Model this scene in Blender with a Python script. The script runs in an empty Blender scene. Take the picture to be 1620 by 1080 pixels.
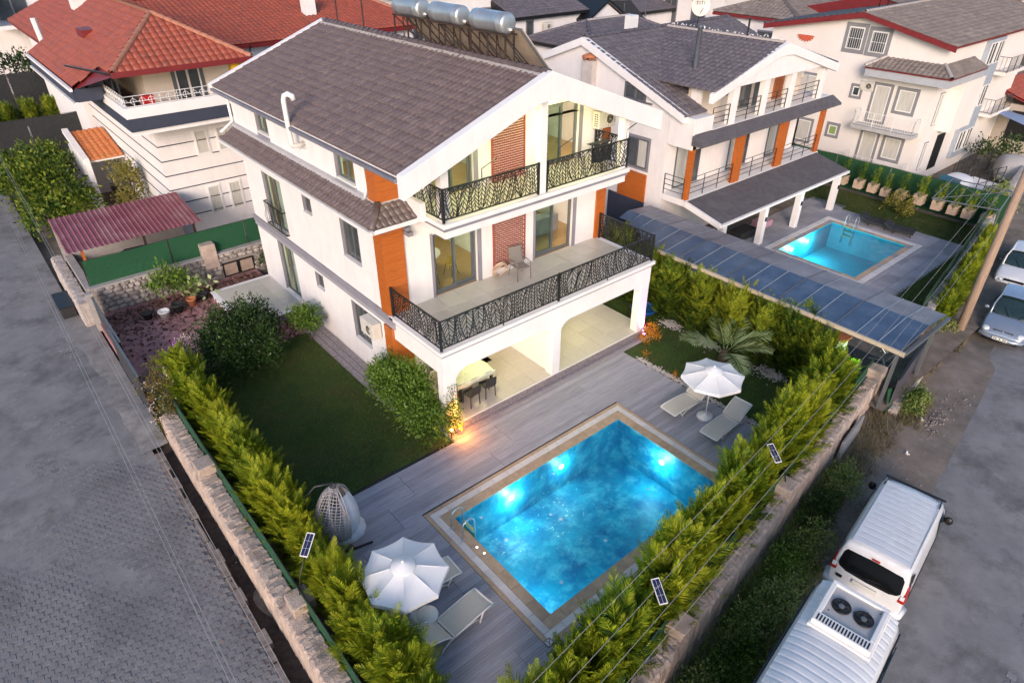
import bpy, bmesh, math, random
import numpy as np
from mathutils import Vector, Matrix
random.seed(7)
RNG = np.random.default_rng(7)
SC = bpy.context.scene
COL = SC.collection
R = math.radians
cam_d = bpy.data.cameras.new("camera")
cam_d.sensor_width = 36.0
cam_d.lens = 23.44
cam_d.clip_start = 0.1
cam_d.clip_end = 2000
cam = bpy.data.objects.new("camera", cam_d)
cam.location = (0, 0, 14)
cam.rotation_euler = (R(90 - 32.978), 0, R(-39.927))
COL.objects.link(cam)
SC.camera = cam
SUN_EL, SUN_ROT = R(19.0), R(226.0)
world = bpy.data.worlds.new("World")
SC.world = world
world.use_nodes = True
wt = world.node_tree
wt.nodes.clear()
sky = wt.nodes.new("ShaderNodeTexSky")
sky.sky_type = 'NISHITA'
sky.sun_disc = False
sky.sun_elevation = SUN_EL
sky.sun_rotation = SUN_ROT
sky.air_density = 1.0
sky.dust_density = 1.6
sky.ozone_density = 2.4
bg = wt.nodes.new("ShaderNodeBackground")
bg.inputs['Strength'].default_value = 0.135
wo = wt.nodes.new("ShaderNodeOutputWorld")
wt.links.new(sky.outputs[0], bg.inputs['Color'])
wt.links.new(bg.outputs[0], wo.inputs['Surface'])
sun_d = bpy.data.lights.new("sun", 'SUN')
sun_d.energy = 1.5
sun_d.angle = R(20)
sun_d.color = (1.0, 0.79, 0.69)
sun = bpy.data.objects.new("sun", sun_d)
sd = Vector((math.sin(SUN_ROT) * math.cos(SUN_EL), math.cos(SUN_ROT) * math.cos(SUN_EL), math.sin(SUN_EL)))
sun.rotation_euler = sd.to_track_quat('Z', 'Y').to_euler()
COL.objects.link(sun)
vs = SC.view_settings
vs.view_transform = 'Standard'
vs.look = 'None'
vs.exposure = 0.9
vs.gamma = 1.0
vs.use_curve_mapping = False
SC.cycles.max_bounces = 7
SC.cycles.transparent_max_bounces = 12
SC.cycles.sample_clamp_indirect = 4.0
SC.cycles.caustics_reflective = False
SC.cycles.caustics_refractive = False
SC.cycles.use_denoising = True
MATS = {}
def mat(name, c1, c2=None, rough=0.7, scale=3.0, detail=6.0, bump=0.0, bscale=None, metal=0.0,
  stretch=None, emit=None, estr=0.0, rnd=0.0, spec=0.5, contrast=1.0, trans=None, c3=None, c3scale=0.6, c3amt=0.35, c3stretch=None, isl=0.0):
 """Principled surface: two colours mixed by noise, optional large third-colour stains or patches, bump and per-object variation."""
 if name in MATS:
  return MATS[name]
 m = bpy.data.materials.new(name)
 m.use_nodes = True
 nt = m.node_tree
 N, L = nt.nodes, nt.links
 b = N['Principled BSDF']
 b.inputs['Roughness'].default_value = rough
 b.inputs['Metallic'].default_value = metal
 b.inputs['Specular IOR Level'].default_value = spec
 tc = N.new('ShaderNodeTexCoord')
 mp = N.new('ShaderNodeMapping')
 L.new(tc.outputs['Object'], mp.inputs['Vector'])
 if stretch:
  mp.inputs['Scale'].default_value = stretch
 col = None
 if c2 is None:
  rgb = N.new('ShaderNodeRGB')
  rgb.outputs[0].default_value = (*c1, 1)
  col = rgb.outputs[0]
 else:
  nz = N.new('ShaderNodeTexNoise')
  nz.inputs['Scale'].default_value = scale
  nz.inputs['Detail'].default_value = detail
  nz.inputs['Roughness'].default_value = 0.62
  L.new(mp.outputs[0], nz.inputs['Vector'])
  rp = N.new('ShaderNodeValToRGB')
  w = 0.2 / contrast
  rp.color_ramp.elements[0].position = 0.5 - w
  rp.color_ramp.elements[1].position = 0.5 + w
  rp.color_ramp.elements[0].color = (*c1, 1)
  rp.color_ramp.elements[1].color = (*c2, 1)
  L.new(nz.outputs[0], rp.inputs[0])
  col = rp.outputs[0]
 if c3 is not None:
  n3 = N.new('ShaderNodeTexNoise')
  n3.inputs['Scale'].default_value = c3scale
  n3.inputs['Detail'].default_value = 8
  n3.inputs['Roughness'].default_value = 0.7
  m3 = N.new('ShaderNodeMapping')
  if c3stretch: m3.inputs['Scale'].default_value = c3stretch
  L.new(tc.outputs['Object'], m3.inputs['Vector']); L.new(m3.outputs[0], n3.inputs['Vector'])
  r3 = N.new('ShaderNodeValToRGB')
  r3.color_ramp.elements[0].position = 0.48
  r3.color_ramp.elements[1].position = 0.66
  r3.color_ramp.elements[0].color = (0, 0, 0, 1)
  r3.color_ramp.elements[1].color = (c3amt, c3amt, c3amt, 1)
  L.new(n3.outputs[0], r3.inputs[0])
  mx = N.new('ShaderNodeMixRGB')
  L.new(r3.outputs[0], mx.inputs[0])
  L.new(col, mx.inputs[1])
  mx.inputs[2].default_value = (*c3, 1)
  col = mx.outputs[0]
 if isl:
  gi = N.new('ShaderNodeNewGeometry'); hi = N.new('ShaderNodeHueSaturation'); mi = N.new('ShaderNodeMapRange')
  mi.inputs['To Min'].default_value = 1 - isl; mi.inputs['To Max'].default_value = 1 + isl
  L.new(gi.outputs['Random Per Island'], mi.inputs['Value']); L.new(mi.outputs[0], hi.inputs['Value']); L.new(col, hi.inputs['Color']); col = hi.outputs[0]
 if rnd:
  oi = N.new('ShaderNodeObjectInfo')
  hs = N.new('ShaderNodeHueSaturation')
  mr = N.new('ShaderNodeMapRange')
  mr.inputs['To Min'].default_value = 1 - rnd
  mr.inputs['To Max'].default_value = 1 + rnd
  L.new(oi.outputs['Random'], mr.inputs['Value'])
  L.new(mr.outputs[0], hs.inputs['Value'])
  L.new(col, hs.inputs['Color'])
  col = hs.outputs[0]
 L.new(col, b.inputs['Base Color'])
 if bump:
  nb = N.new('ShaderNodeTexNoise')
  nb.inputs['Scale'].default_value = bscale or scale * 6
  nb.inputs['Detail'].default_value = 5
  L.new(mp.outputs[0], nb.inputs['Vector'])
  bp = N.new('ShaderNodeBump')
  bp.inputs['Strength'].default_value = bump
  bp.inputs['Distance'].default_value = 0.02
  L.new(nb.outputs[0], bp.inputs['Height'])
  L.new(bp.outputs[0], b.inputs['Normal'])
 if emit:
  b.inputs['Emission Color'].default_value = (*emit, 1)
  b.inputs['Emission Strength'].default_value = estr
 MATS[name] = m
 return m
def leafmat(name, c1, c2, c3=None, scale=1.2, trans=0.35, rough=0.55):
 """Leaves: colour varies in clumps and leaf by leaf, part of the light goes through."""
 if name in MATS:
  return MATS[name]
 m = bpy.data.materials.new(name)
 m.use_nodes = True
 nt = m.node_tree
 N, L = nt.nodes, nt.links
 N.clear()
 out = N.new('ShaderNodeOutputMaterial')
 tc = N.new('ShaderNodeTexCoord')
 nz = N.new('ShaderNodeTexNoise')
 nz.inputs['Scale'].default_value = scale
 nz.inputs['Detail'].default_value = 3
 L.new(tc.outputs['Object'], nz.inputs['Vector'])
 geo = N.new('ShaderNodeNewGeometry')
 oi = N.new('ShaderNodeObjectInfo')
 a1 = N.new('ShaderNodeMath'); a1.operation = 'MULTIPLY_ADD'
 L.new(geo.outputs['Random Per Island'], a1.inputs[0]); a1.inputs[1].default_value = 0.5
 L.new(nz.outputs[0], a1.inputs[2])
 a2 = N.new('ShaderNodeMath'); a2.operation = 'MULTIPLY_ADD'
 L.new(oi.outputs['Random'], a2.inputs[0]); a2.inputs[1].default_value = 0.34
 L.new(a1.outputs[0], a2.inputs[2])
 rp = N.new('ShaderNodeValToRGB')
 rp.color_ramp.elements[0].position = 0.55
 rp.color_ramp.elements[0].color = (*c1, 1)
 rp.color_ramp.elements[1].position = 1.15 if c3 is None else 0.85
 rp.color_ramp.elements[1].color = (*c2, 1)
 if c3 is not None:
  e = rp.color_ramp.elements.new(1.0); e.color = (*c3, 1)
 L.new(a2.outputs[0], rp.inputs[0])
 df = N.new('ShaderNodeBsdfPrincipled')
 df.inputs['Roughness'].default_value = rough
 df.inputs['Specular IOR Level'].default_value = 0.3
 tr = N.new('ShaderNodeBsdfTranslucent')
 L.new(rp.outputs[0], df.inputs['Base Color'])
 L.new(rp.outputs[0], tr.inputs['Color'])
 mx = N.new('ShaderNodeMixShader'); mx.inputs[0].default_value = trans
 L.new(df.outputs[0], mx.inputs[1]); L.new(tr.outputs[0], mx.inputs[2])
 L.new(mx.outputs[0], out.inputs['Surface'])
 MATS[name] = m
 return m
def glassmat(name, tint=(0.9, 0.95, 0.94), refl=1.0, rough=0.02):
 """Thin pane: clear with a Fresnel mirror on top."""
 if name in MATS:
  return MATS[name]
 m = bpy.data.materials.new(name)
 m.use_nodes = True
 nt = m.node_tree
 N, L = nt.nodes, nt.links
 N.clear()
 out = N.new('ShaderNodeOutputMaterial')
 t = N.new('ShaderNodeBsdfTransparent'); t.inputs[0].default_value = (*tint, 1)
 g = N.new('ShaderNodeBsdfGlossy'); g.inputs['Roughness'].default_value = rough
 f = N.new('ShaderNodeFresnel'); f.inputs[0].default_value = 1.5
 mu = N.new('ShaderNodeMath'); mu.operation = 'MULTIPLY'; mu.inputs[1].default_value = refl
 bf = N.new('ShaderNodeNewGeometry')
 iv = N.new('ShaderNodeMath'); iv.operation = 'SUBTRACT'; iv.inputs[0].default_value = 1.0
 L.new(bf.outputs['Backfacing'], iv.inputs[1])
 L.new(f.outputs[0], mu.inputs[0])
 m2 = N.new('ShaderNodeMath'); m2.operation = 'MULTIPLY'
 L.new(mu.outputs[0], m2.inputs[0]); L.new(iv.outputs[0], m2.inputs[1]); mu = m2
 mx = N.new('ShaderNodeMixShader')
 L.new(mu.outputs[0], mx.inputs[0]); L.new(t.outputs[0], mx.inputs[1]); L.new(g.outputs[0], mx.inputs[2])
 L.new(mx.outputs[0], out.inputs['Surface'])
 MATS[name] = m
 return m
class MB:
 """Collects faces; build() links them as one mesh object."""
 def __init__(s):
  s.v = []; s.f = []; s.m = []; s.sm = []
  s.cur = 0; s.smooth = False
 def face(s, idx):
  s.f.append(tuple(idx)); s.m.append(s.cur); s.sm.append(s.smooth)
 def poly(s, pts):
  n = len(s.v)
  s.v += [tuple(p) for p in pts]
  s.face(range(n, n + len(pts)))
 def box(s, x0, y0, z0, x1, y1, z1):
  x0, x1 = min(x0, x1), max(x0, x1); y0, y1 = min(y0, y1), max(y0, y1); z0, z1 = min(z0, z1), max(z0, z1)
  n = len(s.v)
  s.v += [(x0, y0, z0), (x1, y0, z0), (x1, y1, z0), (x0, y1, z0), (x0, y0, z1), (x1, y0, z1), (x1, y1, z1), (x0, y1, z1)]
  for q in ((3, 2, 1, 0), (4, 5, 6, 7), (0, 1, 5, 4), (1, 2, 6, 5), (2, 3, 7, 6), (3, 0, 4, 7)):
   s.face([n + i for i in q])
  return s
 def obox(s, c, ux, uy, uz, hx, hy, hz):
  c, ux, uy, uz = Vector(c), Vector(ux).normalized(), Vector(uy).normalized(), Vector(uz).normalized()
  n = len(s.v)
  for sz in (-1, 1):
   for sx, sy in ((-1, -1), (1, -1), (1, 1), (-1, 1)):
    s.v.append(tuple(c + ux * hx * sx + uy * hy * sy + uz * hz * sz))
  for q in ((3, 2, 1, 0), (4, 5, 6, 7), (0, 1, 5, 4), (1, 2, 6, 5), (2, 3, 7, 6), (3, 0, 4, 7)):
   s.face([n + i for i in q])
  return s
 def bar(s, p0, p1, w, h=None, up=(0, 0, 1)):
  p0, p1 = Vector(p0), Vector(p1)
  d = p1 - p0
  L = d.length
  if L < 1e-6:
   return s
  d.normalize()
  up = Vector(up)
  if abs(d.dot(up)) > 0.98:
   up = Vector((1, 0, 0))
  side = d.cross(up).normalized()
  u2 = side.cross(d)
  return s.obox((p0 + p1) / 2, d, side, u2, L / 2, w / 2, (h or w) / 2)
 def prism(s, pts, vec):
  """Polygon pts (3-D, planar) extruded along vec."""
  n = len(s.v); k = len(pts)
  vec = Vector(vec)
  s.v += [tuple(p) for p in pts] + [tuple(Vector(p) + vec) for p in pts]
  s.face(list(range(n, n + k))[::-1])
  s.face(range(n + k, n + 2 * k))
  for i in range(k):
   j = (i + 1) % k
   s.face((n + i, n + j, n + k + j, n + k + i))
  return s
 def tube(s, path, r, n=8, cap=True):
  path = [Vector(p) for p in path]
  rs = r if isinstance(r, (list, tuple)) else [r] * len(path)
  base = len(s.v)
  prev = None
  for i, p in enumerate(path):
   d = (path[min(i + 1, len(path) - 1)] - path[max(i - 1, 0)]).normalized()
   if prev is None:
    a = Vector((0, 0, 1)) if abs(d.z) < 0.9 else Vector((1, 0, 0))
    side = d.cross(a).normalized()
   else:
    side = (prev - d * prev.dot(d)).normalized()
   prev = side
   up = side.cross(d)
   for k in range(n):
    t = 2 * math.pi * k / n
    s.v.append(tuple(p + side * math.cos(t) * rs[i] + up * math.sin(t) * rs[i]))
  for i in range(len(path) - 1):
   for k in range(n):
    k2 = (k + 1) % n
    s.face((base + i * n + k, base + (i + 1) * n + k, base + (i + 1) * n + k2, base + i * n + k2))
  if cap:
   s.face([base + k for k in range(n)])
   s.face([base + (len(path) - 1) * n + k for k in range(n)][::-1])
  return s
 def lathe(s, c, prof, n=16, axis=(0, 0, 1)):
  """prof: list of (radius, height along axis) from c."""
  c = Vector(c); ax = Vector(axis).normalized()
  a = Vector((1, 0, 0)) if abs(ax.x) < 0.9 else Vector((0, 1, 0))
  u = ax.cross(a).normalized(); w = ax.cross(u)
  base = len(s.v)
  for r, h in prof:
   for k in range(n):
    t = 2 * math.pi * k / n
    s.v.append(tuple(c + ax * h + (u * math.cos(t) + w * math.sin(t)) * max(r, 1e-4)))
  for i in range(len(prof) - 1):
   for k in range(n):
    k2 = (k + 1) % n
    s.face((base + i * n + k, base + i * n + k2, base + (i + 1) * n + k2, base + (i + 1) * n + k))
  s.face([base + k for k in range(n)][::-1])
  s.face([base + (len(prof) - 1) * n + k for k in range(n)])
  return s
 def sphere(s, c, r, n=8, m=6, sc=(1, 1, 1)):
  prof = [(math.sin(math.pi * i / m), -math.cos(math.pi * i / m)) for i in range(m + 1)]
  base = len(s.v)
  s.lathe((0, 0, 0), [(a * r, b * r) for a, b in prof], n)
  for i in range(base, len(s.v)):
   x, y, z = s.v[i]
   s.v[i] = (c[0] + x * sc[0], c[1] + y * sc[1], c[2] + z * sc[2])
  return s
 def grid(s, fn, nu, nv):
  """fn(u, v) -> point for u, v in 0..1."""
  base = len(s.v)
  for j in range(nv + 1):
   for i in range(nu + 1):
    s.v.append(tuple(fn(i / nu, j / nv)))
  for j in range(nv):
   for i in range(nu):
    a = base + j * (nu + 1) + i
    s.face((a, a + 1, a + nu + 2, a + nu + 1))
  return s
 def build(s, name, mats, parent=None, bevel=0.0, label=None):
  if not isinstance(mats, (list, tuple)):
   mats = [mats]
  me = bpy.data.meshes.new(name)
  off = Vector((0, 0, 0))
  p = parent
  while p is not None:
   off += p.location
   p = p.parent
  vv = [(x - off.x, y - off.y, z - off.z) for x, y, z in s.v] if off.length else s.v
  me.from_pydata(vv, [], s.f)
  for m in mats:
   me.materials.append(m)
  if len(mats) > 1:
   me.polygons.foreach_set('material_index', s.m)
  if any(s.sm):
   me.polygons.foreach_set('use_smooth', s.sm)
  me.update()
  o = bpy.data.objects.new(name, me)
  COL.objects.link(o)
  if parent is not None:
   o.parent = parent
  if bevel:
   bv = o.modifiers.new('bevel', 'BEVEL')
   bv.width = bevel; bv.segments = 2; bv.limit_method = 'ANGLE'
  if label:
   o['label'] = label
  return o
def npmesh(name, V, F, mats, parent=None, smooth=False):
 """Mesh from numpy arrays (faces all of one size)."""
 me = bpy.data.meshes.new(name)
 V = np.asarray(V, dtype=np.float32).reshape(-1, 3)
 F = np.asarray(F, dtype=np.int32)
 off = Vector((0, 0, 0)); p = parent
 while p is not None:
  off += p.location; p = p.parent
 V = V - np.array(off, dtype=np.float32)
 nf, k = F.shape
 me.vertices.add(len(V)); me.vertices.foreach_set('co', V.ravel())
 me.loops.add(nf * k); me.loops.foreach_set('vertex_index', F.ravel())
 me.polygons.add(nf)
 me.polygons.foreach_set('loop_start', np.arange(0, nf * k, k, dtype=np.int32))
 me.polygons.foreach_set('loop_total', np.full(nf, k, dtype=np.int32))
 if smooth:
  me.polygons.foreach_set('use_smooth', np.ones(nf, dtype=bool))
 for m in (mats if isinstance(mats, (list, tuple)) else [mats]):
  me.materials.append(m)
 me.update(calc_edges=True)
 o = bpy.data.objects.new(name, me)
 COL.objects.link(o)
 if parent is not None:
  o.parent = parent
 return o
def tag(o, label=None, cat=None, group=None, kind=None):
 if label: o['label'] = label
 if cat: o['category'] = cat
 if group: o['group'] = group
 if kind: o['kind'] = kind
 return o
def thing(name, label, cat, loc=(0, 0, 0), group=None):
 o = bpy.data.objects.new(name, None)
 o.empty_display_size = 0.2
 o.location = loc
 COL.objects.link(o)
 return tag(o, label, cat, group)
ORD = "first second third fourth fifth sixth seventh eighth ninth tenth eleventh twelfth thirteenth fourteenth fifteenth sixteenth seventeenth eighteenth nineteenth twentieth twenty-first twenty-second twenty-third twenty-fourth twenty-fifth twenty-sixth".split()
def struct(o):
 o['kind'] = 'structure'
 return o
def stuff(o):
 o['kind'] = 'stuff'
 return o
def dup(o, loc=None, rz=None, label=None, group=None, scale=None, parent=None):
 c = o.copy()
 COL.objects.link(c)
 if parent is not None:
  c.parent = parent
 for ch in list(o.children):
  dup(ch, parent=c)
 if loc is not None: c.location = loc
 if rz is not None: c.rotation_euler = (0, 0, rz)
 if scale is not None: c.scale = (scale,) * 3 if not isinstance(scale, (list, tuple)) else scale
 if label: c['label'] = label
 if group: c['group'] = group
 return c
def instance(name, mesh_obj, loc, rz=0.0, scale=None, parent=None):
 """Another object that shares the mesh of mesh_obj (a like piece)."""
 o = bpy.data.objects.new(name, mesh_obj.data)
 COL.objects.link(o)
 if parent is not None:
  o.parent = parent
  loc = Vector(loc) - parent.location
 o.location = loc
 o.rotation_euler = (0, 0, rz)
 if scale: o.scale = scale
 return o
def wall(mb, axis, c0, c1, u0, u1, z0, z1, holes=()):
 """Upright wall slab between c0 and c1 on `axis` ('x' or 'y'), spanning u0..u1 and z0..z1, with rectangular holes (u0,u1,z0,z1)."""
 us = sorted({u0, u1, *[h[0] for h in holes], *[h[1] for h in holes]})
 zs = sorted({z0, z1, *[h[2] for h in holes], *[h[3] for h in holes]})
 us = [u for u in us if u0 <= u <= u1]; zs = [z for z in zs if z0 <= z <= z1]
 P = (lambda c, u, z: (c, u, z)) if axis == 'x' else (lambda c, u, z: (u, c, z))
 def inhole(u, z):
  return any(h[0] < u < h[1] and h[2] < z < h[3] for h in holes)
 for i in range(len(us) - 1):
  for j in range(len(zs) - 1):
   if inhole((us[i] + us[i + 1]) / 2, (zs[j] + zs[j + 1]) / 2):
    continue
   for c in (c0, c1):
    mb.poly([P(c, us[i], zs[j]), P(c, us[i + 1], zs[j]), P(c, us[i + 1], zs[j + 1]), P(c, us[i], zs[j + 1])])
 def rim(a0, a1, b0, b1):
  for (p, q) in (((a0, b0), (a1, b0)), ((a1, b0), (a1, b1)), ((a1, b1), (a0, b1)), ((a0, b1), (a0, b0))):
   mb.poly([P(c0, *p), P(c0, *q), P(c1, *q), P(c1, *p)])
 rim(u0, u1, z0, z1)
 for h in holes:
  rim(max(h[0], u0), min(h[1], u1), max(h[2], z0), min(h[3], z1))
 return mb
def inpoly(x, y, poly):
 ins = np.zeros(x.shape, bool)
 n = len(poly)
 j = n - 1
 for i in range(n):
  xi, yi = poly[i]; xj, yj = poly[j]
  c = ((yi > y) != (yj > y)) & (x < (xj - xi) * (y - yi) / (yj - yi + 1e-12) + xi)
  ins ^= c
  j = i
 return ins
def tile_slope(name, P0, U, V, poly, m, parent, tw=0.24, tl=0.36, k=6, amp=0.055, step=0.022, lift=0.03):
 """Rows of curved tiles over the polygon poly (in U, V coordinates from P0); V runs up the slope."""
 P0, U, V = np.array(P0, float), np.array(U, float), np.array(V, float)
 U /= np.linalg.norm(U); V /= np.linalg.norm(V)
 Nn = np.cross(U, V)
 if Nn[2] < 0: Nn = -Nn
 px = [p[0] for p in poly]; py = [p[1] for p in poly]
 u0, u1, v0, v1 = min(px), max(px), min(py), max(py)
 du = tw / k
 nt = max(1, int(math.ceil((u1 - u0) / tw))); nv = max(1, int(math.ceil((v1 - v0) / tl)))
 wv = amp * np.minimum(1.0, np.abs(np.sin(np.pi * np.arange(k + 1) / k)) * 1.5)[None, :, None]
 tu = np.minimum(u0 + (np.arange(nt)[:, None] * k + np.arange(k + 1)[None]) * du, u1)
 UU = P0 + tu[..., None] * U
 uc = (tu[:, :-1] + tu[:, 1:]) / 2
 Vt, Ft = [], []
 n0 = 0
 for j in range(nv):
  va, vb = v0 + j * tl, min(v0 + (j + 1) * tl + 0.02, v1)
  ok = inpoly(uc, np.full(uc.shape, (va + vb) / 2), poly) & (tu[:, 1:] - tu[:, :-1] > 1e-4)
  if not ok.any(): continue
  jit = RNG.normal(0, .0035, (nt, 1, 1)) + RNG.normal(0, .006, (nt, 1, 1)) * (RNG.random((nt, 1, 1)) < .12)
  lo = UU + (va + RNG.normal(0, .006, (nt, 1, 1))) * V + (lift + step + wv + jit) * Nn
  hi = UU + vb * V + (lift + wv * 0.9 + jit) * Nn
  un = UU + va * V + (lift - 0.01) * Nn
  Vt.append(np.stack([lo, hi, un], 1).reshape(-1, 3))
  t_, i_ = np.nonzero(ok)
  b_ = n0 + t_ * 3 * (k + 1)
  Ft.append(np.stack([b_ + i_, b_ + i_ + 1, b_ + k + 1 + i_ + 1, b_ + k + 1 + i_], 1))
  Ft.append(np.stack([b_ + 2 * (k + 1) + i_, b_ + 2 * (k + 1) + i_ + 1, b_ + i_ + 1, b_ + i_], 1))
  n0 += nt * 3 * (k + 1)
 o = npmesh(name, np.concatenate(Vt), np.concatenate(Ft), m, parent, smooth=False)
 return stuff(o)
def ridge_tiles(name, p0, p1, m, parent, r=0.11, L=0.34):
 """Half-round cap tiles along a ridge or hip, each overlapping the next."""
 p0, p1 = Vector(p0), Vector(p1)
 d = p1 - p0; n = max(1, int(d.length / L)); d.normalize()
 side = d.cross(Vector((0, 0, 1))).normalized(); up = side.cross(d)
 mb = MB()
 st = (p1 - p0).length / n
 for i in range(n):
  a, b = p0 + d * st * i, p0 + d * (st * (i + 1) + 0.03)
  base = len(mb.v)
  for q, rr in ((a, r * 1.12), (b, r * 0.92)):
   for t in range(7):
    an = math.pi * t / 6
    mb.v.append(tuple(q + side * math.cos(an) * rr + up * (math.sin(an) * rr)))
  for t in range(6):
   mb.face((base + t, base + t + 1, base + 8 + t, base + 7 + t))
 return stuff(mb.build(name, m, parent))
M_white = mat("white_render", (0.74, 0.70, 0.69), (0.80, 0.765, 0.75), rough=0.85, scale=1.6, bump=0.15, bscale=60, c3=(0.54, 0.50, 0.47), c3scale=0.8, c3amt=0.2, c3stretch=(2.6, 2.6, .4))
M_trim = mat("white_trim", (0.76, 0.73, 0.72), (0.81, 0.78, 0.77), rough=0.7, scale=2, bump=0.08, bscale=40, c3=(0.54, 0.5, 0.47), c3scale=1.0, c3amt=0.18, c3stretch=(2, 2, .6))
M_grey = mat("grey_trim_paint", (0.21, 0.2, 0.235), (0.26, 0.25, 0.285), rough=0.75, scale=2)
M_wood = mat("orange_cladding", (0.36, 0.085, 0.012), (0.50, 0.14, 0.025), rough=0.45, scale=5, stretch=(0.5, 0.5, 5), bump=0.1, bscale=8)
M_tile = mat("dark_roof_tile", (0.085, 0.058, 0.056), (0.145, 0.105, 0.10), rough=0.42, scale=14, c3=(0.20, 0.16, 0.15), c3scale=3, c3amt=0.4, isl=.1)
M_ridge = mat("pale_ridge_mortar", (0.36, 0.31, 0.29), (0.5, 0.45, 0.42), rough=0.9, scale=9)
M_metal = mat("black_metal", (0.012, 0.013, 0.014), (0.022, 0.022, 0.022), rough=0.42, scale=6)
M_alu = mat("grey_aluminium", (0.13, 0.14, 0.15), (0.16, 0.17, 0.18), rough=0.4, scale=6, metal=0.3)
M_steel = mat("galvanised_steel", (0.42, 0.45, 0.48), (0.55, 0.58, 0.6), rough=0.38, scale=3, metal=0.75)
M_rust = mat("rusty_steel", (0.028, 0.016, 0.014), (0.055, 0.03, 0.024), rough=0.8, scale=8)
M_brick = mat("red_brick", (0.19, 0.038, 0.026), (0.27, 0.062, 0.042), rough=0.75, scale=12, rnd=0.14, bump=0.2, bscale=40)
M_mortar = mat("pale_mortar", (0.62, 0.50, 0.42), (0.72, 0.60, 0.52), rough=0.9, scale=10)
M_stonefloor = mat("travertine_floor", (0.46, 0.43, 0.37), (0.58, 0.55, 0.49), rough=0.32, scale=1.3, detail=8, rnd=0.05, c3=(0.36, 0.33, 0.28), c3scale=2.2, c3amt=0.4)
M_deck = mat("weathered_deck", (0.29, 0.285, 0.325), (0.46, 0.455, 0.505), rough=0.6, scale=2.6, stretch=(0.5, 12, 1), rnd=0.13, bump=0.35, bscale=6, c3=(0.46, 0.44, 0.46), c3scale=0.9, c3amt=0.4)
M_sand = mat("sand_coping", (0.43, 0.30, 0.195), (0.54, 0.395, 0.265), rough=0.75, scale=6, rnd=0.08, c3=(0.28, 0.21, 0.15), c3scale=2.5, c3amt=0.4, bump=0.1)
M_marble = mat("white_coping", (0.60, 0.56, 0.54), (0.70, 0.66, 0.64), rough=0.5, scale=4, rnd=0.06, c3=(0.46, 0.42, 0.4), c3scale=3, c3amt=0.4)
M_apron = mat('worn_cement', (0.19, 0.18, 0.178), (0.285, 0.27, 0.262), rough=0.9, scale=2.2, detail=12, bump=0.3, c3=(0.12, 0.11, 0.105), c3scale=1.6, c3amt=0.6)
M_lawn = mat("lawn_soil", (0.024, 0.055, 0.009), (0.048, 0.088, 0.015), rough=0.95, scale=2.5, c3=(0.075, 0.06, 0.022), c3scale=0.7, c3amt=0.7)
M_blade = leafmat("grass_blade", (0.02, 0.062, 0.008), (0.065, 0.135, 0.016), (0.12, 0.16, 0.035), scale=0.8, trans=0.25)
M_cyp = leafmat("golden_cypress", (0.045, 0.10, 0.008), (0.20, 0.28, 0.014), (0.38, 0.40, 0.025), scale=2.2, trans=0.4)
M_cypd = leafmat("green_cypress", (0.016, 0.05, 0.008), (0.10, 0.17, 0.014), (0.30, 0.33, 0.024), scale=1.6, trans=0.3)
M_leaf = leafmat("dark_glossy_leaf", (0.010, 0.026, 0.008), (0.028, 0.062, 0.014), (0.055, 0.10, 0.02), scale=1.5, trans=0.2, rough=0.4)
M_leafb = leafmat("bright_green_leaf", (0.022, 0.062, 0.009), (0.08, 0.16, 0.018), (0.16, 0.25, 0.04), scale=1.6, trans=0.3, rough=0.4)
M_weed = leafmat("weed_leaf", (0.07, 0.13, 0.025), (0.18, 0.26, 0.05), (0.32, 0.34, 0.12), scale=1.2, trans=0.3)
M_bark = mat("bark", (0.06, 0.04, 0.03), (0.11, 0.08, 0.06), rough=0.95, scale=12, bump=0.4)
M_stone = mat("rubble_stone", (0.26, 0.22, 0.20), (0.42, 0.37, 0.34), rough=0.9, scale=5, rnd=0.3, bump=0.5, bscale=18)
M_wallstone = mat("rough_beige_wall", (0.34, 0.26, 0.215), (0.56, 0.445, 0.38), rough=0.95, scale=7, detail=12, bump=1.0, bscale=24, c3=(0.20, 0.145, 0.12), c3scale=3.5, c3amt=0.7)
M_concrete = mat("concrete", (0.28, 0.26, 0.25), (0.40, 0.37, 0.36), rough=0.9, scale=2.5, detail=10, bump=0.3, c3=(0.18, 0.16, 0.15), c3scale=1.2, c3amt=0.5)
M_road = mat("dusty_road", (0.18, 0.172, 0.174), (0.26, 0.25, 0.25), rough=0.88, scale=1.4, detail=10, bump=0.35, bscale=30, c3=(0.09, 0.082, 0.08), c3scale=0.8, c3amt=0.75)
M_paver = mat("concrete_paver", (0.175, 0.168, 0.172), (0.26, 0.25, 0.252), rough=0.85, scale=7, detail=8, rnd=0.13, bump=0.3, bscale=40, c3=(0.12, 0.112, 0.115), c3scale=0.5, c3amt=0.6)
M_soil = mat("dry_soil", (0.13, 0.10, 0.078), (0.24, 0.195, 0.16), rough=0.95, scale=1.8, detail=10, bump=0.6, bscale=20, c3=(0.06, 0.055, 0.04), c3scale=0.7, c3amt=0.6)
M_greenmesh = mat("green_fence_mesh", (0.006, 0.055, 0.022), (0.012, 0.085, 0.035), rough=0.9, scale=12, bump=0.5, bscale=90)
M_pebble = mat("white_pebble", (0.42, 0.38, 0.36), (0.62, 0.57, 0.54), rough=0.8, scale=30)
M_pink = mat("pink_yard_paving", (0.34, 0.165, 0.165), (0.44, 0.235, 0.235), rough=0.85, scale=1.5, detail=9, bump=0.2, c3=(0.15, 0.075, 0.07), c3scale=0.7, c3amt=0.8)
M_mulch = leafmat("dry_leaf", (0.035, 0.012, 0.008), (0.12, 0.045, 0.028), (0.26, 0.16, 0.12), scale=3, trans=0.1, rough=0.9)
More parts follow.
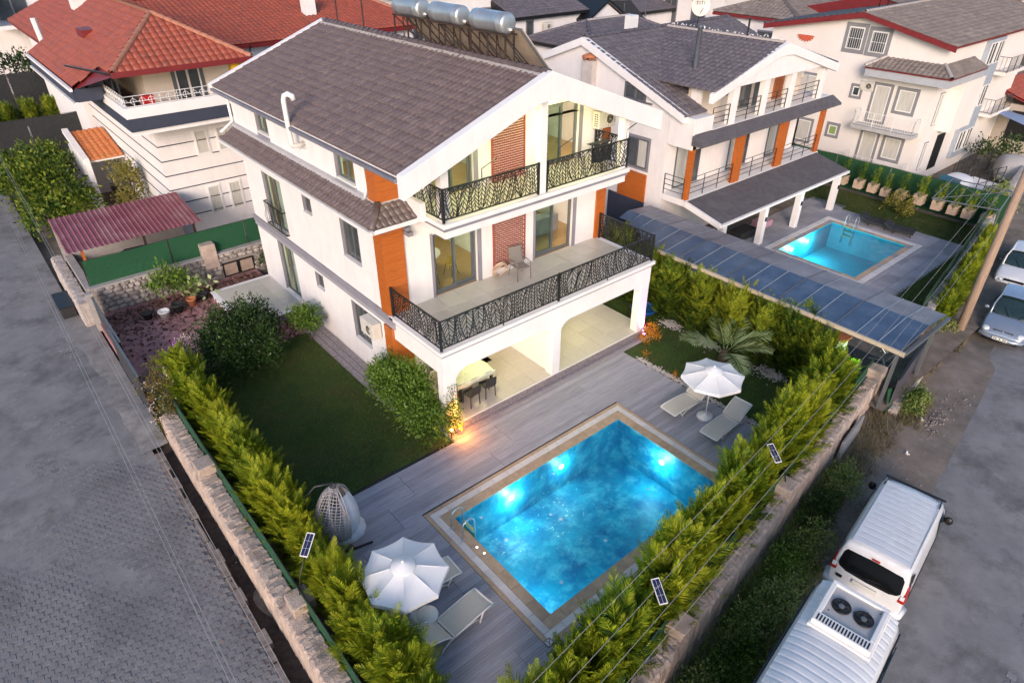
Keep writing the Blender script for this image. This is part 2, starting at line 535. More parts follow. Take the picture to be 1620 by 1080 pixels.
M_plastic = mat("white_plastic", (0.72, 0.70, 0.68), (0.78, 0.76, 0.74), rough=0.4, scale=3)
M_canvas = mat("white_canvas", (0.70, 0.69, 0.70), (0.78, 0.77, 0.77), rough=0.85, scale=2, bump=0.1, bscale=120)
M_sling = mat("cream_sling", (0.50, 0.46, 0.40), (0.58, 0.54, 0.47), rough=0.8, scale=40, bump=0.1, bscale=150)
M_dark = mat("dark_rubber", (0.014, 0.014, 0.016), (0.025, 0.025, 0.027), rough=0.7, scale=5)
M_redtile = mat("red_roof_tile", (0.24, 0.045, 0.024), (0.36, 0.085, 0.045), rough=0.5, scale=9, c3=(0.17, 0.06, 0.04), c3scale=1.8, c3amt=0.6, isl=.1)
M_redtrim = mat("maroon_trim", (0.15, 0.012, 0.014), (0.20, 0.02, 0.02), rough=0.5, scale=3)
M_navy = mat("navy_paint", (0.030, 0.038, 0.062), (0.042, 0.05, 0.08), rough=0.7, scale=2)
M_wglass = mat("window_glass", (0.035, 0.042, 0.05), (0.09, 0.10, 0.105), rough=0.07, scale=0.9, detail=2, spec=0.9)
M_curtain = mat("pale_curtain", (0.42, 0.40, 0.36), (0.58, 0.56, 0.51), rough=0.9, scale=6, stretch=(3, 3, 0.2))
M_glass = glassmat("clear_pane", (0.86, 0.93, 0.90), 1.0)
M_black = mat("black_plastic", (0.008, 0.008, 0.009), None, rough=0.45)
M_terra = mat("terracotta", (0.40, 0.13, 0.055), (0.50, 0.19, 0.085), rough=0.85, scale=6)
def emitmat(name, color, strength):
 m = bpy.data.materials.new(name)
 m.use_nodes = True
 nt = m.node_tree; nt.nodes.clear()
 e = nt.nodes.new('ShaderNodeEmission'); e.inputs[0].default_value = (*color, 1); e.inputs[1].default_value = strength
 o = nt.nodes.new('ShaderNodeOutputMaterial'); nt.links.new(e.outputs[0], o.inputs[0])
 return m
def lamp(name, loc, power, color, r=0.05, typ='POINT', rot=None, spot=None, blend=0.5):
 d = bpy.data.lights.new(name, typ)
 d.energy = power; d.color = color
 d.shadow_soft_size = r
 if spot: d.spot_size = spot; d.spot_blend = blend
 o = bpy.data.objects.new(name, d)
 o.location = loc
 if rot: o.rotation_euler = rot
 COL.objects.link(o)
 return o
def sheet(name, pts, z, m, sub=0):
 mb = MB(); mb.poly([(x, y, z) for x, y in pts])
 return struct(mb.build(name, m))
POOL = (6.95, 6.88, 13.54, 10.75)
POOL2 = (29.2, 10.7, 34.45, 14.55)
def ground_with_holes():
 mb = MB()
 xs = [-900, -60, POOL[0] - .1, POOL[2] + .1, POOL2[0] - .1, POOL2[2] + .1, 90, 900]
 ys = [-300, -20, POOL[1] - .1, POOL2[1] - .1, POOL[3] + .1, POOL2[3] + .1, 120, 1500]
 for i in range(len(xs) - 1):
  for j in range(len(ys) - 1):
   cx, cy = (xs[i] + xs[i + 1]) / 2, (ys[j] + ys[j + 1]) / 2
   if POOL[0] - .11 < cx < POOL[2] + .11 and POOL[1] - .11 < cy < POOL[3] + .11: continue
   if POOL2[0] - .11 < cx < POOL2[2] + .11 and POOL2[1] - .11 < cy < POOL2[3] + .11: continue
   mb.poly([(xs[i], ys[j], -.62), (xs[i + 1], ys[j], -.62), (xs[i + 1], ys[j + 1], -.62), (xs[i], ys[j + 1], -.62)])
 return struct(mb.build("ground", M_soil))
ground_with_holes()
def rough_sheet(name, x0, x1, y0, y1, z, m, nx, ny, amp, fn=None):
 mb = MB(); mb.smooth = True
 def f(u, v):
  x, y = x0 + (x1 - x0) * u, y0 + (y1 - y0) * v
  dz = amp * (math.sin(x * 1.7 + y * .6) * .5 + math.sin(y * 1.3 - x * 2.1) * .35 + math.sin(3.7 * x + 2.9 * y) * .15)
  if fn: x, y = fn(x, y)
  return (x, y, z + dz)
 mb.grid(f, nx, ny)
 return struct(mb.build(name, m))
LZ = -0.36
left_road = rough_sheet("road", -9, 1.42, 3, 130, LZ, M_road, 14, 160, 0.012)
PX0, PA, PB = 1.40, 0.20, 0.165
def paver_mesh():
 """I-shaped interlocking paver with a bevelled top."""
 a, b, n = PA / 2 - .004, PB / 2 - .004, .022
 o = [(-a, -b), (-a + n * 2.4, -b), (-a + n * 3.2, -b + n), (a - n * 3.2, -b + n), (a - n * 2.4, -b), (a, -b),
   (a, b), (a - n * 2.4, b), (a - n * 3.2, b + n), (-a + n * 3.2, b + n), (-a + n * 2.4, b), (-a, b)]
 mb = MB()
 top = [(x * .965, y * .955, .018) for x, y in o]
 bot = [(x, y, .010) for x, y in o]
 low = [(x, y, -.03) for x, y in o]
 mb.poly(top)
 k = len(o)
 for A, B in ((top, bot), (bot, low)):
  for i in range(k):
   j = (i + 1) % k
   mb.poly([A[i], B[i], B[j], A[j]])
 return mb
pv0 = paver_mesh()
spots = []
def sink(x, y):
 """how deep the pavers lie under the sand (m)"""
 d = PX0 - x
 n = .5 + .5 * math.sin(x * .9 + 1.3 * math.sin(y * .45)) * math.sin(y * .62 + .8 * math.sin(x * .7)) + .22 * math.sin(2.3 * x + 1.9 * y)
 if y > 17: n += (y - 17) * .16
 if d < 1.3 and y < 18.5: n -= .45
 return max(-.008, min(.03, (n - .42) * .03))
for j in range(0, 128):
 y = 4.2 + j * PB
 for i in range(0, 46):
  x = PX0 - .1 - i * PA - (PA / 2 if j % 2 else 0)
  if 18.9 < y and PX0 - x < 1.1: continue
  if sink(x, y) > .022 or x < -.42 * y - 1.5: continue
  spots.append((x, y))
spots.sort(key=lambda p: (p[0] - 1.0) ** 2 * 1.5 + (p[1] - 7.8) ** 2)
first = None
rest = MB()
for n, (x, y) in enumerate(spots):
 dz = LZ - .004 - sink(x, y) + RNG.normal(0, .003)
 if n < 300:
  if first is None:
   first = pv0.build("paver", M_paver, left_road)
   first.location = (x, y, dz)
  else:
   instance("paver", first, (x, y, dz), RNG.normal(0, .012), parent=left_road)
 else:
  k = len(rest.v); t = RNG.normal(0, .012); c, s_ = math.cos(t), math.sin(t)
  rest.v += [(x + px * c - py * s_, y + px * s_ + py * c, dz + pz) for px, py, pz in pv0.v]
  rest.f += [tuple(k + q for q in f) for f in pv0.f]
  rest.m += pv0.m; rest.sm += pv0.sm
stuff(rest.build("paver_field", M_paver, left_road))
M_trench = mat('trench_soil', (0.028, 0.02, 0.016), (0.07, 0.052, 0.042), rough=.95, scale=5, bump=.6)
M_edge = mat('broken_edge', (0.17, 0.14, 0.125), (0.29, 0.25, 0.225), rough=.95, scale=6, detail=10, bump=.6, c3=(.09, .065, .05), c3scale=2, c3amt=.7)
mb = MB()
for k in range(30):
 y = 4.2 + k * .5
 w_ = RNG.uniform(.10, .24); mb.box(1.42, y - .01, -.6, 1.42 + w_, y + .5 - RNG.uniform(0, .08), LZ + .012 + RNG.normal(0, .012))
struct(mb.build("kerb", M_edge))
rough_sheet("trench_bed", 1.58, 1.98, 3.4, 19.3, -.60, M_trench, 4, 80, .03)
def ragged(name, x0, x1, y0, y1, z, m, amp, seed):
 mb = MB(); mb.smooth = True
 def f(u, v):
  y = y0 + (y1 - y0) * v
  xl = x0 + .09 * math.sin(y * .8 + seed) + .04 * math.sin(y * 2.7 + seed) + .015 * math.sin(y * 7)
  x = xl + (x1 - xl) * u
  yy = y
  return (x, yy, z - .04 * (1 - u) ** 2 + amp * (math.sin(x * 3.1 + y * 1.3) * .5 + math.sin(y * 2.3 - x) * .4))
 mb.grid(f, 10, 60)
 return struct(mb.build(name, m))
ragged("concrete_apron", .75, 1.9, 19.45, 33.0, LZ + .02, M_apron, .015, 1)
ragged("cement_mound", 1.05, 1.92, 19.4, 22.0, LZ + .09, M_apron, .05, 4)
def bed(name, pts, z, m):
 mb = MB(); mb.prism([(x, y, -.62) for x, y in pts], (0, 0, z + .62))
 return struct(mb.build(name, m))
def wy(x):
 """inner face of the right-hand garden wall"""
 return 3.62 + (x - 2.3) * 0.1385
bed("lawn", [(2.3, 13.42), (8.75, 13.42), (8.75, 22.3), (2.3, 22.3)], -.03, M_lawn)
bed("garden_lawn", [(16.62, wy(16.6)), (22.1, wy(22.1)), (22.1, 20.5), (16.62, 20.5)], -.03, M_lawn)
bed("hedge_bed", [(2.3, wy(2.3)), (3.5, wy(3.5)), (3.5, 13.42), (2.3, 13.42)], -.04, M_soil)
bed("hedge_strip", [(3.5, wy(3.5)), (16.62, wy(16.62)), (16.62, wy(16.62) + 1.05), (3.5, wy(3.5) + 1.05)], -.04, M_soil)
bed("yard_paving", [(1.98, 22.3), (8.75, 22.3), (8.75, 31.0), (1.98, 31.0)], -.035, M_pink)
deck = thing("pool_deck", "weathered grey timber deck boards laid around the turquoise pool", "deck", (10, 9.5, 0))
mb = MB()
for (a, b, c, d) in ((3.5, wy(3.5) + 1.05, 6.33, 13.42), (14.17, wy(14.17) + 1.05, 16.6, 13.6), (6.33, 11.38, 14.17, 13.6)):
 mb.box(a, b, -.5, c, d, -.05)
mb.box(6.33, wy(6.33) + 1.05, -.5, 14.17, 6.25, -.052)
mb.build("joist_bed", M_dark, deck)
BW = 0.152
nboard = 0
bmesh_cache = {}
rest = MB()
def add_board(x0, x1, y):
 """one board with two milled grooves, ends slightly eased"""
 global nboard
 g = .006
 yb0, yb1 = y + .006, y + BW - .006
 def shape(mb):
  prof = [(yb0, -.045), (yb0, -.003), (yb0 + .004, 0)]
  w = yb1 - yb0
  for gk in (.335, .665):
   c = yb0 + w * gk
   prof += [(c - .010, 0), (c - .009, -.014), (c + .009, -.014), (c + .010, 0)]
  prof += [(yb1 - .004, 0), (yb1, -.003), (yb1, -.045)]
  zj = RNG.normal(0, .0015)
  mb.prism([(x0 + g, p, q + zj) for p, q in prof], (x1 - x0 - 2 * g, 0, 0))
 if nboard < 300:
  m1 = MB(); shape(m1); m1.build("board", M_deck, deck); nboard += 1
 else:
  shape(rest)
def row_spans(y):
 lo = 3.5
 hi = 16.6
 yc = y + BW / 2
 spans = []
 if yc > 11.40:
  spans.append((lo, hi))
 elif yc < 6.24:
  spans.append((lo, hi))
 else:
  spans += [(lo, 6.325), (14.175, hi)]
 out = []
 for a, b in spans:
  xb = (yc - 1.08 - 3.62) / .1385 + 2.3
  b2 = min(b, xb)
  if b2 - a > .3: out.append((a, b2))
 return out
y = 4.9
jr = 0
while y < 13.6 - BW:
 for a, b in row_spans(y):
  if y > 13.40 - BW and a < 8.7: a = 8.75
  L = 3.6
  x = a
  off = (0.9, 2.2, 3.1)[(jr // 6) % 3]
  cuts = [a]
  c = a + off
  while c < b - .5:
   cuts.append(c); c += L
  cuts.append(b)
  for p, q in zip(cuts[:-1], cuts[1:]):
   add_board(p, q, y)
 y += BW; jr += 1
if rest.v: stuff(rest.build("board_field", M_deck, deck))
def pool(name, label, P, depth, coping, tile_m, coping_m, water_m, basin_m, group):
 x0, y0, x1, y1 = P
 t = thing(name, label, "swimming pool", ((x0 + x1) / 2, (y0 + y1) / 2, 0), group)
 mb = MB()
 zb = -depth
 mb.poly([(x0, y0, zb), (x1, y0, zb), (x1, y1, zb), (x0, y1, zb)])
 for (a, b) in (((x0, y0), (x1, y0)), ((x1, y0), (x1, y1)), ((x1, y1), (x0, y1)), ((x0, y1), (x0, y0))):
  mb.poly([(*a, zb), (*b, zb), (*b, -.02), (*a, -.02)])
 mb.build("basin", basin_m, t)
 mb = MB(); mb.poly([(x0 - .004, y0 - .004, -.09), (x1 + .004, y0 - .004, -.09), (x1 + .004, y1 + .004, -.09), (x0 - .004, y1 + .004, -.09)])
 mb.build("water", water_m, t)
 o = 0
 for ri, (w, mm, z) in enumerate(coping):
  a0, b0, a1, b1 = x0 - o, y0 - o, x1 + o, y1 + o
  L = .55
  for side in range(4):
   ln = (a1 - a0 + 2 * w) if side in (0, 2) else (b1 - b0)
   n = max(1, round(ln / L)); st = ln / n
   for k in range(n):
    g = .004
    if side == 0: bx = (a0 - w + k * st + g, b0 - w + g, a0 - w + (k + 1) * st - g, b0 - g)
    elif side == 2: bx = (a0 - w + k * st + g, b1 + g, a0 - w + (k + 1) * st - g, b1 + w - g)
    elif side == 1: bx = (a1 + g, b0 + k * st + g, a1 + w - g, b0 + (k + 1) * st - g)
    else: bx = (a0 - w + g, b0 + k * st + g, a0 - g, b0 + (k + 1) * st - g)
    mb = MB(); zz = z + RNG.normal(0, .0012)
    mb.box(bx[0], bx[1], -.12, bx[2], bx[3], zz)
    mb.build("coping_tile" if mm is not M_marble else "white_tile", mm, t)
  o += w
 mb = MB()
 W = sum(c[0] for c in coping)
 mb.box(x0 - W, y0 - W, -.5, x1 + W, y0 - .012, -.02); mb.box(x0 - W, y1 + .012, -.5, x1 + W, y1 + W, -.02)
 mb.box(x0 - W, y0 - .012, -.5, x0 - .012, y1 + .012, -.021); mb.box(x1 + .012, y0 - .012, -.5, x1 + W, y1 + .012, -.021)
 mb.build("bedding", M_concrete, t)
 return t
def watermat(name, tint, bumps):
 m = bpy.data.materials.new(name); m.use_nodes = True
 nt = m.node_tree; N, L = nt.nodes, nt.links; N.clear()
 out = N.new('ShaderNodeOutputMaterial')
 tc = N.new('ShaderNodeTexCoord')
 n1 = N.new('ShaderNodeTexNoise'); n1.inputs['Scale'].default_value = 1.6; n1.inputs['Detail'].default_value = 4; n1.inputs['Distortion'].default_value = 1.2
 n2 = N.new('ShaderNodeTexNoise'); n2.inputs['Scale'].default_value = 5.5; n2.inputs['Detail'].default_value = 2; n2.inputs['Distortion'].default_value = .8
 L.new(tc.outputs['Object'], n1.inputs['Vector']); L.new(tc.outputs['Object'], n2.inputs['Vector'])
 ad = N.new('ShaderNodeMath'); ad.operation = 'MULTIPLY_ADD'; ad.inputs[1].default_value = .35
 L.new(n2.outputs[0], ad.inputs[0]); L.new(n1.outputs[0], ad.inputs[2])
 bp = N.new('ShaderNodeBump'); bp.inputs['Strength'].default_value = bumps; bp.inputs['Distance'].default_value = .12
 L.new(ad.outputs[0], bp.inputs['Height'])
 rf = N.new('ShaderNodeBsdfRefraction'); rf.inputs['IOR'].default_value = 1.33; rf.inputs['Roughness'].default_value = 0; rf.inputs['Color'].default_value = (*tint, 1)
 tp = N.new('ShaderNodeBsdfTransparent'); tp.inputs[0].default_value = (*tint, 1)
 gl = N.new('ShaderNodeBsdfGlossy'); gl.inputs['Roughness'].default_value = .02
 fr = N.new('ShaderNodeFresnel'); fr.inputs[0].default_value = 1.33
 L.new(bp.outputs[0], rf.inputs['Normal']); L.new(bp.outputs[0], gl.inputs['Normal']); L.new(bp.outputs[0], fr.inputs['Normal'])
 m0 = N.new('ShaderNodeMixShader'); m0.inputs[0].default_value = 1.0
 L.new(rf.outputs[0], m0.inputs[1]); L.new(tp.outputs[0], m0.inputs[2])
 m1 = N.new('ShaderNodeMixShader')
 L.new(fr.outputs[0], m1.inputs[0]); L.new(m0.outputs[0], m1.inputs[1]); L.new(gl.outputs[0], m1.inputs[2])
 L.new(m1.outputs[0], out.inputs['Surface'])
 return m
M_water = watermat("pool_water", (0.60, 0.95, 0.98), .24)
M_basin = mat("blue_mosaic_painted_caustics", (0.006, 0.15, 0.31), (0.020, 0.35, 0.49), rough=0.45, scale=1.3, detail=10, contrast=1.3, c3=(0.22, 0.58, 0.66), c3scale=2.2, c3amt=0.65, spec=.3)  # blue mosaic; the pale third-colour patches are painted-in rippling caustic light
M_basin2 = mat("turquoise_pool_mosaic", (0.02, 0.33, 0.46), (0.05, 0.44, 0.55), rough=0.45, scale=1.0, detail=6, spec=.3)
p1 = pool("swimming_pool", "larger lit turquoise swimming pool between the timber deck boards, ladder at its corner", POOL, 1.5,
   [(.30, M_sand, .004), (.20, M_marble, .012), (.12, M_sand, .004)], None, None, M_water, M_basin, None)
p1['category'] = "swimming pool"
p2 = pool("swimming_pool", "smaller pale turquoise pool in the neighbour's garden beyond the blue carport roof", POOL2, 1.4,
   [(.28, M_sand, -.02), (.28, M_marble, .006)], None, None, M_water, M_basin2, None)
M_lampw = emitmat("pool_lamp_glow", (0.85, 0.98, 1.0), 8)
def pool_lamp(x, y, z, nx, ny, p, parent):
 mb = MB(); mb.lathe((x + nx * .012, y + ny * .012, z), [(.085, 0), (.085, .02), (.04, .035)], 14, (nx, ny, 0))
 mb.build("pool_lamp", M_lampw, parent)
 lamp("pool_light", (x + nx * .28, y + ny * .28, z), p, (0.55, 0.92, 1.0), .10)
for x, y, nx, ny, pw in ((8.95, 10.75, 0, -1, 46), (10.98, 10.75, 0, -1, 22), (13.54, 8.85, -1, 0, 36), (6.95, 8.15, 1, 0, 52)):
 pool_lamp(x, y, -.55, nx, ny, pw, p1)
for x, y, nx, ny, pw in ((30.6, 14.55, 0, -1, 60), (32.1, 14.55, 0, -1, 60)):
 pool_lamp(x, y, -.45, nx, ny, pw, p2)
def ladder(name, x, y, dx, dy, label):
 """Two steel handrails arching over the pool edge, treads below; (dx, dy) points into the water, rails 0.5 m apart."""
 t = thing(name, label, "pool ladder", (x, y, 0))
 px, py = -dy, dx
 for s in (-.25, .25):
  mb = MB(); mb.smooth = True
  pts = []
  cx, cy = x + px * s, y + py * s
  pts += [(cx - dx * .28, cy - dy * .28, 0), (cx - dx * .28, cy - dy * .28, .42)]
  for k in range(1, 8):
   an = math.pi * k / 8
   q = -.28 + .2 * (1 - math.cos(an))
   pts.append((cx + dx * q, cy + dy * q, .42 + .2 * math.sin(an)))
  pts += [(cx + dx * .12, cy + dy * .12, .42), (cx + dx * .12, cy + dy * .12, -.9)]
  mb.tube(pts, .021, 8)
  r = mb.build("handrail", M_steel, t)
  mb = MB(); mb.lathe((cx - dx * .28, cy - dy * .28, .006), [(.055, 0), (.055, .015), (.024, .03)], 12)
  mb.build("base_flange", M_steel, r)
 for k, z in enumerate((.02, -.22, -.46)):
  mb = MB()
  c = Vector((x + dx * .12, y + dy * .12, z))
  mb.obox(c, (px, py, 0), (dx, dy, 0), (0, 0, 1), .25, .04, .014)
  mb.build("tread", M_tread, t)
 return t
M_tread = mat("green_tread", (0.30, 0.42, 0.20), (0.38, 0.5, 0.26), rough=0.6, scale=8)
ladder("pool_ladder", 6.95, 10.25, 1, 0, "steel pool ladder with green treads at left corner of the larger pool")
ladder("pool_ladder", 34.45, 13.6, -1, 0, "thin steel pool ladder on the far edge of the smaller neighbouring pool")
t = thing("corner_drain", "small square pale drain cover at the near corner of the pool surround", "drain cover", (6.42, 6.36, .014))
mb = MB(); mb.box(6.33, 6.27, .008, 6.51, 6.45, .016); mb.build("cover", M_marble, t)
mb = MB()
for p, q in (((6.35, 6.28), (6.50, 6.43)), ((6.37, 6.43), (6.43, 6.36)), ((6.42, 6.28), (6.42, 6.35))):
 mb.bar((*p, .018), (*q, .018), .012, .004)
for p, q in (((6.335, 6.275), (6.505, 6.275)), ((6.505, 6.275), (6.505, 6.445)), ((6.505, 6.445), (6.335, 6.445)), ((6.335, 6.445), (6.335, 6.275))):
 mb.bar((*p, .0185), (*q, .0185), .010, .004)
mb.build("slot", M_dark, t)
for k, (x, y) in enumerate(((6.80, 9.55), (6.83, 9.28))):
 t = thing("coping_lamp", ("small round lamp in the coping nearest the pool ladder", "small round lamp in the coping, second from the pool ladder")[k], "lamp", (x, y, .006), "lamps set in the pool coping")
 mb = MB(); mb.lathe((x, y, .004), [(.045, 0), (.045, .008), (.03, .014)], 12); mb.build("rim", M_steel, t)
 mb = MB(); mb.lathe((x, y, .013), [(.03, 0), (.02, .01)], 12); mb.build("lens", M_spot if 'M_spot' in globals() else emitmat("coping_lamp_glow", (1, .9, .75), 6), t)
def blossom(x, y, r):
 mb = MB()
 for k in range(6):
  a = k * math.pi / 3 + x
  mb.poly([(x, y, -.086), (x + r * math.cos(a - .35), y + r * math.sin(a - .35), -.078), (x + 1.35 * r * math.cos(a), y + 1.35 * r * math.sin(a), -.07), (x + r * math.cos(a + .35), y + r * math.sin(a + .35), -.078)])
 return tag(mb.build("blossom", M_trim), "small white blossom floating on the turquoise pool water", "flower", "white blossoms floating on the pool")
for x, y in ((7.55, 10.35), (10.25, 10.3), (9.2, 8.9), (9.1, 9.2), (7.6, 9.3), (9.6, 7.6), (11.9, 8.1), (7.8, 7.4)):
 blossom(x, y, .035 + .015 * random.random())
def leaf_panel(name, p0, p1, z0, z1, parent, seed=1, dens=.215):
 """Laser-cut panel between p0 and p1 (x, y): leaning stems with slanted veins, as flat bars."""
 rg = random.Random(seed)
 p0, p1 = Vector((*p0, 0)), Vector((*p1, 0))
 d = p1 - p0; L = d.length; d.normalize(); nrm = Vector((-d.y, d.x, 0))
 H = z1 - z0
 mb = MB()
 def P(u, v): return p0 + d * u + Vector((0, 0, z0 + v))
 def seg(a, b, w):
  ua, va = a; ub, vb = b
  if min(ua, ub) < 0 or max(ua, ub) > L:
   if ua == ub: return
   t0, t1 = 0.0, 1.0
   for lim, sgn in ((0, -1), (L, 1)):
    fa, fb = sgn * (ua - lim), sgn * (ub - lim)
    if fa > 0 and fb > 0: return
    if fa > 0: t0 = max(t0, fa / (fa - fb))
    if fb > 0: t1 = min(t1, fa / (fa - fb))
   if t1 <= t0: return
   ua, va, ub, vb = ua + (ub - ua) * t0, va + (vb - va) * t0, ua + (ub - ua) * t1, va + (vb - va) * t1
  va, vb = max(0, min(H, va)), max(0, min(H, vb))
  mb.bar(P(ua, va), P(ub, vb), w, .006, up=nrm)
 n = int(L / dens) + 2
 stems = []
 for i in range(n):
  u0 = (i - .3) * dens + rg.uniform(-.03, .03)
  lean = rg.uniform(-.26, .26); bow = rg.uniform(-.10, .10)
  stems.append(lambda v, u0=u0, lean=lean, bow=bow: u0 + lean * (v / H - .4) + bow * math.sin(math.pi * v / H))
 NS = 7
 for i, f in enumerate(stems):
  for k in range(NS):
   va, vb = H * k / NS, H * (k + 1) / NS
   seg((f(va), va), (f(vb), vb), .028)
  for s in (-1, 1):
   g = stems[i + s] if 0 <= i + s < n else (lambda v, f=f, s=s: f(v) + s * dens)
   v = rg.uniform(-.05, .03)
   while v < H:
    half = abs(g(v + .06) - f(v)) * .52
    if half > .025:
     rise = half * rg.uniform(.9, 1.5)
     seg((f(v), v), (f(v) + s * half, v + rise), .024)
    v += rg.uniform(.10, .14)
  if i + 1 < n:
   g = stems[i + 1]
   for k in range(NS):
    va, vb = H * k / NS, H * (k + 1) / NS
    seg(((f(va) + g(va)) / 2, va), ((f(vb) + g(vb)) / 2, vb), .021)
 return mb.build(name, M_metal, parent)
def railing(label, posts, z, h, seed, corners=(), handrail=None):
 """Railing along the corner points in posts (x, y)."""
 t = thing("leaf_railing", label, "railing", (*posts[0], z))
 for i in range(len(posts) - 1):
  a, b = Vector((*posts[i], 0)), Vector((*posts[i + 1], 0))
  d = (b - a).normalized()
  mb = MB()
  mb.bar(a + Vector((0, 0, z + h)), b + Vector((0, 0, z + h)), .04, .035)
  mb.build("top_rail", M_metal, t)
  mb = MB(); mb.bar(a + Vector((0, 0, z + .09)), b + Vector((0, 0, z + .09)), .035, .03); mb.build("bottom_rail", M_metal, t)
  leaf_panel("leaf_panel", (a + d * .03)[:2], (b - d * .03)[:2], z + .1, z + h - .015, t, seed + i)
  L = (b - a).length
  nf = max(1, int(L / 1.9))
  for k in range(1, nf):
   q = a + d * (L * k / nf)
   mb = MB(); mb.lathe((q.x, q.y, z), [(.03, 0), (.03, .012), (.012, .02), (.012, .08)], 8)
   mb.build("foot", M_metal, t)
 for (x, y) in list(posts) + list(corners):
  mb = MB(); mb.box(x - .032, y - .032, z, x + .032, y + .032, z + h + .03)
  mb.build("post", M_metal, t)
 return t
HX0, HX1, HY0, HY1 = 8.75, 18.3, 16.45, 27.4
ZT, ZB, ZU, ZE, ZR = .3, 3.2, 6.55, 8.22, 10.08
HXC = 13.5
SL = (ZR - ZE) / (HXC - 8.5)
villa = thing("villa", "three storey white villa with dark gable roof and black leaf railings, behind the deck pool", "house", (13.5, 20, 0))
def V(mb, name, m, bevel=0, parent=None): return mb.build(name, m, parent or villa, bevel)
side_w = [  # y0, y1, z0, z1 on the left wall
 (24.0, 25.05, 7.15, 8.05), (17.7, 18.92, 7.05, 8.0), (20.85, 21.3, 7.32, 7.72),
 (23.9, 25.6, 3.32, 5.5), (21.32, 22.0, 4.97, 5.58), (18.0, 19.2, 4.27, 5.62),
 (23.88, 25.4, .45, 2.7), (21.36, 22.02, 1.95, 2.58), (18.05, 19.22, 1.05, 2.55)]
mb = MB(); wall(mb, 'x', HX0, HX0 + .25, HY0, HY1, -.6, ZE - .02, side_w); V(mb, "side_wall", M_white)
mb = MB(); wall(mb, 'x', HX1 - .25, HX1, HY0, HY1, -.6, ZE - .02); V(mb, "side_wall", M_white)
front_holes = [(10.5, 12.25, ZB, 5.42), (14.85, 16.7, ZB, 5.42), (10.6, 12.2, ZU, 8.6), (15.3, 16.78, ZU, 8.62), (10.0, 11.6, ZT, 2.4), (15.0, 16.6, ZT, 2.4)]
mb = MB(); wall(mb, 'y', HY0, HY0 + .25, HX0 + .25, HX1 - .25, -.6, ZE, front_holes)
mb2 = MB(); wall(mb2, 'y', HY1 - .25, HY1, HX0 + .25, HX1 - .25, -.6, ZE)
V(mb2, "rear_wall", M_white)
gh = [(10.6, 12.2, ZE, 8.6), (15.3, 16.78, ZE, 8.62)]
def gable_fill(mb, y0, y1):
 xs = sorted([HX0 + .25, 10.6, 12.2, HXC, 15.3, 16.78, HX1 - .25])
 for a, b in zip(xs[:-1], xs[1:]):
  def zt(x): return ZE + (HXC + 5.0 - HXC - abs(x - HXC)) * SL - .12
  zb = 8.6 if a == 10.6 else (8.62 if a == 15.3 else ZE)
  if zt(a) <= zb and zt(b) <= zb: continue
  mb.prism([(a, y0, zb), (b, y0, zb), (b, y0, max(zt(b), zb)), (a, y0, max(zt(a), zb))], (0, y1 - y0, 0))
gable_fill(mb, HY0, HY0 + .25); V(mb, "front_wall", M_white)
mb = MB(); gable_fill(mb, HY1 - .25, HY1); V(mb, "gable_wall", M_white)
mb = MB()
for z in (ZT, ZB, ZU):
 mb.box(HX0 + .26, HY0 + .02, z - .25, HX1 - .26, HY1 - .26, z - .004)
V(mb, "floor_slab", M_white)
M_parq = mat("oak_floor", (0.36, 0.22, 0.08), (0.48, 0.31, 0.13), rough=0.35, scale=3, stretch=(1, 6, 1))
mb = MB()
for z in (ZB, ZU): mb.box(HX0 + .27, HY0 + .03, z - .003, HX1 - .27, HY1 - .27, z + .004)
V(mb, "parquet_floor", M_parq)
M_room = mat("room_wall", (0.62, 0.62, 0.55), (0.68, 0.68, 0.60), rough=0.9, scale=2)
mb = MB()
for z0, z1 in ((ZB + .005, ZU - .26), (ZU + .005, 9.4)):
 mb.box(13.4, HY0 + .26, z0, 13.55, 21.5, z1)
 (mb.box(HX0 + .26, 21.5, z0, HX1 - .26, 21.65, z1 - .3) if z0 < 5 else mb.prism([(HX0 + .26, 21.5, z0), (HX1 - .26, 21.5, z0), (HX1 - .26, 21.5, 8.15), (HXC, 21.5, 9.85), (HX0 + .26, 21.5, 8.15)], (0, .15, 0)))
V(mb, "partition_wall", M_room)
roof = MB()
OE = .0
for s in (-1, 1):
 xe = HXC + s * 5.05
 zb = ZR - 5.05 * SL
 roof.prism([(xe, 14.62, zb - .10), (HXC, 14.62, ZR - .10), (HXC, 14.62, ZR), (xe, 14.62, zb)], (0, 13.75, 0))
roof_o = V(roof, "roof", M_white)
sl_len = math.hypot(5.05, 5.05 * SL)
for s in (-1, 1):
 xe = HXC + s * 5.05
 tile_slope("roof_tiles", (xe, 14.36, ZR - 5.05 * SL), (0, 1, 0), (-s, 0, SL), [(0, 0), (13.95, 0), (13.95, sl_len), (0, sl_len)], M_tile, roof_o, tw=.235, tl=.36)
ridge_tiles("ridge_tiles", (HXC, 14.5, ZR + .03), (HXC, 28.25, ZR + .03), M_tile, roof_o, r=.12)
mb = MB()
for k in range(92):
 y = 14.55 + k * .15
 for s in (-1, 1):
  x = HXC + s * (.20 + (.03 if k % 2 else 0)) + RNG.normal(0, .008)
  mb.obox((x, y, ZR - .075 + .055), (0, 1, 0), (1, 0, -s * SL), (s * SL, 0, 1), .075 + RNG.normal(0, .006), .045 + (.018 if k % 2 else 0), .05)
stuff(V(mb, "ridge_mortar", M_ridge, parent=roof_o))
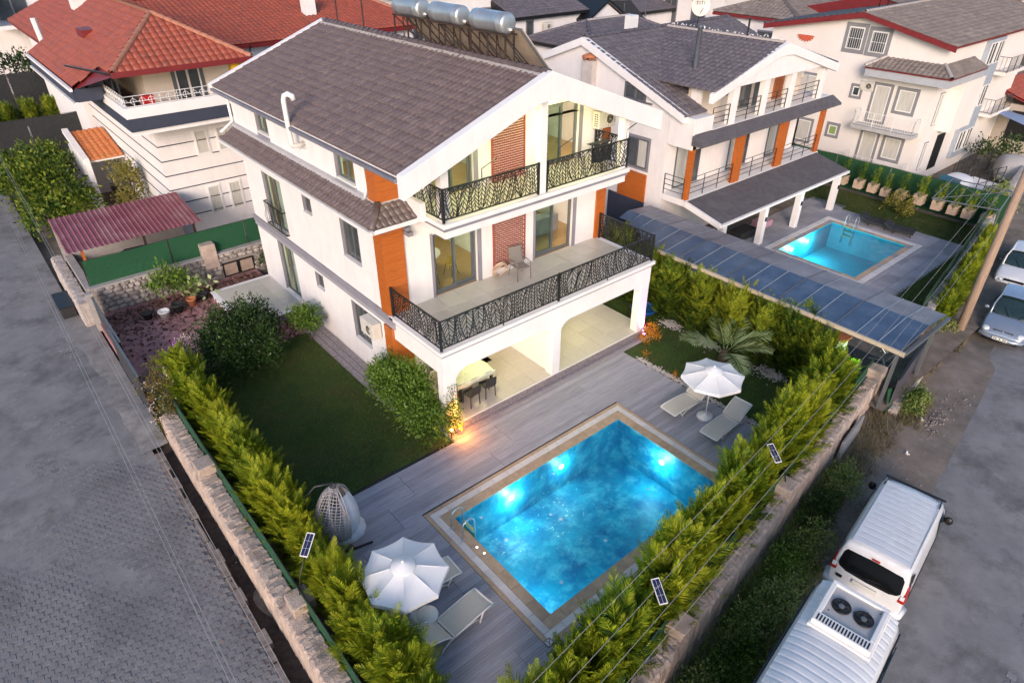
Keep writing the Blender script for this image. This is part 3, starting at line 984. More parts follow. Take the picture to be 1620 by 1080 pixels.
def verge(y0, y1, drop, top, name):
 mb = MB()
 for s in (-1, 1):
  o1 = (HXC + s * 5.12, ZR - 5.12 * SL + top); o2 = (HXC, ZR + top)
  i2x = HXC + s * .9
  pts = [(o1[0], y0, o1[1]), (o2[0], y0, o2[1]), (HXC, y0, ZR + top - drop - .12), (HXC + s * .45, y0, ZR + top - drop - .2), (i2x, y0, ZR - .9 * SL + top - drop),
    (o1[0], y0, o1[1] - drop)]
  mb.prism(pts, (0, y1 - y0, 0))
 return V(mb, name, M_trim, .012)
verge(14.34, 14.62, .64, .125, "gable_fascia")
verge(28.16, 28.45, .34, .125, "verge_kerb")
M_gutter = mat("grey_gutter", (0.22, 0.22, 0.26), (0.32, 0.32, 0.38), rough=.4, scale=3, metal=.4)
for s in (-1, 1):
 xe = HXC + s * 5.12
 mb = MB(); mb.box(xe - .055, 14.64, ZR - 5.12 * SL - .10, xe + .055, 28.15, ZR - 5.12 * SL + .005)
 V(mb, "gutter", M_gutter)
 mb = MB(); mb.box(HXC + s * 4.72, 14.64, ZR - 5.05 * SL - .22, HXC + s * 5.03, 28.15, ZR - 5.05 * SL - .105)
 V(mb, "soffit", M_trim)
mb = MB(); mb.smooth = True
mb.tube([(8.62, 16.95, 8.0), (8.66, 16.95, 7.85), (8.69, 16.95, 7.2), (8.6, 16.95, 6.95)], .045, 8); V(mb, "downpipe", M_trim)
mb = MB(); mb.smooth = True
mb.tube([(8.6, 27.45, 8.1), (8.68, 27.5, 7.8), (8.69, 27.5, 7.0), (8.3, 27.4, 6.78), (8.1, 27.3, 6.72)], .06, 8); V(mb, "downpipe", M_trim)
mb = MB(); mb.smooth = True
mb.tube([(8.76, 21.08, 7.55), (8.40, 21.1, 7.55), (8.36, 21.1, 7.62), (8.36, 21.1, 8.98), (8.39, 21.06, 9.12), (8.47, 20.96, 9.18), (8.56, 20.86, 9.12), (8.58, 20.84, 9.0)], .085, 12)
V(mb, "flue_pipe", M_plastic)
def side_window(i, y0, y1, z0, z1):
 w = MB()
 fr = .055
 x0, x1 = HX0 + .10, HX0 + .17
 w.box(x0, y0, z0, x1, y1, z0 + fr); w.box(x0, y0, z1 - fr, x1, y1, z1)
 w.box(x0, y0, z0 + fr, x1, y0 + fr, z1 - fr); w.box(x0, y1 - fr, z0 + fr, x1, y1, z1 - fr)
 if y1 - y0 > 1.0: w.box(x0, (y0 + y1) / 2 - .03, z0 + fr, x1, (y0 + y1) / 2 + .03, z1 - fr)
 f = V(w, "door" if i == 6 else "window", M_alu)
 g = MB(); g.box(HX0 + .125, y0 + fr, z0 + fr, HX0 + .145, y1 - fr, z1 - fr)
 V(g, "pane", M_glass if i in (0, 1, 3, 6) else M_wglass, parent=f)
 c = MB()
 if i in (3, 5, 6):
  for k in range(9):
   yy = y0 + .08 + (y1 - y0 - .16) * .55 * k / 8
   c.tube([(HX0 + .22, yy, z0 + .06), (HX0 + .22, yy, z1 - .06)], .05, 6)
  V(c, "curtain", M_curtain, parent=f)
 r = MB()
 t = .012
 r.box(HX0 - .008, y0 - .001, z0, HX0 + .099, y0 + t, z1); r.box(HX0 - .008, y1 - t, z0, HX0 + .099, y1 + .001, z1)
 r.box(HX0 - .008, y0 + t, z1 - t, HX0 + .099, y1 - t, z1 + .001)
 V(r, "reveal", M_grey, parent=f)
 s = MB(); s.box(HX0 - .05, y0 - .03, z0 - .035, HX0 + .10, y1 + .03, z0 - .001)
 V(s, "sill", M_trim, .006, parent=f)
 if i in (0, 1):
  a = MB(); a.box(HX0 - .012, y0 - .04, z0 - .34, HX0 - .001, y1 + .04, z0 - .036); V(a, "apron", M_grey, parent=f)
for i, (a, b, c, d) in enumerate(side_w):
 if i == 2:
  mb = MB()
  for k in range(5): mb.box(HX0 + .02, a, c + .08 * k, HX0 + .05, b, c + .08 * k + .05)
  V(mb, "vent_grille", M_trim); continue
 side_window(i, a, b, c, d)
jr = MB()
jr.box(8.60, 23.85, 4.28, 8.64, 25.65, 4.32); jr.box(8.60, 23.85, 3.36, 8.64, 25.65, 3.39)
for k in range(15):
 y = 23.9 + k * .123
 jr.tube([(8.62, y, 3.38), (8.62 - .05 * math.sin(k), y + .04, 3.7), (8.62, y - .03, 4.0), (8.62, y, 4.3)], .011, 5)
for y in (23.87, 25.63): jr.box(8.60, y - .02, 3.36, 8.74, y + .02, 3.40); jr.box(8.60, y - .02, 4.28, 8.74, y + .02, 4.32)
V(jr, "juliet_rail", M_metal)
mb = MB()
mb.box(8.66, 16.2, 2.92, 8.745, 27.45, 3.17); V(mb, "string_course", M_grey, .01)
mb = MB(); mb.box(8.70, 16.2, 2.72, 8.745, 27.45, 2.915); V(mb, "string_course", mat("pale_grey_trim", (.29, .28, .32), (.34, .33, .37), rough=.75, scale=2), .008)
mb = MB(); mb.box(8.42, 16.0, 6.16, 8.748, 27.3, 6.30); V(mb, "cornice", M_grey, .01)
sk = MB()
a_, b_, c_, d_ = (8.05, 15.72), (8.746, 16.44), (9.7, 15.72), (9.7, 16.44)
sk.poly([(*a_, 6.45), (8.05, 27.3, 6.45), (8.746, 27.3, 6.86), (*b_, 6.86)]); sk.poly([(*a_, 6.45), (*c_, 6.45), (*d_, 6.86), (*b_, 6.86)])
sk.poly([(*a_, 6.32), (8.05, 27.3, 6.32), (8.05, 27.3, 6.45), (*a_, 6.45)]); sk.poly([(*a_, 6.32), (*c_, 6.32), (*c_, 6.45), (*a_, 6.45)])
sk.poly([(*c_, 6.32), (*d_, 6.32), (*d_, 6.86), (*c_, 6.45)]); sk.poly([(*a_, 6.32), (8.05, 27.3, 6.32), (8.746, 27.3, 6.32), (*b_, 6.32)]); sk.poly([(*a_, 6.32), (*c_, 6.32), (*d_, 6.32), (*b_, 6.32)])
sko = V(sk, "skirt_roof", M_trim)
ss = (6.86 - 6.45) / .695
sl = math.hypot(.695, .41)
tile_slope("roof_tiles", (8.05, 15.72, 6.45), (0, 1, 0), (.695, 0, .41), [(0, 0), (11.6, 0), (11.6, sl * .93), (.72, sl * .93)], M_tile, sko, tw=.2, tl=.27, lift=.015)
s2 = math.hypot(.72, .41)
tile_slope("roof_tiles", (8.05, 15.72, 6.45), (1, 0, 0), (0, .72, .41), [(0, 0), (1.64, 0), (1.64, s2 * .93), (.70, s2 * .93)], M_tile, sko, tw=.2, tl=.27, lift=.015)
mb = MB(); mb.smooth = True
mb.tube([(8.07, 15.74, 6.5), (8.42, 16.1, 6.72), (8.72, 16.42, 6.92)], [.10, .115, .10], 10); V(mb, "hip_cap", M_tile, parent=sko)
mb = MB(); mb.box(7.95, 15.65, 6.36, 8.048, 27.3, 6.47); V(mb, "gutter", M_plastic, parent=sko)
mb = MB()
mb.box(8.6, 17.0, 6.83, 8.744, 27.35, 6.97); V(mb, "flashing", mat("lead_flashing", (.42, .41, .43), (.5, .49, .5), rough=.6, scale=3), parent=sko)
mb = MB()
for k, (dx, dz) in enumerate(((0, 0), (.12, .12), (.24, .24))):
 mb.box(9.45, 16.1 + dx, 6.16 - .14 * (3 - k) + .02, 9.62, 16.44, 6.16 - .14 * (2 - k))
V(mb, "bracket", M_grey)
def clad(name, x0, y0, x1, y1, z0, z1, h=.16):
 base = MB(); base.box(x0 + .012, y0 + .012, z0, x1 - .012, y1 - .012, z1)
 b = V(base, name, M_wood)
 z = z0
 while z < z1 - .02:
  q = min(z + h, z1)
  mb = MB(); mb.box(x0, y0, z + .003, x1, y1, q - .003); V(mb, "cladding_board", M_wood, parent=b)
  z += h
 return b
clad("corner_pillar", 8.66, 16.36, 9.42, 16.85, ZB + .001, 6.14, .3)
clad("corner_pillar", 8.66, 16.36, 9.42, 16.85, .3, 2.7, .3)
clad("corner_pillar", 8.66, 16.36, 9.52, 16.85, 6.93, 8.05, .3)
clad("pilaster", 17.88, 16.37, 18.36, 16.44, ZB + .001, 6.1, .3)
clad("pilaster", 18.0, 16.37, 18.36, 16.44, ZU + .001, 8.2, .3)
nbrick = 0
brick_rest = MB()
def brick_panel(x0, x1, z0, z1, y):
 global nbrick
 b = MB(); b.box(x0, y - .02, z0, x1, y - .002, z1)
 po = V(b, "brick_panel", M_mortar)
 ed = MB(); ed.box(x0 - .05, y - .05, z0, x0 - .001, y - .003, z1); ed.box(x1 + .001, y - .05, z0, x1 + .05, y - .003, z1)
 V(ed, "brick_edging", M_redb, parent=po)
 bl, bh = .175, .078
 nrow = int((z1 - z0) / bh)
 proto = None
 for r in range(nrow):
  off = 0 if r % 2 else -bl / 2
  x = x0 + off
  while x < x1 - .03:
   a, c = max(x, x0), min(x + bl, x1)
   x += bl
   if c - a < .05: continue
   dp = .042 + RNG.uniform(0, .006)
   z = z0 + r * bh
   if nbrick < 300:
    m1 = MB(); m1.box(a + .014, y - dp, z + .015, c - .014, y - .021, z + bh - .015); m1.build("brick", M_brick, po); nbrick += 1
   else:
    brick_rest.box(a + .014, y - dp, z + .015, c - .014, y - .021, z + bh - .015)
 return po
M_redb = mat("red_edging", (0.25, 0.055, 0.035), (0.32, 0.085, 0.055), rough=.8, scale=8)
brick_panel(12.95, 14.3, ZB + .2, 6.05, HY0)
po = brick_panel(12.95, 14.25, ZU + .005, 9.2, HY0)
stuff(V(brick_rest, "brick_field", M_brick, parent=po))
brick_panel_low = MB(); brick_panel_low.box(12.35, HY0 - .03, ZT + .01, 13.3, HY0 - .002, 2.2); V(brick_panel_low, "brick_panel", M_brick)
def sliding_door(x0, x1, z0, z1, open_half, m=M_alu):
 f = MB(); y0, y1 = HY0 + .10, HY0 + .20
 f.box(x0, y0, z0, x1, y1, z0 + .09); f.box(x0, y0, z1 - .07, x1, y1, z1)
 f.box(x0, y0, z0 + .09, x0 + .07, y1, z1 - .07); f.box(x1 - .07, y0, z0 + .09, x1, y1, z1 - .07)
 fo = V(f, "sliding_door", m)
 xm = (x0 + x1) / 2
 for k, (a, b, yy) in enumerate(((x0 + .07, xm + .05, HY0 + .12), (xm - .05, x1 - .07, HY0 + .165))):
  if open_half == k: a, b = (x0 + .07, xm + .02) if k else (xm - .05, x1 - .07)
  l = MB()
  for (p, q) in ((a, a + .075), (b - .075, b)): l.box(p, yy, z0 + .092, q, yy + .03, z1 - .072)
  l.box(a + .075, yy, z0 + .092, b - .075, yy + .03, z0 + .17); l.box(a + .075, yy, z1 - .15, b - .075, yy + .03, z1 - .072)
  lo = V(l, "door_leaf", m, parent=fo)
  if True:
   g = MB(); g.box(a + .075, yy + .01, z0 + .17, b - .075, yy + .018, z1 - .15); V(g, "pane", M_glass, parent=fo)
 r = MB(); t = .02
 r.box(x1 + .001, HY0 - .02, z0, x1 + .17, HY0 - .001, z1 + .05); V(r, "door_surround", M_grey, parent=fo)
 r = MB(); r.box(x0 - .10, HY0 - .02, z0, x0 - .001, HY0 - .001, z1 + .05); V(r, "door_surround", M_grey, parent=fo)
 return fo
sliding_door(10.5, 12.25, ZB, 5.42, None)
sliding_door(14.85, 16.7, ZB, 5.42, 1)
sliding_door(10.6, 12.2, ZU, 8.6, None)
sliding_door(15.3, 16.78, ZU, 8.62, 1)
sliding_door(10.0, 11.6, ZT, 2.4, None)
sliding_door(15.0, 16.6, ZT, 2.4, None)
bx0, bx1, by0 = 8.66, 18.2, 13.55
mb = MB(); mb.box(bx0, by0, 3.06, bx1, 16.44, 3.19); V(mb, "balcony_slab", M_trim, .012)
mb = MB(); mb.box(bx0 + .05, by0 + .05, 2.99, bx1 - .05, 16.44, 3.058); V(mb, "slab_moulding", M_grey)
mb = MB()
mb.box(bx0 + .09, by0 + .09, 2.32, bx1 - .09, by0 + .36, 2.988)
mb.box(bx0 + .09, by0 + .36, 2.32, bx0 + .36, 16.35, 2.988); mb.box(bx1 - .36, by0 + .36, 2.32, bx1 - .09, 16.44, 2.988)
mb.box(13.28, by0 + .36, 2.45, 13.52, 16.44, 2.988)
V(mb, "balcony_beam", M_trim)
mb = MB(); mb.box(bx0 + .37, by0 + .37, 2.94, bx1 - .37, 16.44, 2.985); V(mb, "terrace_ceiling", M_trim)
for x0, x1 in ((8.75, 9.2), (13.22, 13.6), (17.66, 18.1)):
 mb = MB(); mb.box(x0, by0 + .09, -.3, x1, by0 + .42, 2.318); V(mb, "column", M_trim, .012)
 for s in (-1, 1):
  xx = x0 if s < 0 else x1
  if (x0 < 9 and s < 0) or (x0 > 17 and s > 0): continue
  pts = [(xx, by0 + .12, 2.317), (xx + s * .62, by0 + .12, 2.317)]
  for k in range(1, 6):
   an = math.pi / 2 * k / 6
   pts.append((xx + s * (.62 - .62 * math.sin(an)) , by0 + .12, 2.317 - .42 * (1 - math.cos(an))))
  pts.append((xx, by0 + .12, 2.317 - .46))
  mb = MB(); mb.prism(pts, (0, .24, 0)); V(mb, "arch_spandrel", M_trim)
mb = MB(); mb.box(13.30, by0 + .43, ZT, 13.52, 16.44, 2.44); V(mb, "party_wall", M_white)
def tiles(name, x0, x1, y0, y1, z, tx, ty, m, parent, th=.012):
 nx, ny = max(1, round((x1 - x0) / tx)), max(1, round((y1 - y0) / ty))
 sx, sy = (x1 - x0) / nx, (y1 - y0) / ny
 pro = MB(); pro.box(-sx / 2 + .003, -sy / 2 + .003, -th, sx / 2 - .003, sy / 2 - .003, 0)
 f0 = None
 for i in range(nx):
  for j in range(ny):
   c = (x0 + (i + .5) * sx, y0 + (j + .5) * sy, z + RNG.normal(0, .0006))
   if f0 is None:
    f0 = pro.build(name, m, parent)
    f0.location = Vector(c) - (parent.location if parent else Vector((0, 0, 0)))
    for v in f0.data.vertices: v.co += parent.location
   else:
    instance(name, f0, c, 0, parent=parent)
tiles("balcony_tile", bx0 + .28, bx1 - .25, by0 + .28, 16.43, 3.206, .78, .78, M_stonefloor, villa)
terr = MB(); terr.box(8.76, 13.62, -.3, 18.25, 16.44, ZT - .014); V(terr, "terrace_slab", M_trim)
tiles("terrace_tile", 8.8, 13.28, 13.66, 16.43, ZT, .75, .7, M_stonefloor, villa)
tiles("terrace_tile", 13.62, 18.2, 13.66, 16.43, ZT, .75, .7, M_stonefloor, villa)
M_slip = mat("grey_split_stone", (0.15, 0.13, 0.14), (0.34, 0.30, 0.31), rough=.9, scale=14, bump=.5, bscale=40)
def slips(x0, y0, x1, y1, z0, z1, nrm, name, parent):
 mb = MB(); d = Vector((x1 - x0, y1 - y0, 0)); L = d.length; d.normalize()
 nv = Vector(nrm)
 z = z0
 while z < z1 - .02:
  h = random.uniform(.04, .06); h = min(h, z1 - z)
  u = random.uniform(-.2, 0)
  while u < L:
   l = random.uniform(.14, .34)
   a, b = max(u, 0), min(u + l, L)
   if b > a + .01:
    dp = random.uniform(.02, .055)
    c = Vector((x0, y0, 0)) + d * ((a + b) / 2) + nv * (dp / 2) + Vector((0, 0, z + h / 2))
    mb.obox(c, d, nv, (0, 0, 1), (b - a) / 2 - .003, dp / 2, h / 2 - .003)
   u += l
  z += h
 return stuff(mb.build(name, M_slip, parent))
slips(8.76, 13.62, 18.25, 13.62, 0.0, ZT - .02, (0, -1, 0), "stone_riser", villa)
mb = MB(); mb.box(8.8, 13.30, .001, 18.2, 13.56, .02); V(mb, "step_strip", mat("lilac_step", (.26, .24, .27), (.34, .31, .34), rough=.8, scale=5))
ux0, ux1, uy0 = 9.72, 17.5, 14.6
mb = MB(); mb.box(ux0, uy0, 6.40, ux1, 16.44, ZU - .012); V(mb, "balcony_slab", M_trim, .012)
mb = MB(); mb.box(ux0 + .05, uy0 + .05, 6.30, ux1 - .05, 16.44, 6.398); V(mb, "slab_moulding", M_grey)
mb = MB(); mb.box(ux0 + .10, uy0 + .10, 6.06, ux1 - .10, 16.44, 6.298); V(mb, "slab_soffit", M_trim)
mb = MB(); mb.box(ux1 - .02, 16.0, 6.38, 18.4, 16.44, 6.6); V(mb, "balcony_slab", M_trim)
tiles("balcony_tile", ux0 + .2, ux1 - .2, uy0 + .22, 16.43, ZU + .004, .7, .7, M_stonefloor, villa)
mb = MB(); mb.box(9.55, 15.45, 6.41, 9.715, 16.44, 6.98); V(mb, "parapet", M_trim, .01)
for x, y in ((9.96, 14.92), (13.53, 14.80), (17.28, 14.84)):
 zt = ZR - abs(x - HXC) * SL - .14
 mb = MB(); mb.box(x - .13, y - .13, ZU, x + .13, y + .13, zt); V(mb, "column", M_trim, .01)
railing("black leaf cut metal railing round the lower balcony of the villa", [(8.76, 16.3), (8.76, 13.66), (18.08, 13.66), (18.08, 16.3)], 3.195, 1.0, 3, corners=((13.42, 13.66),))
railing("black leaf cut metal railing at left half of the upper balcony", [(9.80, 16.2), (9.80, 14.7), (13.36, 14.7)], ZU + .005, .98, 21)
railing("black leaf cut metal railing at right half of the upper balcony", [(13.70, 14.7), (17.40, 14.7), (17.40, 16.2)], ZU + .005, .98, 31)
for x in (11.2, 14.2, 17.3):
 mb = MB(); mb.tube([(x, 14.72, ZU + .98), (x, 14.72, ZU + 1.28), (x + .5, 14.66, ZU + 1.5)], .016, 6); V(mb, "awning_bracket", M_metal)
t = thing("side_porch", "low tiled porch platform by the side door of the white villa", "porch", (7.5, 25.5, 0))
mb = MB(); mb.box(6.22, 23.72, -.3, 8.74, 27.35, .27); mb.build("base", M_trim, t)
mb = MB(); mb.box(6.16, 23.66, .271, 8.74, 27.41, .305); mb.build("edge", M_trim, t, .008)
tiles("porch_tile", 6.34, 8.7, 23.86, 27.2, .318, .6, .6, M_stonefloor, t)
slips(6.2, 23.715, 8.74, 23.715, -.05, .26, (0, -1, 0), "stone_facing", t)
mb = MB()
rg = random.Random(4)
for j in range(3):
 y = 15.2
 while y < 22.4:
  l = rg.uniform(.22, .5)
  x0 = 8.06 + j * .225
  zz = -.02 + j * .045
  mb.obox((x0 + .11, y + l / 2, zz), (1, 0, .2), (0, 1, 0), (-.2, 0, 1), .105, l / 2 - .008, .03 + rg.uniform(-.008, .008))
  y += l
tag(stuff(mb.build("stone_apron", M_slip)), "sloping strip of grey stone slabs along the side wall of the villa", "paving")
M_spot = emitmat("warm_spot_glow", (1.0, 0.86, 0.55), 30)
def spot_disc(x, y, z, parent=None):
 mb = MB(); mb.lathe((x, y, z - .012), [(.07, 0), (.075, .012)], 14); return V(mb, "spot_lamp", M_spot)
YG = (0.98, 1.0, 0.42)
for x in (14.1, 15.6, 17.0, 10.9, 12.3):
 zc = ZR - abs(x - HXC) * SL - .11
 spot_disc(x, 15.45, zc)
for x in (11.6, 15.3):
 lamp("balcony_light", (x, 15.4, 8.55), 52, YG, .12)
for x in (11.2, 15.6):
 mb = MB(); mb.lathe((x, 15.1, 2.925), [(.10, 0), (.11, .014)], 14); V(mb, "spot_lamp", M_spot)
 lamp("terrace_light", (x, 15.0, 2.72), 42, (1.0, .93, .42), .12)
for x, z, p in ((11.3, 5.6, 52), (15.8, 5.6, 52), (11.3, 8.9, 52), (15.8, 8.9, 52)):
 lamp("room_light", (x, 18.6, z), p, (1.0, .9, .62), .15)
for x in (10.4, 12.7, 15.0, 17.2):
 lamp("soffit_light", (x, 15.3, 5.9), 5, (1.0, .88, .66), .06)
 mb = MB(); mb.lathe((x, 15.3, 6.05), [(.05, 0), (.05, .009)], 10); V(mb, "spot_lamp", M_spot)
lamp("side_window_light", (9.8, 24.6, 5.2), 22, (1.0, .88, .55), .1)
lamp("side_door_light", (9.8, 24.6, 2.3), 22, (1.0, .88, .55), .1)
lamp("side_upper_light", (9.8, 24.4, 8.0), 18, (1.0, .88, .55), .1)
lamp("side_upper_light", (9.8, 18.3, 8.0), 14, (.8, 1.0, .75), .1)
def _unit(a):
 return a / (np.linalg.norm(a, axis=-1, keepdims=True) + 1e-9)
def diamonds(P, D, S, L, W, fold=0.15):
 """Leaf-shaped quads: base P, direction D, side S, length L, width W."""
 n = len(P)
 L = L[:, None]; W = W[:, None]
 N = np.cross(D, S)
 a = P; b = P + D * L * .45 + S * W * .5 + N * W * fold; c = P + D * L; d = P + D * L * .45 - S * W * .5 + N * W * fold
 V = np.stack([a, b, c, d], 1).reshape(-1, 3)
 F = np.arange(4 * n).reshape(n, 4)
 return V, F
def cypress_mesh(name, h, r, nplume, seed, m, parent, nb=10, base=0.06, wmul=1.0, lmul=1.0):
 g = np.random.default_rng(seed)
 z = h * (base + (0.90 - base) * g.beta(1.15, 1.25, nplume))
 lobes = g.uniform(-.4, .4, 5) * r
 az = g.uniform(0, 2 * np.pi, nplume)
 Rz = r * np.sqrt(np.clip(1 - ((z / h - .32) / .78) ** 2, .03, 1)) * (0.80 + .25 * np.sin(az * 3 + seed))
 out = np.stack([np.cos(az), np.sin(az), np.zeros(nplume)], 1)
 P = out * (Rz * g.uniform(.30, .78, nplume))[:, None] + np.stack([np.zeros(nplume), np.zeros(nplume), z], 1)
 el = np.radians(38 + 38 * (z / h) + g.normal(0, 11, nplume))
 D = out * np.cos(el)[:, None] + np.array([0, 0, 1]) * np.sin(el)[:, None]
 D = _unit(D + g.normal(0, .18, (nplume, 3)))
 tang = np.stack([-np.sin(az), np.cos(az), np.zeros(nplume)], 1)
 S = _unit(tang + g.normal(0, .28, (nplume, 3)))
 S = _unit(S - D * np.sum(S * D, 1, keepdims=True))
 L = (.30 + .26 * g.random(nplume)) * (h / 1.9) * lmul
 Vs, Fs = [], []; n0 = 0
 for k in range(nb):
  t = (k + .4) / nb
  for s in (-1, 1):
   bp = P + D * (L * t)[:, None]
   bd = _unit(D * .80 + S * s * (.70 - .2 * t) + g.normal(0, .055, (nplume, 3)))
   bl = L * (.46 * (1 - t) ** .85 + .06)
   bs = _unit(np.cross(bd, np.cross(D, S)) + g.normal(0, .35, (nplume, 3)))
   V, F = diamonds(bp, bd, bs, bl, (.018 + .020 * (1 - t)) * np.ones(nplume) * wmul * (h / 1.9) ** .5)
   Vs.append(V); Fs.append(F + n0); n0 += len(V)
 V, F = diamonds(P, D, S, L * 1.08, .022 * np.ones(nplume))
 Vs.append(V); Fs.append(F + n0)
 return npmesh(name, np.concatenate(Vs), np.concatenate(Fs), m, parent)
def leaf_cloud(blobs, n, size, seed, shell=.55, droop=.0):
 """blobs: (cx, cy, cz, rx, ry, rz). Leaves in clumps near the surface of the blobs."""
 g = np.random.default_rng(seed)
 w = np.array([b[3] * b[4] * b[5] for b in blobs]) ** .7
 w /= w.sum()
 Vs, Fs = [], []; n0 = 0
 for b, ww in zip(blobs, w):
  k = max(8, int(n * ww))
  nc = max(4, k // 14)                       # clump centres (twigs)
  u = _unit(g.normal(0, 1, (nc, 3))); u[:, 2] = np.where(u[:, 2] < -.55, -u[:, 2] * .5, u[:, 2])
  rad = shell + (1.04 - shell) * g.random(nc) ** .6
  rad = np.where(g.random(nc) < .13, rad * 1.17, rad); rad *= 1 + .10 * np.sin(u[:, 0] * 7 + seed) + .08 * np.sin(u[:, 2] * 9)
  C = u * rad[:, None] * np.array(b[3:6]) + np.array(b[:3])
  ci = g.integers(0, nc, k)
  P = C[ci] + g.normal(0, size * .95, (k, 3))
  D = _unit(u[ci] * .8 + g.normal(0, .65, (k, 3)) + np.array([0, 0, .25 - droop]))
  S = _unit(np.cross(D, g.normal(0, 1, (k, 3))))
  V, F = diamonds(P, D, S, size * g.uniform(.75, 1.35, k), size * .5 * g.uniform(.75, 1.2, k))
  Vs.append(V); Fs.append(F + n0); n0 += len(V)
 return np.concatenate(Vs), np.concatenate(Fs)
def trunk_mesh(loc, h, r, parent, lean=(0, 0), limbs=4, seed=0, spread=.5):
 rg = random.Random(seed)
 x, y, z = loc
 mb = MB(); mb.smooth = True
 mb.tube([(x, y, z - .1), (x + lean[0] * .4, y + lean[1] * .4, z + h * .45), (x + lean[0], y + lean[1], z + h)], [r, r * .75, r * .4], 7)
 for k in range(limbs):
  a = 2 * math.pi * k / limbs + rg.random()
  t = rg.uniform(.35, .8)
  p = Vector((x + lean[0] * t, y + lean[1] * t, z + h * t))
  q = p + Vector((math.cos(a) * spread, math.sin(a) * spread, h * rg.uniform(.25, .5)))
  mb.tube([p, (p + q) / 2 + Vector((0, 0, .05)), q], [r * .45, r * .3, r * .14], 5)
 return mb.build("trunk", M_bark, parent)
def bush(name, label, cat, blobs, n, size, m, seed, trunk=None, group=None, shell=.5, droop=0):
 cx, cy = blobs[0][0], blobs[0][1]
 t = thing(name, label, cat, (cx, cy, 0), group)
 V, F = leaf_cloud(blobs, n, size, seed, shell, droop)
 npmesh("crown", V, F, m, t)
 if trunk:
  trunk_mesh((trunk[0], trunk[1], trunk[2] if len(trunk) > 4 else 0), trunk[-2], trunk[-1], t, limbs=5, seed=seed)
 return t
def grass(name, n, sampler, hmin, hmax, w, seed, m, parent=None, lean=.5):
 g = np.random.default_rng(seed)
 P = sampler(g, n)
 n = len(P)
 az = g.uniform(0, 2 * np.pi, n)
 S = np.stack([np.cos(az), np.sin(az), np.zeros(n)], 1)
 H = g.uniform(hmin, hmax, n)
 T = P + np.stack([g.normal(0, lean, n) * H, g.normal(0, lean, n) * H, H], 1)
 V = np.stack([P - S * w / 2, P + S * w / 2, T], 1).reshape(-1, 3)
 F = np.arange(3 * n).reshape(n, 3)
 return stuff(npmesh(name, V, F, m, parent))
def rect_sampler(x0, x1, y0, y1, z, hole=None):
 def f(g, n):
  P = np.stack([g.uniform(x0, x1, n), g.uniform(y0, y1, n), np.full(n, z)], 1)
  if hole: P = P[~hole(P[:, 0], P[:, 1])]
  return P
 return f
def rough_wall(name, label, p0, p1, w, z0, z1, seed, m=None, side=1):
 """Rough rendered stone wall from p0 to p1; thickness w to the left of the direction."""
 t = thing(name, label, "wall", (*p0, z0))
 a, b = Vector((*p0, 0)), Vector((*p1, 0))
 d = (b - a).normalized(); nv = Vector((-d.y, d.x, 0)) * side
 L = (b - a).length
 g = random.Random(seed)
 n = int(L / .075)
 prof = [(0, z0), (0, z0 + (z1 - z0) * .35), (-.015, z0 + (z1 - z0) * .7), (.0, z1 - .05), (.05, z1), (w * .35, z1 + .015), (w * .68, z1 + .01), (w - .04, z1), (w, z1 - .06), (w, z0)]
 mb = MB(); mb.smooth = False
 base = 0
 for i in range(n + 1):
  for k, (q, z) in enumerate(prof):
   amp = .017 if 0 < k < len(prof) - 1 else .008
   p = a + d * (L * i / n + g.uniform(-.03, .03)) + nv * (q + g.gauss(0, amp)) + Vector((0, 0, z + g.gauss(0, amp * .8)))
   mb.v.append(tuple(p))
 k = len(prof)
 for i in range(n):
  for j in range(k - 1):
   mb.face((i * k + j, (i + 1) * k + j, (i + 1) * k + j + 1, i * k + j + 1))
 mb.face(range(k)); mb.face([n * k + q for q in range(k)][::-1])
 mb.build("wall_body", m or M_wallstone, t)
 return t
WL = rough_wall("garden_wall", "rough beige stone garden wall beside the paved road on the left", (1.96, 3.4), (1.96, 19.6), .5, -.66, .62, 1, side=-1)
WR0, WR1 = (2.2, 3.35), (21.75, 3.35 + 19.55 * .1385)
WR = rough_wall("garden_wall", "rough beige stone garden wall below the long solar-lamp hedge on the right, by the parked vans", WR0, WR1, .42, -.78, .62, 2)
def cap_block(parent, x, y, w, rz, z0=.55, z1=.92):
 mb = MB()
 c, s = math.cos(rz), math.sin(rz)
 g = random.Random(int(x * 100))
 v = []
 for z in (z0, z1):
  for dx, dy in ((-w, -w), (w, -w), (w, w), (-w, w)):
   v.append((x + dx * c - dy * s + g.gauss(0, .015), y + dx * s + dy * c + g.gauss(0, .015), z + g.gauss(0, .015)))
 mb.v = v
 for q in ((3, 2, 1, 0), (4, 5, 6, 7), (0, 1, 5, 4), (1, 2, 6, 5), (2, 3, 7, 6), (3, 0, 4, 7)): mb.face(q)
 return mb.build("pier_block", M_wallstone, parent, .03)
for x, y in ((2.27, 16.25), (2.42, 10.42)): cap_block(WL, x, y, .27, 0)
for x, y in ((14.15, 5.28), (8.55, 4.5), (21.45, 6.22)): cap_block(WR, x, y, .26, math.atan(.1385))
mb = MB()
d = Vector((1, .1385, 0)).normalized(); nv = Vector((d.y, -d.x, 0))
c = Vector((18.6, 3.35 + 16.4 * .1385, 0)) + nv * .16
mb.obox(c + Vector((0, 0, -.15)), d, nv + Vector((0, 0, .25)), (0, 0, 1), .9, .05, .42)
mb.build("loose_slab", M_concrete, WR, .02)
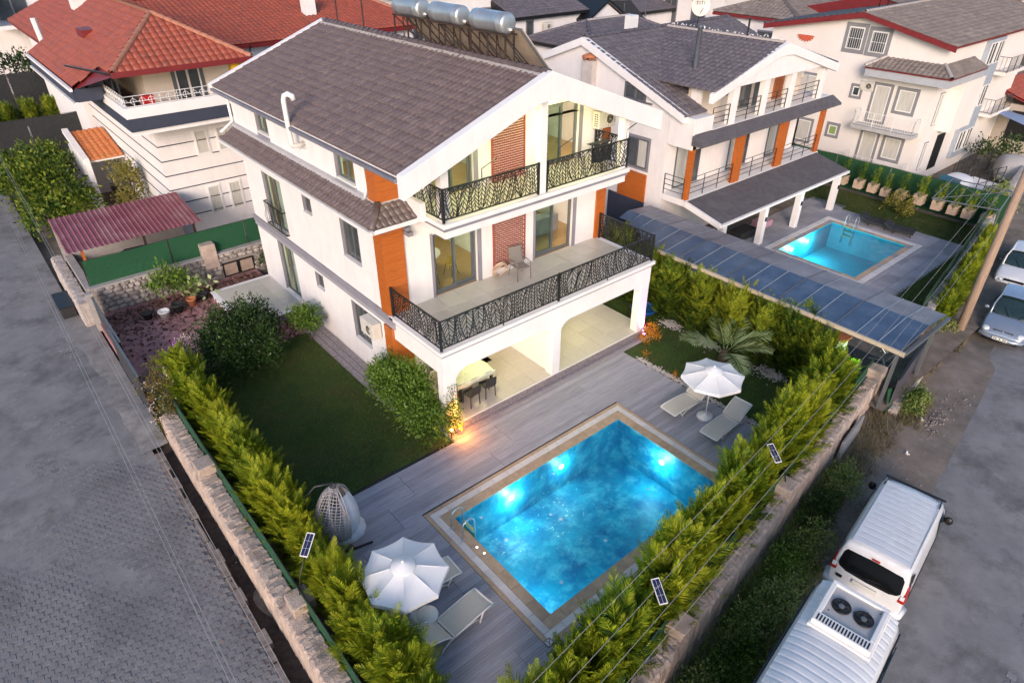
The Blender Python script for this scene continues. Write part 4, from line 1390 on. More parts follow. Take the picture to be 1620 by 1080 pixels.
def mesh_fence(name, label, p0, p1, z0, z1, m, post_m, step=2.0, lean=0.0, group=None, amp=.025, posts=True):
 t = thing(name, label, "fence", (*p0, z0), group)
 a, b = Vector((*p0, 0)), Vector((*p1, 0)); d = (b - a).normalized(); nv = Vector((-d.y, d.x, 0)); L = (b - a).length
 n = max(1, round(L / step)); st = L / n
 for i in range(n):
  mb = MB()
  ph = random.uniform(0, 6)
  def f(u, v, i=i, ph=ph):
   p = a + d * (st * (i + .01 + .98 * u)) + nv * (amp * math.sin(math.pi * u) * math.sin(3 * v + ph) + lean * v)
   return p + Vector((0, 0, z0 + (z1 - z0) * v + .03 * math.sin(math.pi * u) * (-1 if v > .5 else 0)))
  mb.grid(f, 8, 5)
  k = len(mb.v)
  mb.v += [(x + nv.x * .012, y + nv.y * .012, z) for x, y, z in mb.v]
  mb.f += [tuple(k + q for q in reversed(ff)) for ff in mb.f]
  mb.m += mb.m; mb.sm += mb.sm
  mb.build("mesh_panel", m, t)
 if posts:
  for i in range(n + 1):
   p = a + d * (st * i)
   mb = MB(); mb.tube([p + Vector((0, 0, z0 - .25)), p + nv * lean + Vector((0, 0, z1 + .02))], .022, 6)
   mb.build("post", post_m, t)
  mb = MB(); mb.tube([a + nv * lean + Vector((0, 0, z1)), b + nv * lean + Vector((0, 0, z1))], .012, 5); mb.build("top_wire", post_m, t)
 return t
mesh_fence("mesh_fence", "green mesh fence standing on the left garden wall behind the hedge", (2.47, 3.9), (2.47, 19.4), .55, 1.12, M_greenmesh, M_metal)
dR = Vector((1, .1385, 0)).normalized(); nR = Vector((-dR.y, dR.x, 0))
p0 = Vector((*WR0, 0)) + dR * .6 + nR * .44; p1 = Vector((*WR1, 0)) + nR * .44
mesh_fence("mesh_fence", "green mesh fence along the right garden wall behind the hedge", (p0.x, p0.y), (p1.x, p1.y), .5, 1.12, M_greenmesh, M_metal)
protos = [None] * 4
def cyp_variant(k, label, group):
 t = thing("cypress_bush", label, "hedge plant", (0, 0, 0), group)
 cypress_mesh("crown", 1.9, .60, 185, 40 + k, M_cyp, t, nb=15, lmul=1.35, wmul=1.0)
 mb = MB(); mb.smooth = True; mb.tube([(0, 0, -.1), (.02, 0, .7), (0, .02, 1.4)], [.035, .028, .012], 6); mb.build("trunk", M_bark, t)
 return t
GL = "golden cypress bushes of the left-hand hedge"
GR = "golden cypress bushes of the hedge on the right"
LL = "golden green cypress bush in the hedge along left garden wall"
LR = "golden green cypress bush in the hedge along right garden wall"
vars_ = [cyp_variant(k, LL, GL) for k in range(4)]
used = [False] * 4
def place_cyp(x, y, s, label, group):
 k = random.randrange(4)
 rz = random.uniform(0, 6.28)
 sc = (s * random.uniform(.92, 1.1), s * random.uniform(.92, 1.1), s * random.uniform(.92, 1.12))
 if not used[k]:
  o = vars_[k]; o.location = (x, y, -.04); o.rotation_euler = (0, 0, rz); o.scale = sc; o['label'] = label; o['group'] = group; used[k] = True
 else:
  o = dup(vars_[k], (x, y, -.04), rz, label, group, sc)
 return o
n = 0; y = 21.2
while y > 6.2:
 place_cyp(3.16 + random.gauss(0, .06), y, .90 + .06 * math.sin(y), "golden green cypress of the left hedge, %s from the climber end" % ORD[n], GL); y -= .74; n += 1
n = 0; x = 20.35
while x > 4.2:
 yy = wy(x) + .72 + random.gauss(0, .05)
 place_cyp(x, yy, (1.08 if n > 1 else .82) + .09 * math.sin(x * 2.1), "golden green cypress of the right hedge, %s from the carport end" % ORD[n], GR); x -= .72; n += 1
bigs = []
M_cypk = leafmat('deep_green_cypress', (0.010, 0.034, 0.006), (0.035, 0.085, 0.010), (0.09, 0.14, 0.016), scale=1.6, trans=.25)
for k in range(3):
 t = thing("cypress_tree", "tall green cypress in the screen between the lawn and the carport", "hedge tree", (0, 0, 0), "tall cypress screen beside the carport")
 cypress_mesh("crown", 2.5, .92, 330, 70 + k, M_cypd, t, nb=13, base=.10, lmul=1.0)
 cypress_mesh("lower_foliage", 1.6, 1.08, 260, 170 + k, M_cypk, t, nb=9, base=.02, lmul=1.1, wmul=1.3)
 mb = MB(); mb.smooth = True; mb.tube([(0, 0, -.1), (.03, 0, 1.0), (0, .02, 1.9)], [.06, .045, .015], 6); mb.build("trunk", M_bark, t)
 bigs.append(t)
TL = lambda i: 'tall green cypress of the carport screen, %s from the villa end' % ORD[i]
for i, (x, y, s) in enumerate(((19.3, 18.0, .9), (20.9, 17.7, .95), (20.0, 16.6, .98), (19.95, 15.2, 1.0), (20.0, 13.9, .98), (20.1, 12.5, .95), (20.15, 11.1, .98), (20.2, 9.8, .95), (20.2, 8.6, 1.0), (19.95, 7.75, .9))):
 if i < 3: bigs[i].location = (x, y, -.05); bigs[i].scale = (s, s, s); bigs[i].rotation_euler = (0, 0, i * 2.0); bigs[i]['label'] = TL(i)
 else: dup(bigs[i % 3], (x, y, -.05), random.uniform(0, 6), TL(i), scale=s)
bush("orange_tree", "large dark glossy citrus bush at the lawn end by the pink yard", "bush",
  [(5.5, 21.8, .95, 1.35, 1.6, .9), (4.8, 21.2, .7, .95, 1.0, .75), (6.3, 22.6, .9, .95, 1.0, .8), (5.6, 22.8, 1.2, .9, .9, .75), (5.5, 20.8, .8, 1.0, .9, .8), (4.9, 22.2, 1.0, .8, .8, .6)], 17000, .105, M_leaf, 5, (5.5, 22.0, 1.2, .09))
bush("laurel_bush", "big leafy bush at the front corner of the villa, lit orange on one side", "bush",
  [(8.25, 14.6, .85, .62, 1.05, .95), (8.3, 15.9, 1.0, .58, .95, .95), (8.15, 15.3, 1.25, .55, 1.0, .75), (8.35, 13.9, .6, .52, .65, .65), (8.25, 16.6, .7, .48, .55, .6), (8.1, 14.3, 1.1, .5, .65, .75), (8.35, 15.0, 1.55, .52, .75, .6)], 18000, .105, M_leafb, 6, (8.15, 15.3, 1.3, .08))
bush("citrus_tree", "small round citrus tree beside the porch corner", "bush",
  [(7.95, 21.7, 1.0, .55, .6, .42), (7.8, 21.3, .85, .35, .35, .3), (8.1, 22.1, .9, .35, .4, .3)], 2600, .10, M_leafb, 7, (7.95, 21.6, .8, .05))
t = bush("bougainvillea", "flowering climber with pale pink blossoms spilling over the left wall end", "climbing plant",
  [(2.45, 20.6, .75, .5, .95, .65), (2.3, 19.7, .5, .42, .6, .6), (2.2, 21.3, .7, .4, .6, .5), (2.05, 19.4, .15, .3, .45, .5), (2.7, 21.6, 1.1, .35, .5, .4)], 3400, .07, leafmat("climber_leaf", (.03, .05, .01), (.11, .12, .02), (.22, .16, .05), scale=3), 8, (2.45, 20.6, .8, .05), droop=.35)
M_petal = leafmat("pale_pink_petal", (.45, .30, .30), (.62, .48, .46), (.7, .6, .55), scale=4, trans=.3)
V_, F_ = leaf_cloud([(2.4, 20.4, .8, .55, .9, .6), (2.05, 19.5, .1, .35, .5, .5)], 420, .065, 81, .9)
npmesh("blossoms", V_, F_, M_petal, t)
t = bush("flower_bush", "low bush with pink and violet flowers behind the first hedge plants", "flower bush",
  [(3.75, 22.4, .75, .5, .55, .5), (4.0, 21.8, .6, .4, .4, .4)], 900, .07, M_leaf, 9)
V_, F_ = leaf_cloud([(3.75, 22.4, .8, .52, .57, .52), (4.0, 21.8, .65, .42, .42, .42)], 500, .07, 91, .92)
npmesh("blossoms", V_, F_, M_petal, t)
V_, F_ = leaf_cloud([(3.55, 22.6, 1.2, .12, .12, .1)], 60, .07, 92, .6)
npmesh("violet_blossoms", V_, F_, leafmat("violet_petal", (.20, .03, .30), (.34, .06, .45), scale=4), t)
M_orange = leafmat("orange_leaf", (.30, .09, .01), (.55, .22, .02), (.65, .34, .03), scale=5, trans=.3)
bush("orange_plant", "orange leaved shrub at the foot of the pink lit column", "shrub", [(18.05, 13.25, .32, .38, .32, .3), (17.8, 13.2, .2, .25, .2, .2)], 650, .075, M_orange, 10)
for k, (x, y) in enumerate(((17.0, 12.55), (16.75, 11.0), (16.72, 9.9), (16.7, 8.5), (16.7, 7.35))):
 bush("marigold", "small marigold plant in the white pebble border, %s from the villa" % ORD[k], "flower", [(x, y, .1, .12, .12, .1)], 70, .055, M_orange, 20 + k, group="marigolds along the pebble border")
def palm(name, label, x, y, z0, nf, L, seed, m):
 t = thing(name, label, "palm", (x, y, z0))
 g = np.random.default_rng(seed)
 mb = MB(); mb.smooth = True; mb.lathe((x, y, z0), [(.16, 0), (.19, .15), (.15, .4), (.08, .55)], 10); mb.build("trunk", M_bark, t)
 for i in range(nf):
  az = 2 * np.pi * i / nf * 1.618 * 2 + g.normal(0, .2)
  el = np.radians(g.uniform(34, 66)); l = L * g.uniform(.85, 1.15)
  o = np.array([np.cos(az), np.sin(az), 0.])
  K = 26
  ts = np.linspace(0, 1, K)
  P = np.array([x, y, z0 + .4]) + o * (l * np.cos(el) * ts + .10 * l * ts ** 2)[:, None] + np.array([0, 0, 1.]) * (l * np.sin(el) * ts - .36 * l * ts ** 2.4)[:, None]
  D = _unit(np.gradient(P, axis=0))
  side = _unit(np.cross(D, np.array([0, 0, 1.])))
  Vs, Fs = [], []; n0 = 0
  for s in (-1, 1):
   k = slice(4, K)
   bd = _unit(D[k] * .75 + side[k] * s * .75 + np.array([0, 0, -.05]) + g.normal(0, .06, (K - 4, 3)))
   bl = .42 * np.sin(np.pi * np.clip(ts[k] * .9 + .1, 0, 1)) ** .6 * l / 1.3 + .04
   bs = _unit(np.cross(bd, np.array([0, 0, 1.]) + side[k] * .3))
   V, F = diamonds(P[k], bd, bs, bl, np.full(K - 4, .05)); Vs.append(V); Fs.append(F + n0); n0 += len(V)
  V, F = diamonds(P[:-1], D[:-1], side[:-1], np.linalg.norm(np.diff(P, axis=0), axis=1) * 1.6, np.full(K - 1, .03)); Vs.append(V); Fs.append(F + n0)
  npmesh("frond", np.concatenate(Vs), np.concatenate(Fs), m, t)
 return t
M_palm = leafmat("grey_green_palm", (.15, .22, .08), (.32, .41, .17), (.46, .52, .26), scale=2, trans=.25)
palm("palm", "young grey green palm on the lawn behind the far parasol", 18.9, 10.5, 0, 8, 2.0, 15, M_palm)
grass("grass", 62000, rect_sampler(3.45, 8.1, 13.45, 22.2, -.03), .025, .06, .012, 1, M_blade)
grass("grass", 52000, rect_sampler(16.85, 21.2, 6.9, 18.5, -.03), .025, .06, .012, 2, M_blade)
def pebbles(name, spots, n, smin, smax, seed, m=None):
 g = np.random.default_rng(seed)
 base = np.array([(1, 0, 0), (-1, 0, 0), (0, 1, 0), (0, -1, 0), (0, 0, 1), (0, 0, -1)], float)
 tri = np.array([(0, 2, 4), (2, 1, 4), (1, 3, 4), (3, 0, 4), (2, 0, 5), (1, 2, 5), (3, 1, 5), (0, 3, 5)])
 w = np.array([s[2] * s[3] for s in spots]); w = w / w.sum()
 which = g.choice(len(spots), n, p=w)
 S = np.array(spots)[which]
 r = np.abs(g.normal(0, .55, n)); a = g.uniform(0, 2 * np.pi, n)
 P = np.stack([S[:, 0] + S[:, 2] * r * np.cos(a), S[:, 1] + S[:, 3] * r * np.sin(a), S[:, 4] + g.uniform(0, .015, n)], 1)
 sz = g.uniform(smin, smax, n)
 sc = sz[:, None] * g.uniform(.6, 1.2, (n, 3)) * np.array([1, 1, .7])
 rot = g.uniform(0, 6.28, n); c, s = np.cos(rot), np.sin(rot)
 B = base[None] * sc[:, None, :] * g.uniform(.8, 1.2, (n, 6, 1))
 X = B[..., 0] * c[:, None] - B[..., 1] * s[:, None]; Y = B[..., 0] * s[:, None] + B[..., 1] * c[:, None]
 V = (np.stack([X, Y, B[..., 2]], -1) + P[:, None, :]).reshape(-1, 3)
 F = (tri[None] + (np.arange(n) * 6)[:, None, None]).reshape(-1, 3)
 return stuff(npmesh(name, V, F, m or M_pebble))
border = [(16.72, 7.1 + .22 * k, .13, .16, .0) for k in range(26)]
pebbles("pebbles", border, 1900, .022, .045, 3)
pebbles("pebbles", [(19.55, 13.5, .3, .55, -.01), (19.55, 11.6, .3, .5, -.01), (19.6, 8.95, .35, .55, -.01), (20.1, 17.4, .3, .4, -.01)], 2200, .025, .05, 4)
grass("grass", 9000, lambda g, n: np.stack([3.6 + 4.4 * g.beta(1.3, 1.1, n), 13.5 + 8.6 * np.clip(np.round(g.random(n) * 7) / 7 + g.normal(0, .05, n), 0, 1), np.full(n, -.03)], 1), .03, .075, .014, 31, leafmat("straw_blade", (.05, .07, .014), (.11, .14, .03), (.2, .19, .06), scale=.6, trans=.25))
pebbles("grit", [(-1.5, 10, 3.2, 6, LZ), (0.5, 16, 1.2, 8, LZ), (1.2, 20.5, .6, 1.6, LZ + .05), (.6, 27, .8, 5, LZ)], 1500, .006, .02, 17, M_stone)
def litter(name, n, sampler, size, seed, m):
 g = np.random.default_rng(seed)
 P = sampler(g, n); n = len(P)
 az = g.uniform(0, 2 * np.pi, n)
 D = _unit(np.stack([np.cos(az), np.sin(az), g.normal(0, .25, n)], 1)); S = _unit(np.cross(np.array([0, 0, 1.]) + g.normal(0, .3, (n, 3)), D))
 V, F = diamonds(P, D, S, size * g.uniform(.5, 1.3, n), size * .7 * g.uniform(.5, 1.2, n))
 V[:, 2] += .012
 return stuff(npmesh(name, V, F, m))
def lit_s(g, n):
 y = 28.7 - np.abs(g.gamma(1.1, 1.0, n)); x = g.uniform(2.1, 8.6, n)
 k = (y > 22.6) & ~((x > 6.1) & (y > 23.6) & (y < 27.45))
 return np.stack([x, y, np.full(n, -.03)], 1)[k]
litter("leaf_litter", 2600, lit_s, .13, 5, M_mulch)
litter("leaf_litter", 420, rect_sampler(6.4, 8.0, 22.2, 23.6, -.03), .12, 6, M_mulch)
litter("leaf_litter", 160, lambda g, n: np.stack([1.55 - np.abs(g.normal(0, .35, n)), g.uniform(5, 20, n), np.full(n, LZ + .01)], 1), .07, 8, M_mulch)
litter("leaf_litter", 300, rect_sampler(2.2, 6.0, 23.0, 28, -.03), .16, 7, M_mulch)
t = thing("sliding_gate", "long dark grey metal gate along the road at the pink yard", "gate", (1.98, 24.8, -.3))
for k in range(2):
 x = 1.93 + .10 * k
 y0, y1 = (21.4, 25.2) if k == 0 else (24.0, 28.2)
 mb = MB(); mb.box(x, y0, -.2, x + .03, y1, 1.15); mb.build("gate_leaf", mat("dark_gate_paint", (.035, .036, .042), (.05, .05, .058), rough=.5, scale=2), t)
 mb = MB()
 mb.box(x - .02, y0, 1.151, x + .05, y1, 1.20); mb.box(x - .02, y0, -.25, x + .05, y1, -.201)
 mb.build("gate_rail", M_alu, t)
mb = MB(); mb.box(1.86, 28.25, -.4, 2.12, 28.5, 1.3); mb.build("gate_post", M_concrete, t)
t = thing("rubble_wall", "rubble stone boundary wall behind the pink yard", "wall", (6.0, 29.1, -.1))
mb = MB(); mb.box(2.15, 28.98, -.5, 12.0, 29.35, 1.13); mb.build("core", mat("wall_mortar", (.22, .19, .17), (.31, .27, .25), rough=.95, scale=6, bump=.4), t)
mb = MB(); mb.box(2.1, 28.9, 1.131, 12.0, 29.4, 1.20); mb.build("coping", M_concrete, t, .01)
rg = random.Random(11)
protos_s = []
for k in range(8):
 mb = MB(); n = 9
 rad = [rg.uniform(.78, 1.12) for _ in range(n)]
 ring = [(math.cos(2 * math.pi * i / n) * rad[i], math.sin(2 * math.pi * i / n) * rad[i]) for i in range(n)]
 a = [(x, 0, z) for x, z in ring]; b = [(x * .92, -.28, z * .92) for x, z in ring]; c = [(x * .55 + .05, -.46 + rg.uniform(-.1, .1), z * .55) for x, z in ring]
 for P_, Q_ in ((a, b), (b, c)):
  for i in range(n):
   j = (i + 1) % n
   mb.poly([P_[i], Q_[i], Q_[j], P_[j]])
 mb.poly(c[::-1])
 protos_s.append(mb)
ms = [None] * 8
zrow = -.02
while zrow < 1.08:
 h = rg.uniform(.16, .24); x = 2.2 + rg.uniform(0, .1)
 while x < 10.6:
  w = rg.uniform(.2, .42)
  if not (7.25 < x + w / 2 < 8.75 and zrow + h / 2 < .72):
   k = rg.randrange(8)
   loc = (x + w / 2, 28.985, zrow + h / 2)
   sc = (w * .52, .22, h * .54)
   if ms[k] is None:
    o = protos_s[k].build("stone", M_stone); o.parent = t; o.location = Vector(loc) - t.location; o.scale = sc; ms[k] = o
   else:
    instance("stone", ms[k], loc, 0, sc, t)
  x += w
 zrow += h * .96
cap_block(t, 6.9, 29.15, .3, 0, .6, 1.75)
mesh_fence("mesh_fence", "dark green mesh fence on top of the rubble wall by the red-roofed shed", (2.2, 29.2), (12.0, 29.2), 1.2, 2.3, M_greenmesh, M_metal, step=3.2, lean=0, amp=.04)
t2 = thing("wall_cupboard", "low cupboard with two framed stone doors in the rubble wall", "cupboard", (8.0, 28.95, 0))
for k in range(2):
 x = 7.3 + .72 * k
 mb = MB()
 mb.box(x, 28.90, .02, x + .68, 28.97, .07); mb.box(x, 28.90, .62, x + .68, 28.97, .67); mb.box(x, 28.90, .07, x + .05, 28.97, .62); mb.box(x + .63, 28.90, .07, x + .68, 28.97, .62)
 f = mb.build("door_frame", M_black, t2)
 mb = MB(); mb.box(x + .05, 28.93, .07, x + .63, 28.965, .62); mb.build("door_panel", mat("sandstone_panel", (.28, .20, .15), (.4, .31, .25), rough=.9, scale=6), f)
bush("yard_shrub", "dark shrub at the foot of the rubble wall right of the cupboard", "shrub", [(9.3, 28.2, .45, .55, .5, .5), (9.9, 27.9, .3, .45, .4, .35)], 1300, .09, M_leaf, 31)
bush("ground_shrub", "low dark green shrub between rubble wall and villa corner", "shrub", [(10.6, 28.1, .25, .7, .5, .3)], 900, .08, M_leaf, 32)
bush("potted_tree", "broad leaved young tree against the rubble wall above the plant pots", "tree", [(4.9, 28.2, 1.0, .65, .5, .5), (5.4, 27.9, .75, .4, .4, .35), (4.5, 28.1, .75, .35, .35, .3)], 800, .17, M_leafb, 33, (4.9, 28.2, .9, .04))
def pot(name, label, x, y, r, h, m):
 mb = MB(); mb.smooth = True
 mb.lathe((x, y, -.03), [(r * .7, 0), (r * .95, h * .8), (r * 1.05, h * .82), (r * 1.05, h), (r * .9, h), (r * .85, h * .85)], 16)
 return tag(mb.build(name, m), label, "plant pot")
pot("plant_pot", "terracotta plant pot under the broad leaved young tree", 5.35, 27.35, .19, .36, M_terra)
pot("plant_pot", "white plant pot, foremost on the pink yard", 4.15, 27.0, .22, .36, M_plastic)
pot("plant_pot", "black plant pot between the white one and the terracotta one", 4.75, 27.2, .23, .38, M_dark)
pot("plant_pot", "dark bucket nearest the rubble wall corner", 3.6, 27.4, .2, .3, M_dark)
pot("plant_pot", "black pot with spiky aloe beside the terracotta pot", 5.9, 27.6, .2, .3, M_dark)
V_, F_ = leaf_cloud([(5.95, 27.65, .5, .3, .3, .25)], 60, .3, 36, .2)
tag(npmesh("aloe", V_, F_, M_palm), "spiky pale aloe growing in the black pot by the wall cupboard", "plant")
M_cell = mat("solar_cell", (.012, .014, .045), (.02, .022, .07), rough=.15, scale=20, spec=.8)
def solar_lamp(x, y, z0, px, py, pz, az, label):
 t = thing("solar_lamp", label, "solar lamp", (x, y, z0), "solar lamps on the garden wall piers")
 mb = MB(); mb.smooth = True; mb.tube([(x, y, z0), (x + (px - x) * .3, y + (py - y) * .3, z0 + (pz - z0) * .5), (px, py, pz - .05)], .018, 7); mb.build("pole", M_metal, t)
 d = Vector((math.cos(az), math.sin(az), 0)); s = Vector((-d.y, d.x, 0))
 u = (d * .9 + Vector((0, 0, .42))).normalized(); n = u.cross(s); n = n if n.z > 0 else -n
 mb = MB(); mb.obox((px, py, pz), u, s, n, .27, .095, .014); f = mb.build("panel_frame", M_plastic, t)
 mb = MB()
 for a in (-1, 0, 1):
  for b in (-1, 1): mb.obox(Vector((px, py, pz)) + u * a * .166 + s * b * .041 + n * .0155, u, s, n, .080, .038, .002)
 mb.build("solar_cell", M_cell, f)
 mb = MB(); mb.obox(Vector((px, py, pz - .09)), u, s, n, .10, .08, .025); mb.build("lamp_head", M_black, t)
solar_lamp(2.45, 10.45, .92, 2.95, 10.7, 2.0, R(40), "solar lamp with tilted panel on left wall pier near the round parasol")
solar_lamp(14.15, 5.3, .92, 13.75, 5.65, 1.95, R(66), "solar lamp with tilted panel on the right wall pier near the parked van")
solar_lamp(8.55, 4.52, .92, 8.1, 4.85, 1.95, R(66), "solar lamp on the right wall pier nearest the camera, by the pool corner")
def parasol(x, y, label, r=1.02, zr=1.66, za=1.95, rot=0.2):
 t = thing("parasol", label, "parasol", (x, y, 0), "white parasols by the pool")
 N = 8
 mb = MB(); mb.smooth = True
 mb.lathe((x, y, 0), [(.27, .0), (.27, .05), (.22, .09), (.06, .11), (.05, .16)], 20); mb.build("base", M_plastic, t)
 mb = MB(); mb.smooth = True; mb.tube([(x, y, .1), (x, y, za + .04)], .02, 8); p = mb.build("pole", M_plastic, t)
 mb = MB(); mb.sphere((x, y, za + .07), .035, 8, 6); mb.build("finial", M_plastic, p)
 ring = lambda rr, z, k: Vector((x + rr * math.cos(rot + 2 * math.pi * k / N), y + rr * math.sin(rot + 2 * math.pi * k / N), z))
 for k in range(N):
  a0, a1 = ring(r, zr, k), ring(r, zr, k + 1)
  c0, c1 = ring(.17, za - .05, k), ring(.17, za - .05, k + 1)
  mb = MB(); mb.smooth = True
  def f(u, v, a0=a0, a1=a1, c0=c0, c1=c1):
   p = (c0 * (1 - u) + c1 * u) * (1 - v) + (a0 * (1 - u) + a1 * u) * v
   sag = -.035 * math.sin(math.pi * v) - .03 * 4 * u * (1 - u) * v
   if v > .99:
    pass
   mid = 4 * u * (1 - u) * v
   cx = Vector((x, y, 0)); rad = Vector((p.x - x, p.y - y, 0))
   return p - rad * (.034 * mid) + Vector((0, 0, sag))
  mb.grid(f, 6, 8)
  n = len(mb.v)
  mb.build("canopy_panel", M_canvas, t)
  mb = MB(); mb.smooth = True
  def fv(u, v, a0=a0, a1=a1):
   p = a0 * (1 - u) + a1 * u; rad = Vector((p.x - x, p.y - y, 0)); mid = 4 * u * (1 - u)
   return p - rad * (.034 * mid) + Vector((0, 0, -.03 * mid - .11 * v))
  mb.grid(fv, 6, 1); mb.build("valance", M_canvas, t)
  mb = MB(); mb.bar(ring(.16, za - .07, k), ring(r * .985, zr - .02, k), .012); mb.build("rib", M_plastic, t)
  mb = MB(); mb.bar(Vector((x, y, 1.25)), ring(r * .5, zr + .13, k), .010); mb.build("strut", M_plastic, t)
 mb = MB(); mb.smooth = True
 mb.lathe((x, y, 0), [(.29, za - .075), (.27, za - .06), (.12, za + .01), (.02, za + .04)], 16); mb.build("vent_cap", M_canvas, t)
 return t
parasol(4.34, 8.92, "white octagonal parasol nearest the camera, over the loungers beside the egg chair", r=1.0, rot=.25)
parasol(15.79, 9.0, "white octagonal parasol on the far side of the pool by the lawn", r=1.0, rot=.05)
t = thing("side_table", "small round white side table under the parasol nearest the camera", "table", (4.55, 8.45, 0))
mb = MB(); mb.smooth = True; mb.lathe((4.55, 8.45, 0), [(.24, .44), (.25, .46), (.24, .475)], 20); mb.build("table_top", M_plastic, t)
for k in range(4):
 a = .5 + k * math.pi / 2
 mb = MB(); mb.tube([(4.55 + .2 * math.cos(a), 8.45 + .2 * math.sin(a), 0), (4.55 + .14 * math.cos(a), 8.45 + .14 * math.sin(a), .44)], .016, 6); mb.build("leg", M_plastic, t)
def lounger(name, label, back=38):
 t = thing(name, label, "sun lounger", (0, 0, 0), "white sun loungers by the pool")
 W = .31
 th = R(back)
 prof = [(-.98, .27), (-.80, .315), (-.4, .325), (0.0, .305), (.22, .30)]
 hx, hz = .22, .30
 bk = [(hx + .05, hz + .01)] + [(hx + q * math.cos(th), hz + q * math.sin(th) + .04 * math.sin(math.pi * q / .76)) for q in (.2, .4, .6, .76)]
 def slab(pts, th_, inset):
  mb = MB(); mb.smooth = False
  n = len(pts)
  def f(u, v):
   q = u * (n - 1); i = min(int(q), n - 2); w = q - i
   X = pts[i][0] * (1 - w) + pts[i + 1][0] * w; Z = pts[i][1] * (1 - w) + pts[i + 1][1] * w
   return (X, -W + inset + (2 * W - 2 * inset) * v, Z - .022 * math.sin(math.pi * v))
  mb.grid(f, 10, 4); k = len(mb.v)
  mb.v += [(a, b, c - th_) for a, b, c in mb.v]; mb.f += [tuple(k + q for q in reversed(ff)) for ff in mb.f]; mb.m += mb.m; mb.sm += mb.sm
  return mb
 slab(prof, .012, .03).build("seat_sling", M_sling, t)
 slab(bk, .012, .03).build("back_sling", M_sling, t)
 for s in (-1, 1):
  mb = MB(); mb.smooth = True
  mb.tube([(x, s * W, z - .01) for x, z in prof], .024, 6); mb.build("side_rail", M_plastic, t)
  mb = MB(); mb.smooth = True
  mb.tube([(x, s * W, z - .005) for x, z in bk], .022, 6); mb.build("back_rail", M_plastic, t)
  mb = MB(); mb.smooth = True
  mb.tube([(-.72, s * (W - .02), .30), (-.60, s * (W - .01), .12), (-.55, s * W, 0)], [.028, .022, .02], 6); mb.build("leg", M_plastic, t)
  mb = MB(); mb.smooth = True
  mb.tube([(.62, s * (W - .03), 0), (.55, s * (W - .02), .14), (.30, s * (W - .02), .24), (0, s * (W - .02), .245), (-.4, s * (W - .02), .20), (-.58, s * (W - .01), .1)], .018, 6); mb.build("leg", M_plastic, t)
 mb = MB()
 mb.tube([(-.98, -W, .262), (-.98, W, .262)], .022, 6)
 mb.tube([(.22, -W, .285), (.22, W, .285)], .02, 6)
 mb.tube([(bk[-1][0], -W, bk[-1][1]), (bk[-1][0], W, bk[-1][1])], .022, 6)
 mb.build("cross_rail", M_plastic, t)
 return t
lo = lounger("sun_lounger", "cream sun lounger on the far deck nearer the camera, right of the parasol foot", 30)
lo.location = (15.78, 8.22, 0); lo.rotation_euler = (0, 0, R(2))
dup(lo, (15.78, 9.72, 0), R(-3), "cream sun lounger on the far deck half under the far parasol, nearer the villa")
dup(lo, (4.95, 8.02, 0), R(186), "cream sun lounger nearest the camera beside the near parasol and hedge")
dup(lo, (4.95, 9.35, 0), R(178), "cream sun lounger mostly hidden under the parasol nearest the camera")
M_wicker = mat("grey_wicker", (.26, .24, .24), (.38, .36, .36), rough=.6, scale=20)
M_cush = mat("pale_grey_cushion", (.50, .50, .54), (.58, .58, .62), rough=.9, scale=5, bump=.2, bscale=30)
t = thing("egg_chair", "grey wicker hanging egg chair with pale cushion at the deck corner by the hedge", "swing chair", (4.2, 12.0, 0))
C = Vector((4.28, 12.05, 1.0)); ax = (Vector((.12, .22, 1))).normalized()
fx = Vector((.86, -.5, 0)); fx = (fx - ax * fx.dot(ax)).normalized(); fy = ax.cross(fx)
def egg(a, h):
 """a: angle from the opening direction, h: -1..1 height"""
 rr = .62 * math.sqrt(max(0, 1 - h * h)) * (1 - .18 * h)
 return C + ax * (.78 * h) + fx * rr * math.cos(a) * .95 + fy * rr * math.sin(a)
mb = MB(); mb.smooth = True
for k in range(34):
 a = R(66) + (R(294) - R(66)) * k / 33
 mb.tube([egg(a + .12 * math.sin(3 * h + k), h) for h in np.linspace(-.97, .97, 14)], .013, 4, cap=False)
for h in np.linspace(-.92, .92, 22):
 mb.tube([egg(R(66) + (R(294) - R(66)) * k / 18, h + .03 * math.sin(k)) for k in range(19)], .013, 4, cap=False)
mb.build("wicker_shell", M_wicker, t)
mb = MB(); mb.smooth = True
pts = [egg(R(58), h) for h in np.linspace(-.97, .97, 14)] + [egg(R(302), h) for h in np.linspace(.97, -.97, 14)]
mb.tube(pts + [pts[0]], .018, 6); mb.build("rim", M_wicker, t)
mb = MB(); mb.smooth = True
def cu(u, v):
 a = R(-72) + R(140) * u; h = -.90 + 1.62 * v
 p = egg(a, h); q = C + ax * .78 * h
 return q + (p - q) * (.93 - .05 * math.sin(math.pi * u) - .10 * v * v)
mb.grid(cu, 10, 10)
mb.sphere(C + ax * -.52 + fx * .12, .52, 12, 8, (1, 1, .42)); mb.build("cushion", M_cush, t)
mb = MB(); mb.smooth = True
Bk = C - fx * .75
mb.tube([(Bk.x, Bk.y, 0.02), (Bk.x - .05, Bk.y + .03, .9), (Bk.x - .02, Bk.y + .02, 1.6), (C.x - .45 * fx.x, C.y - .45 * fx.y, 1.98), (C.x - .1, C.y + .06, 2.02), (C.x + .02, C.y + .1, 1.95)], .028, 8); mb.build("stand_pole", M_metal, t)
mb = MB(); mb.tube([(C.x + .02, C.y + .1, 1.95), C + ax * .78], .009, 6); mb.build("hanging_chain", M_steel, t)
mb = MB()
mb.box(3.62, 11.62, .005, 4.35, 12.4, .03); mb.build("base_plate", M_alu, t)
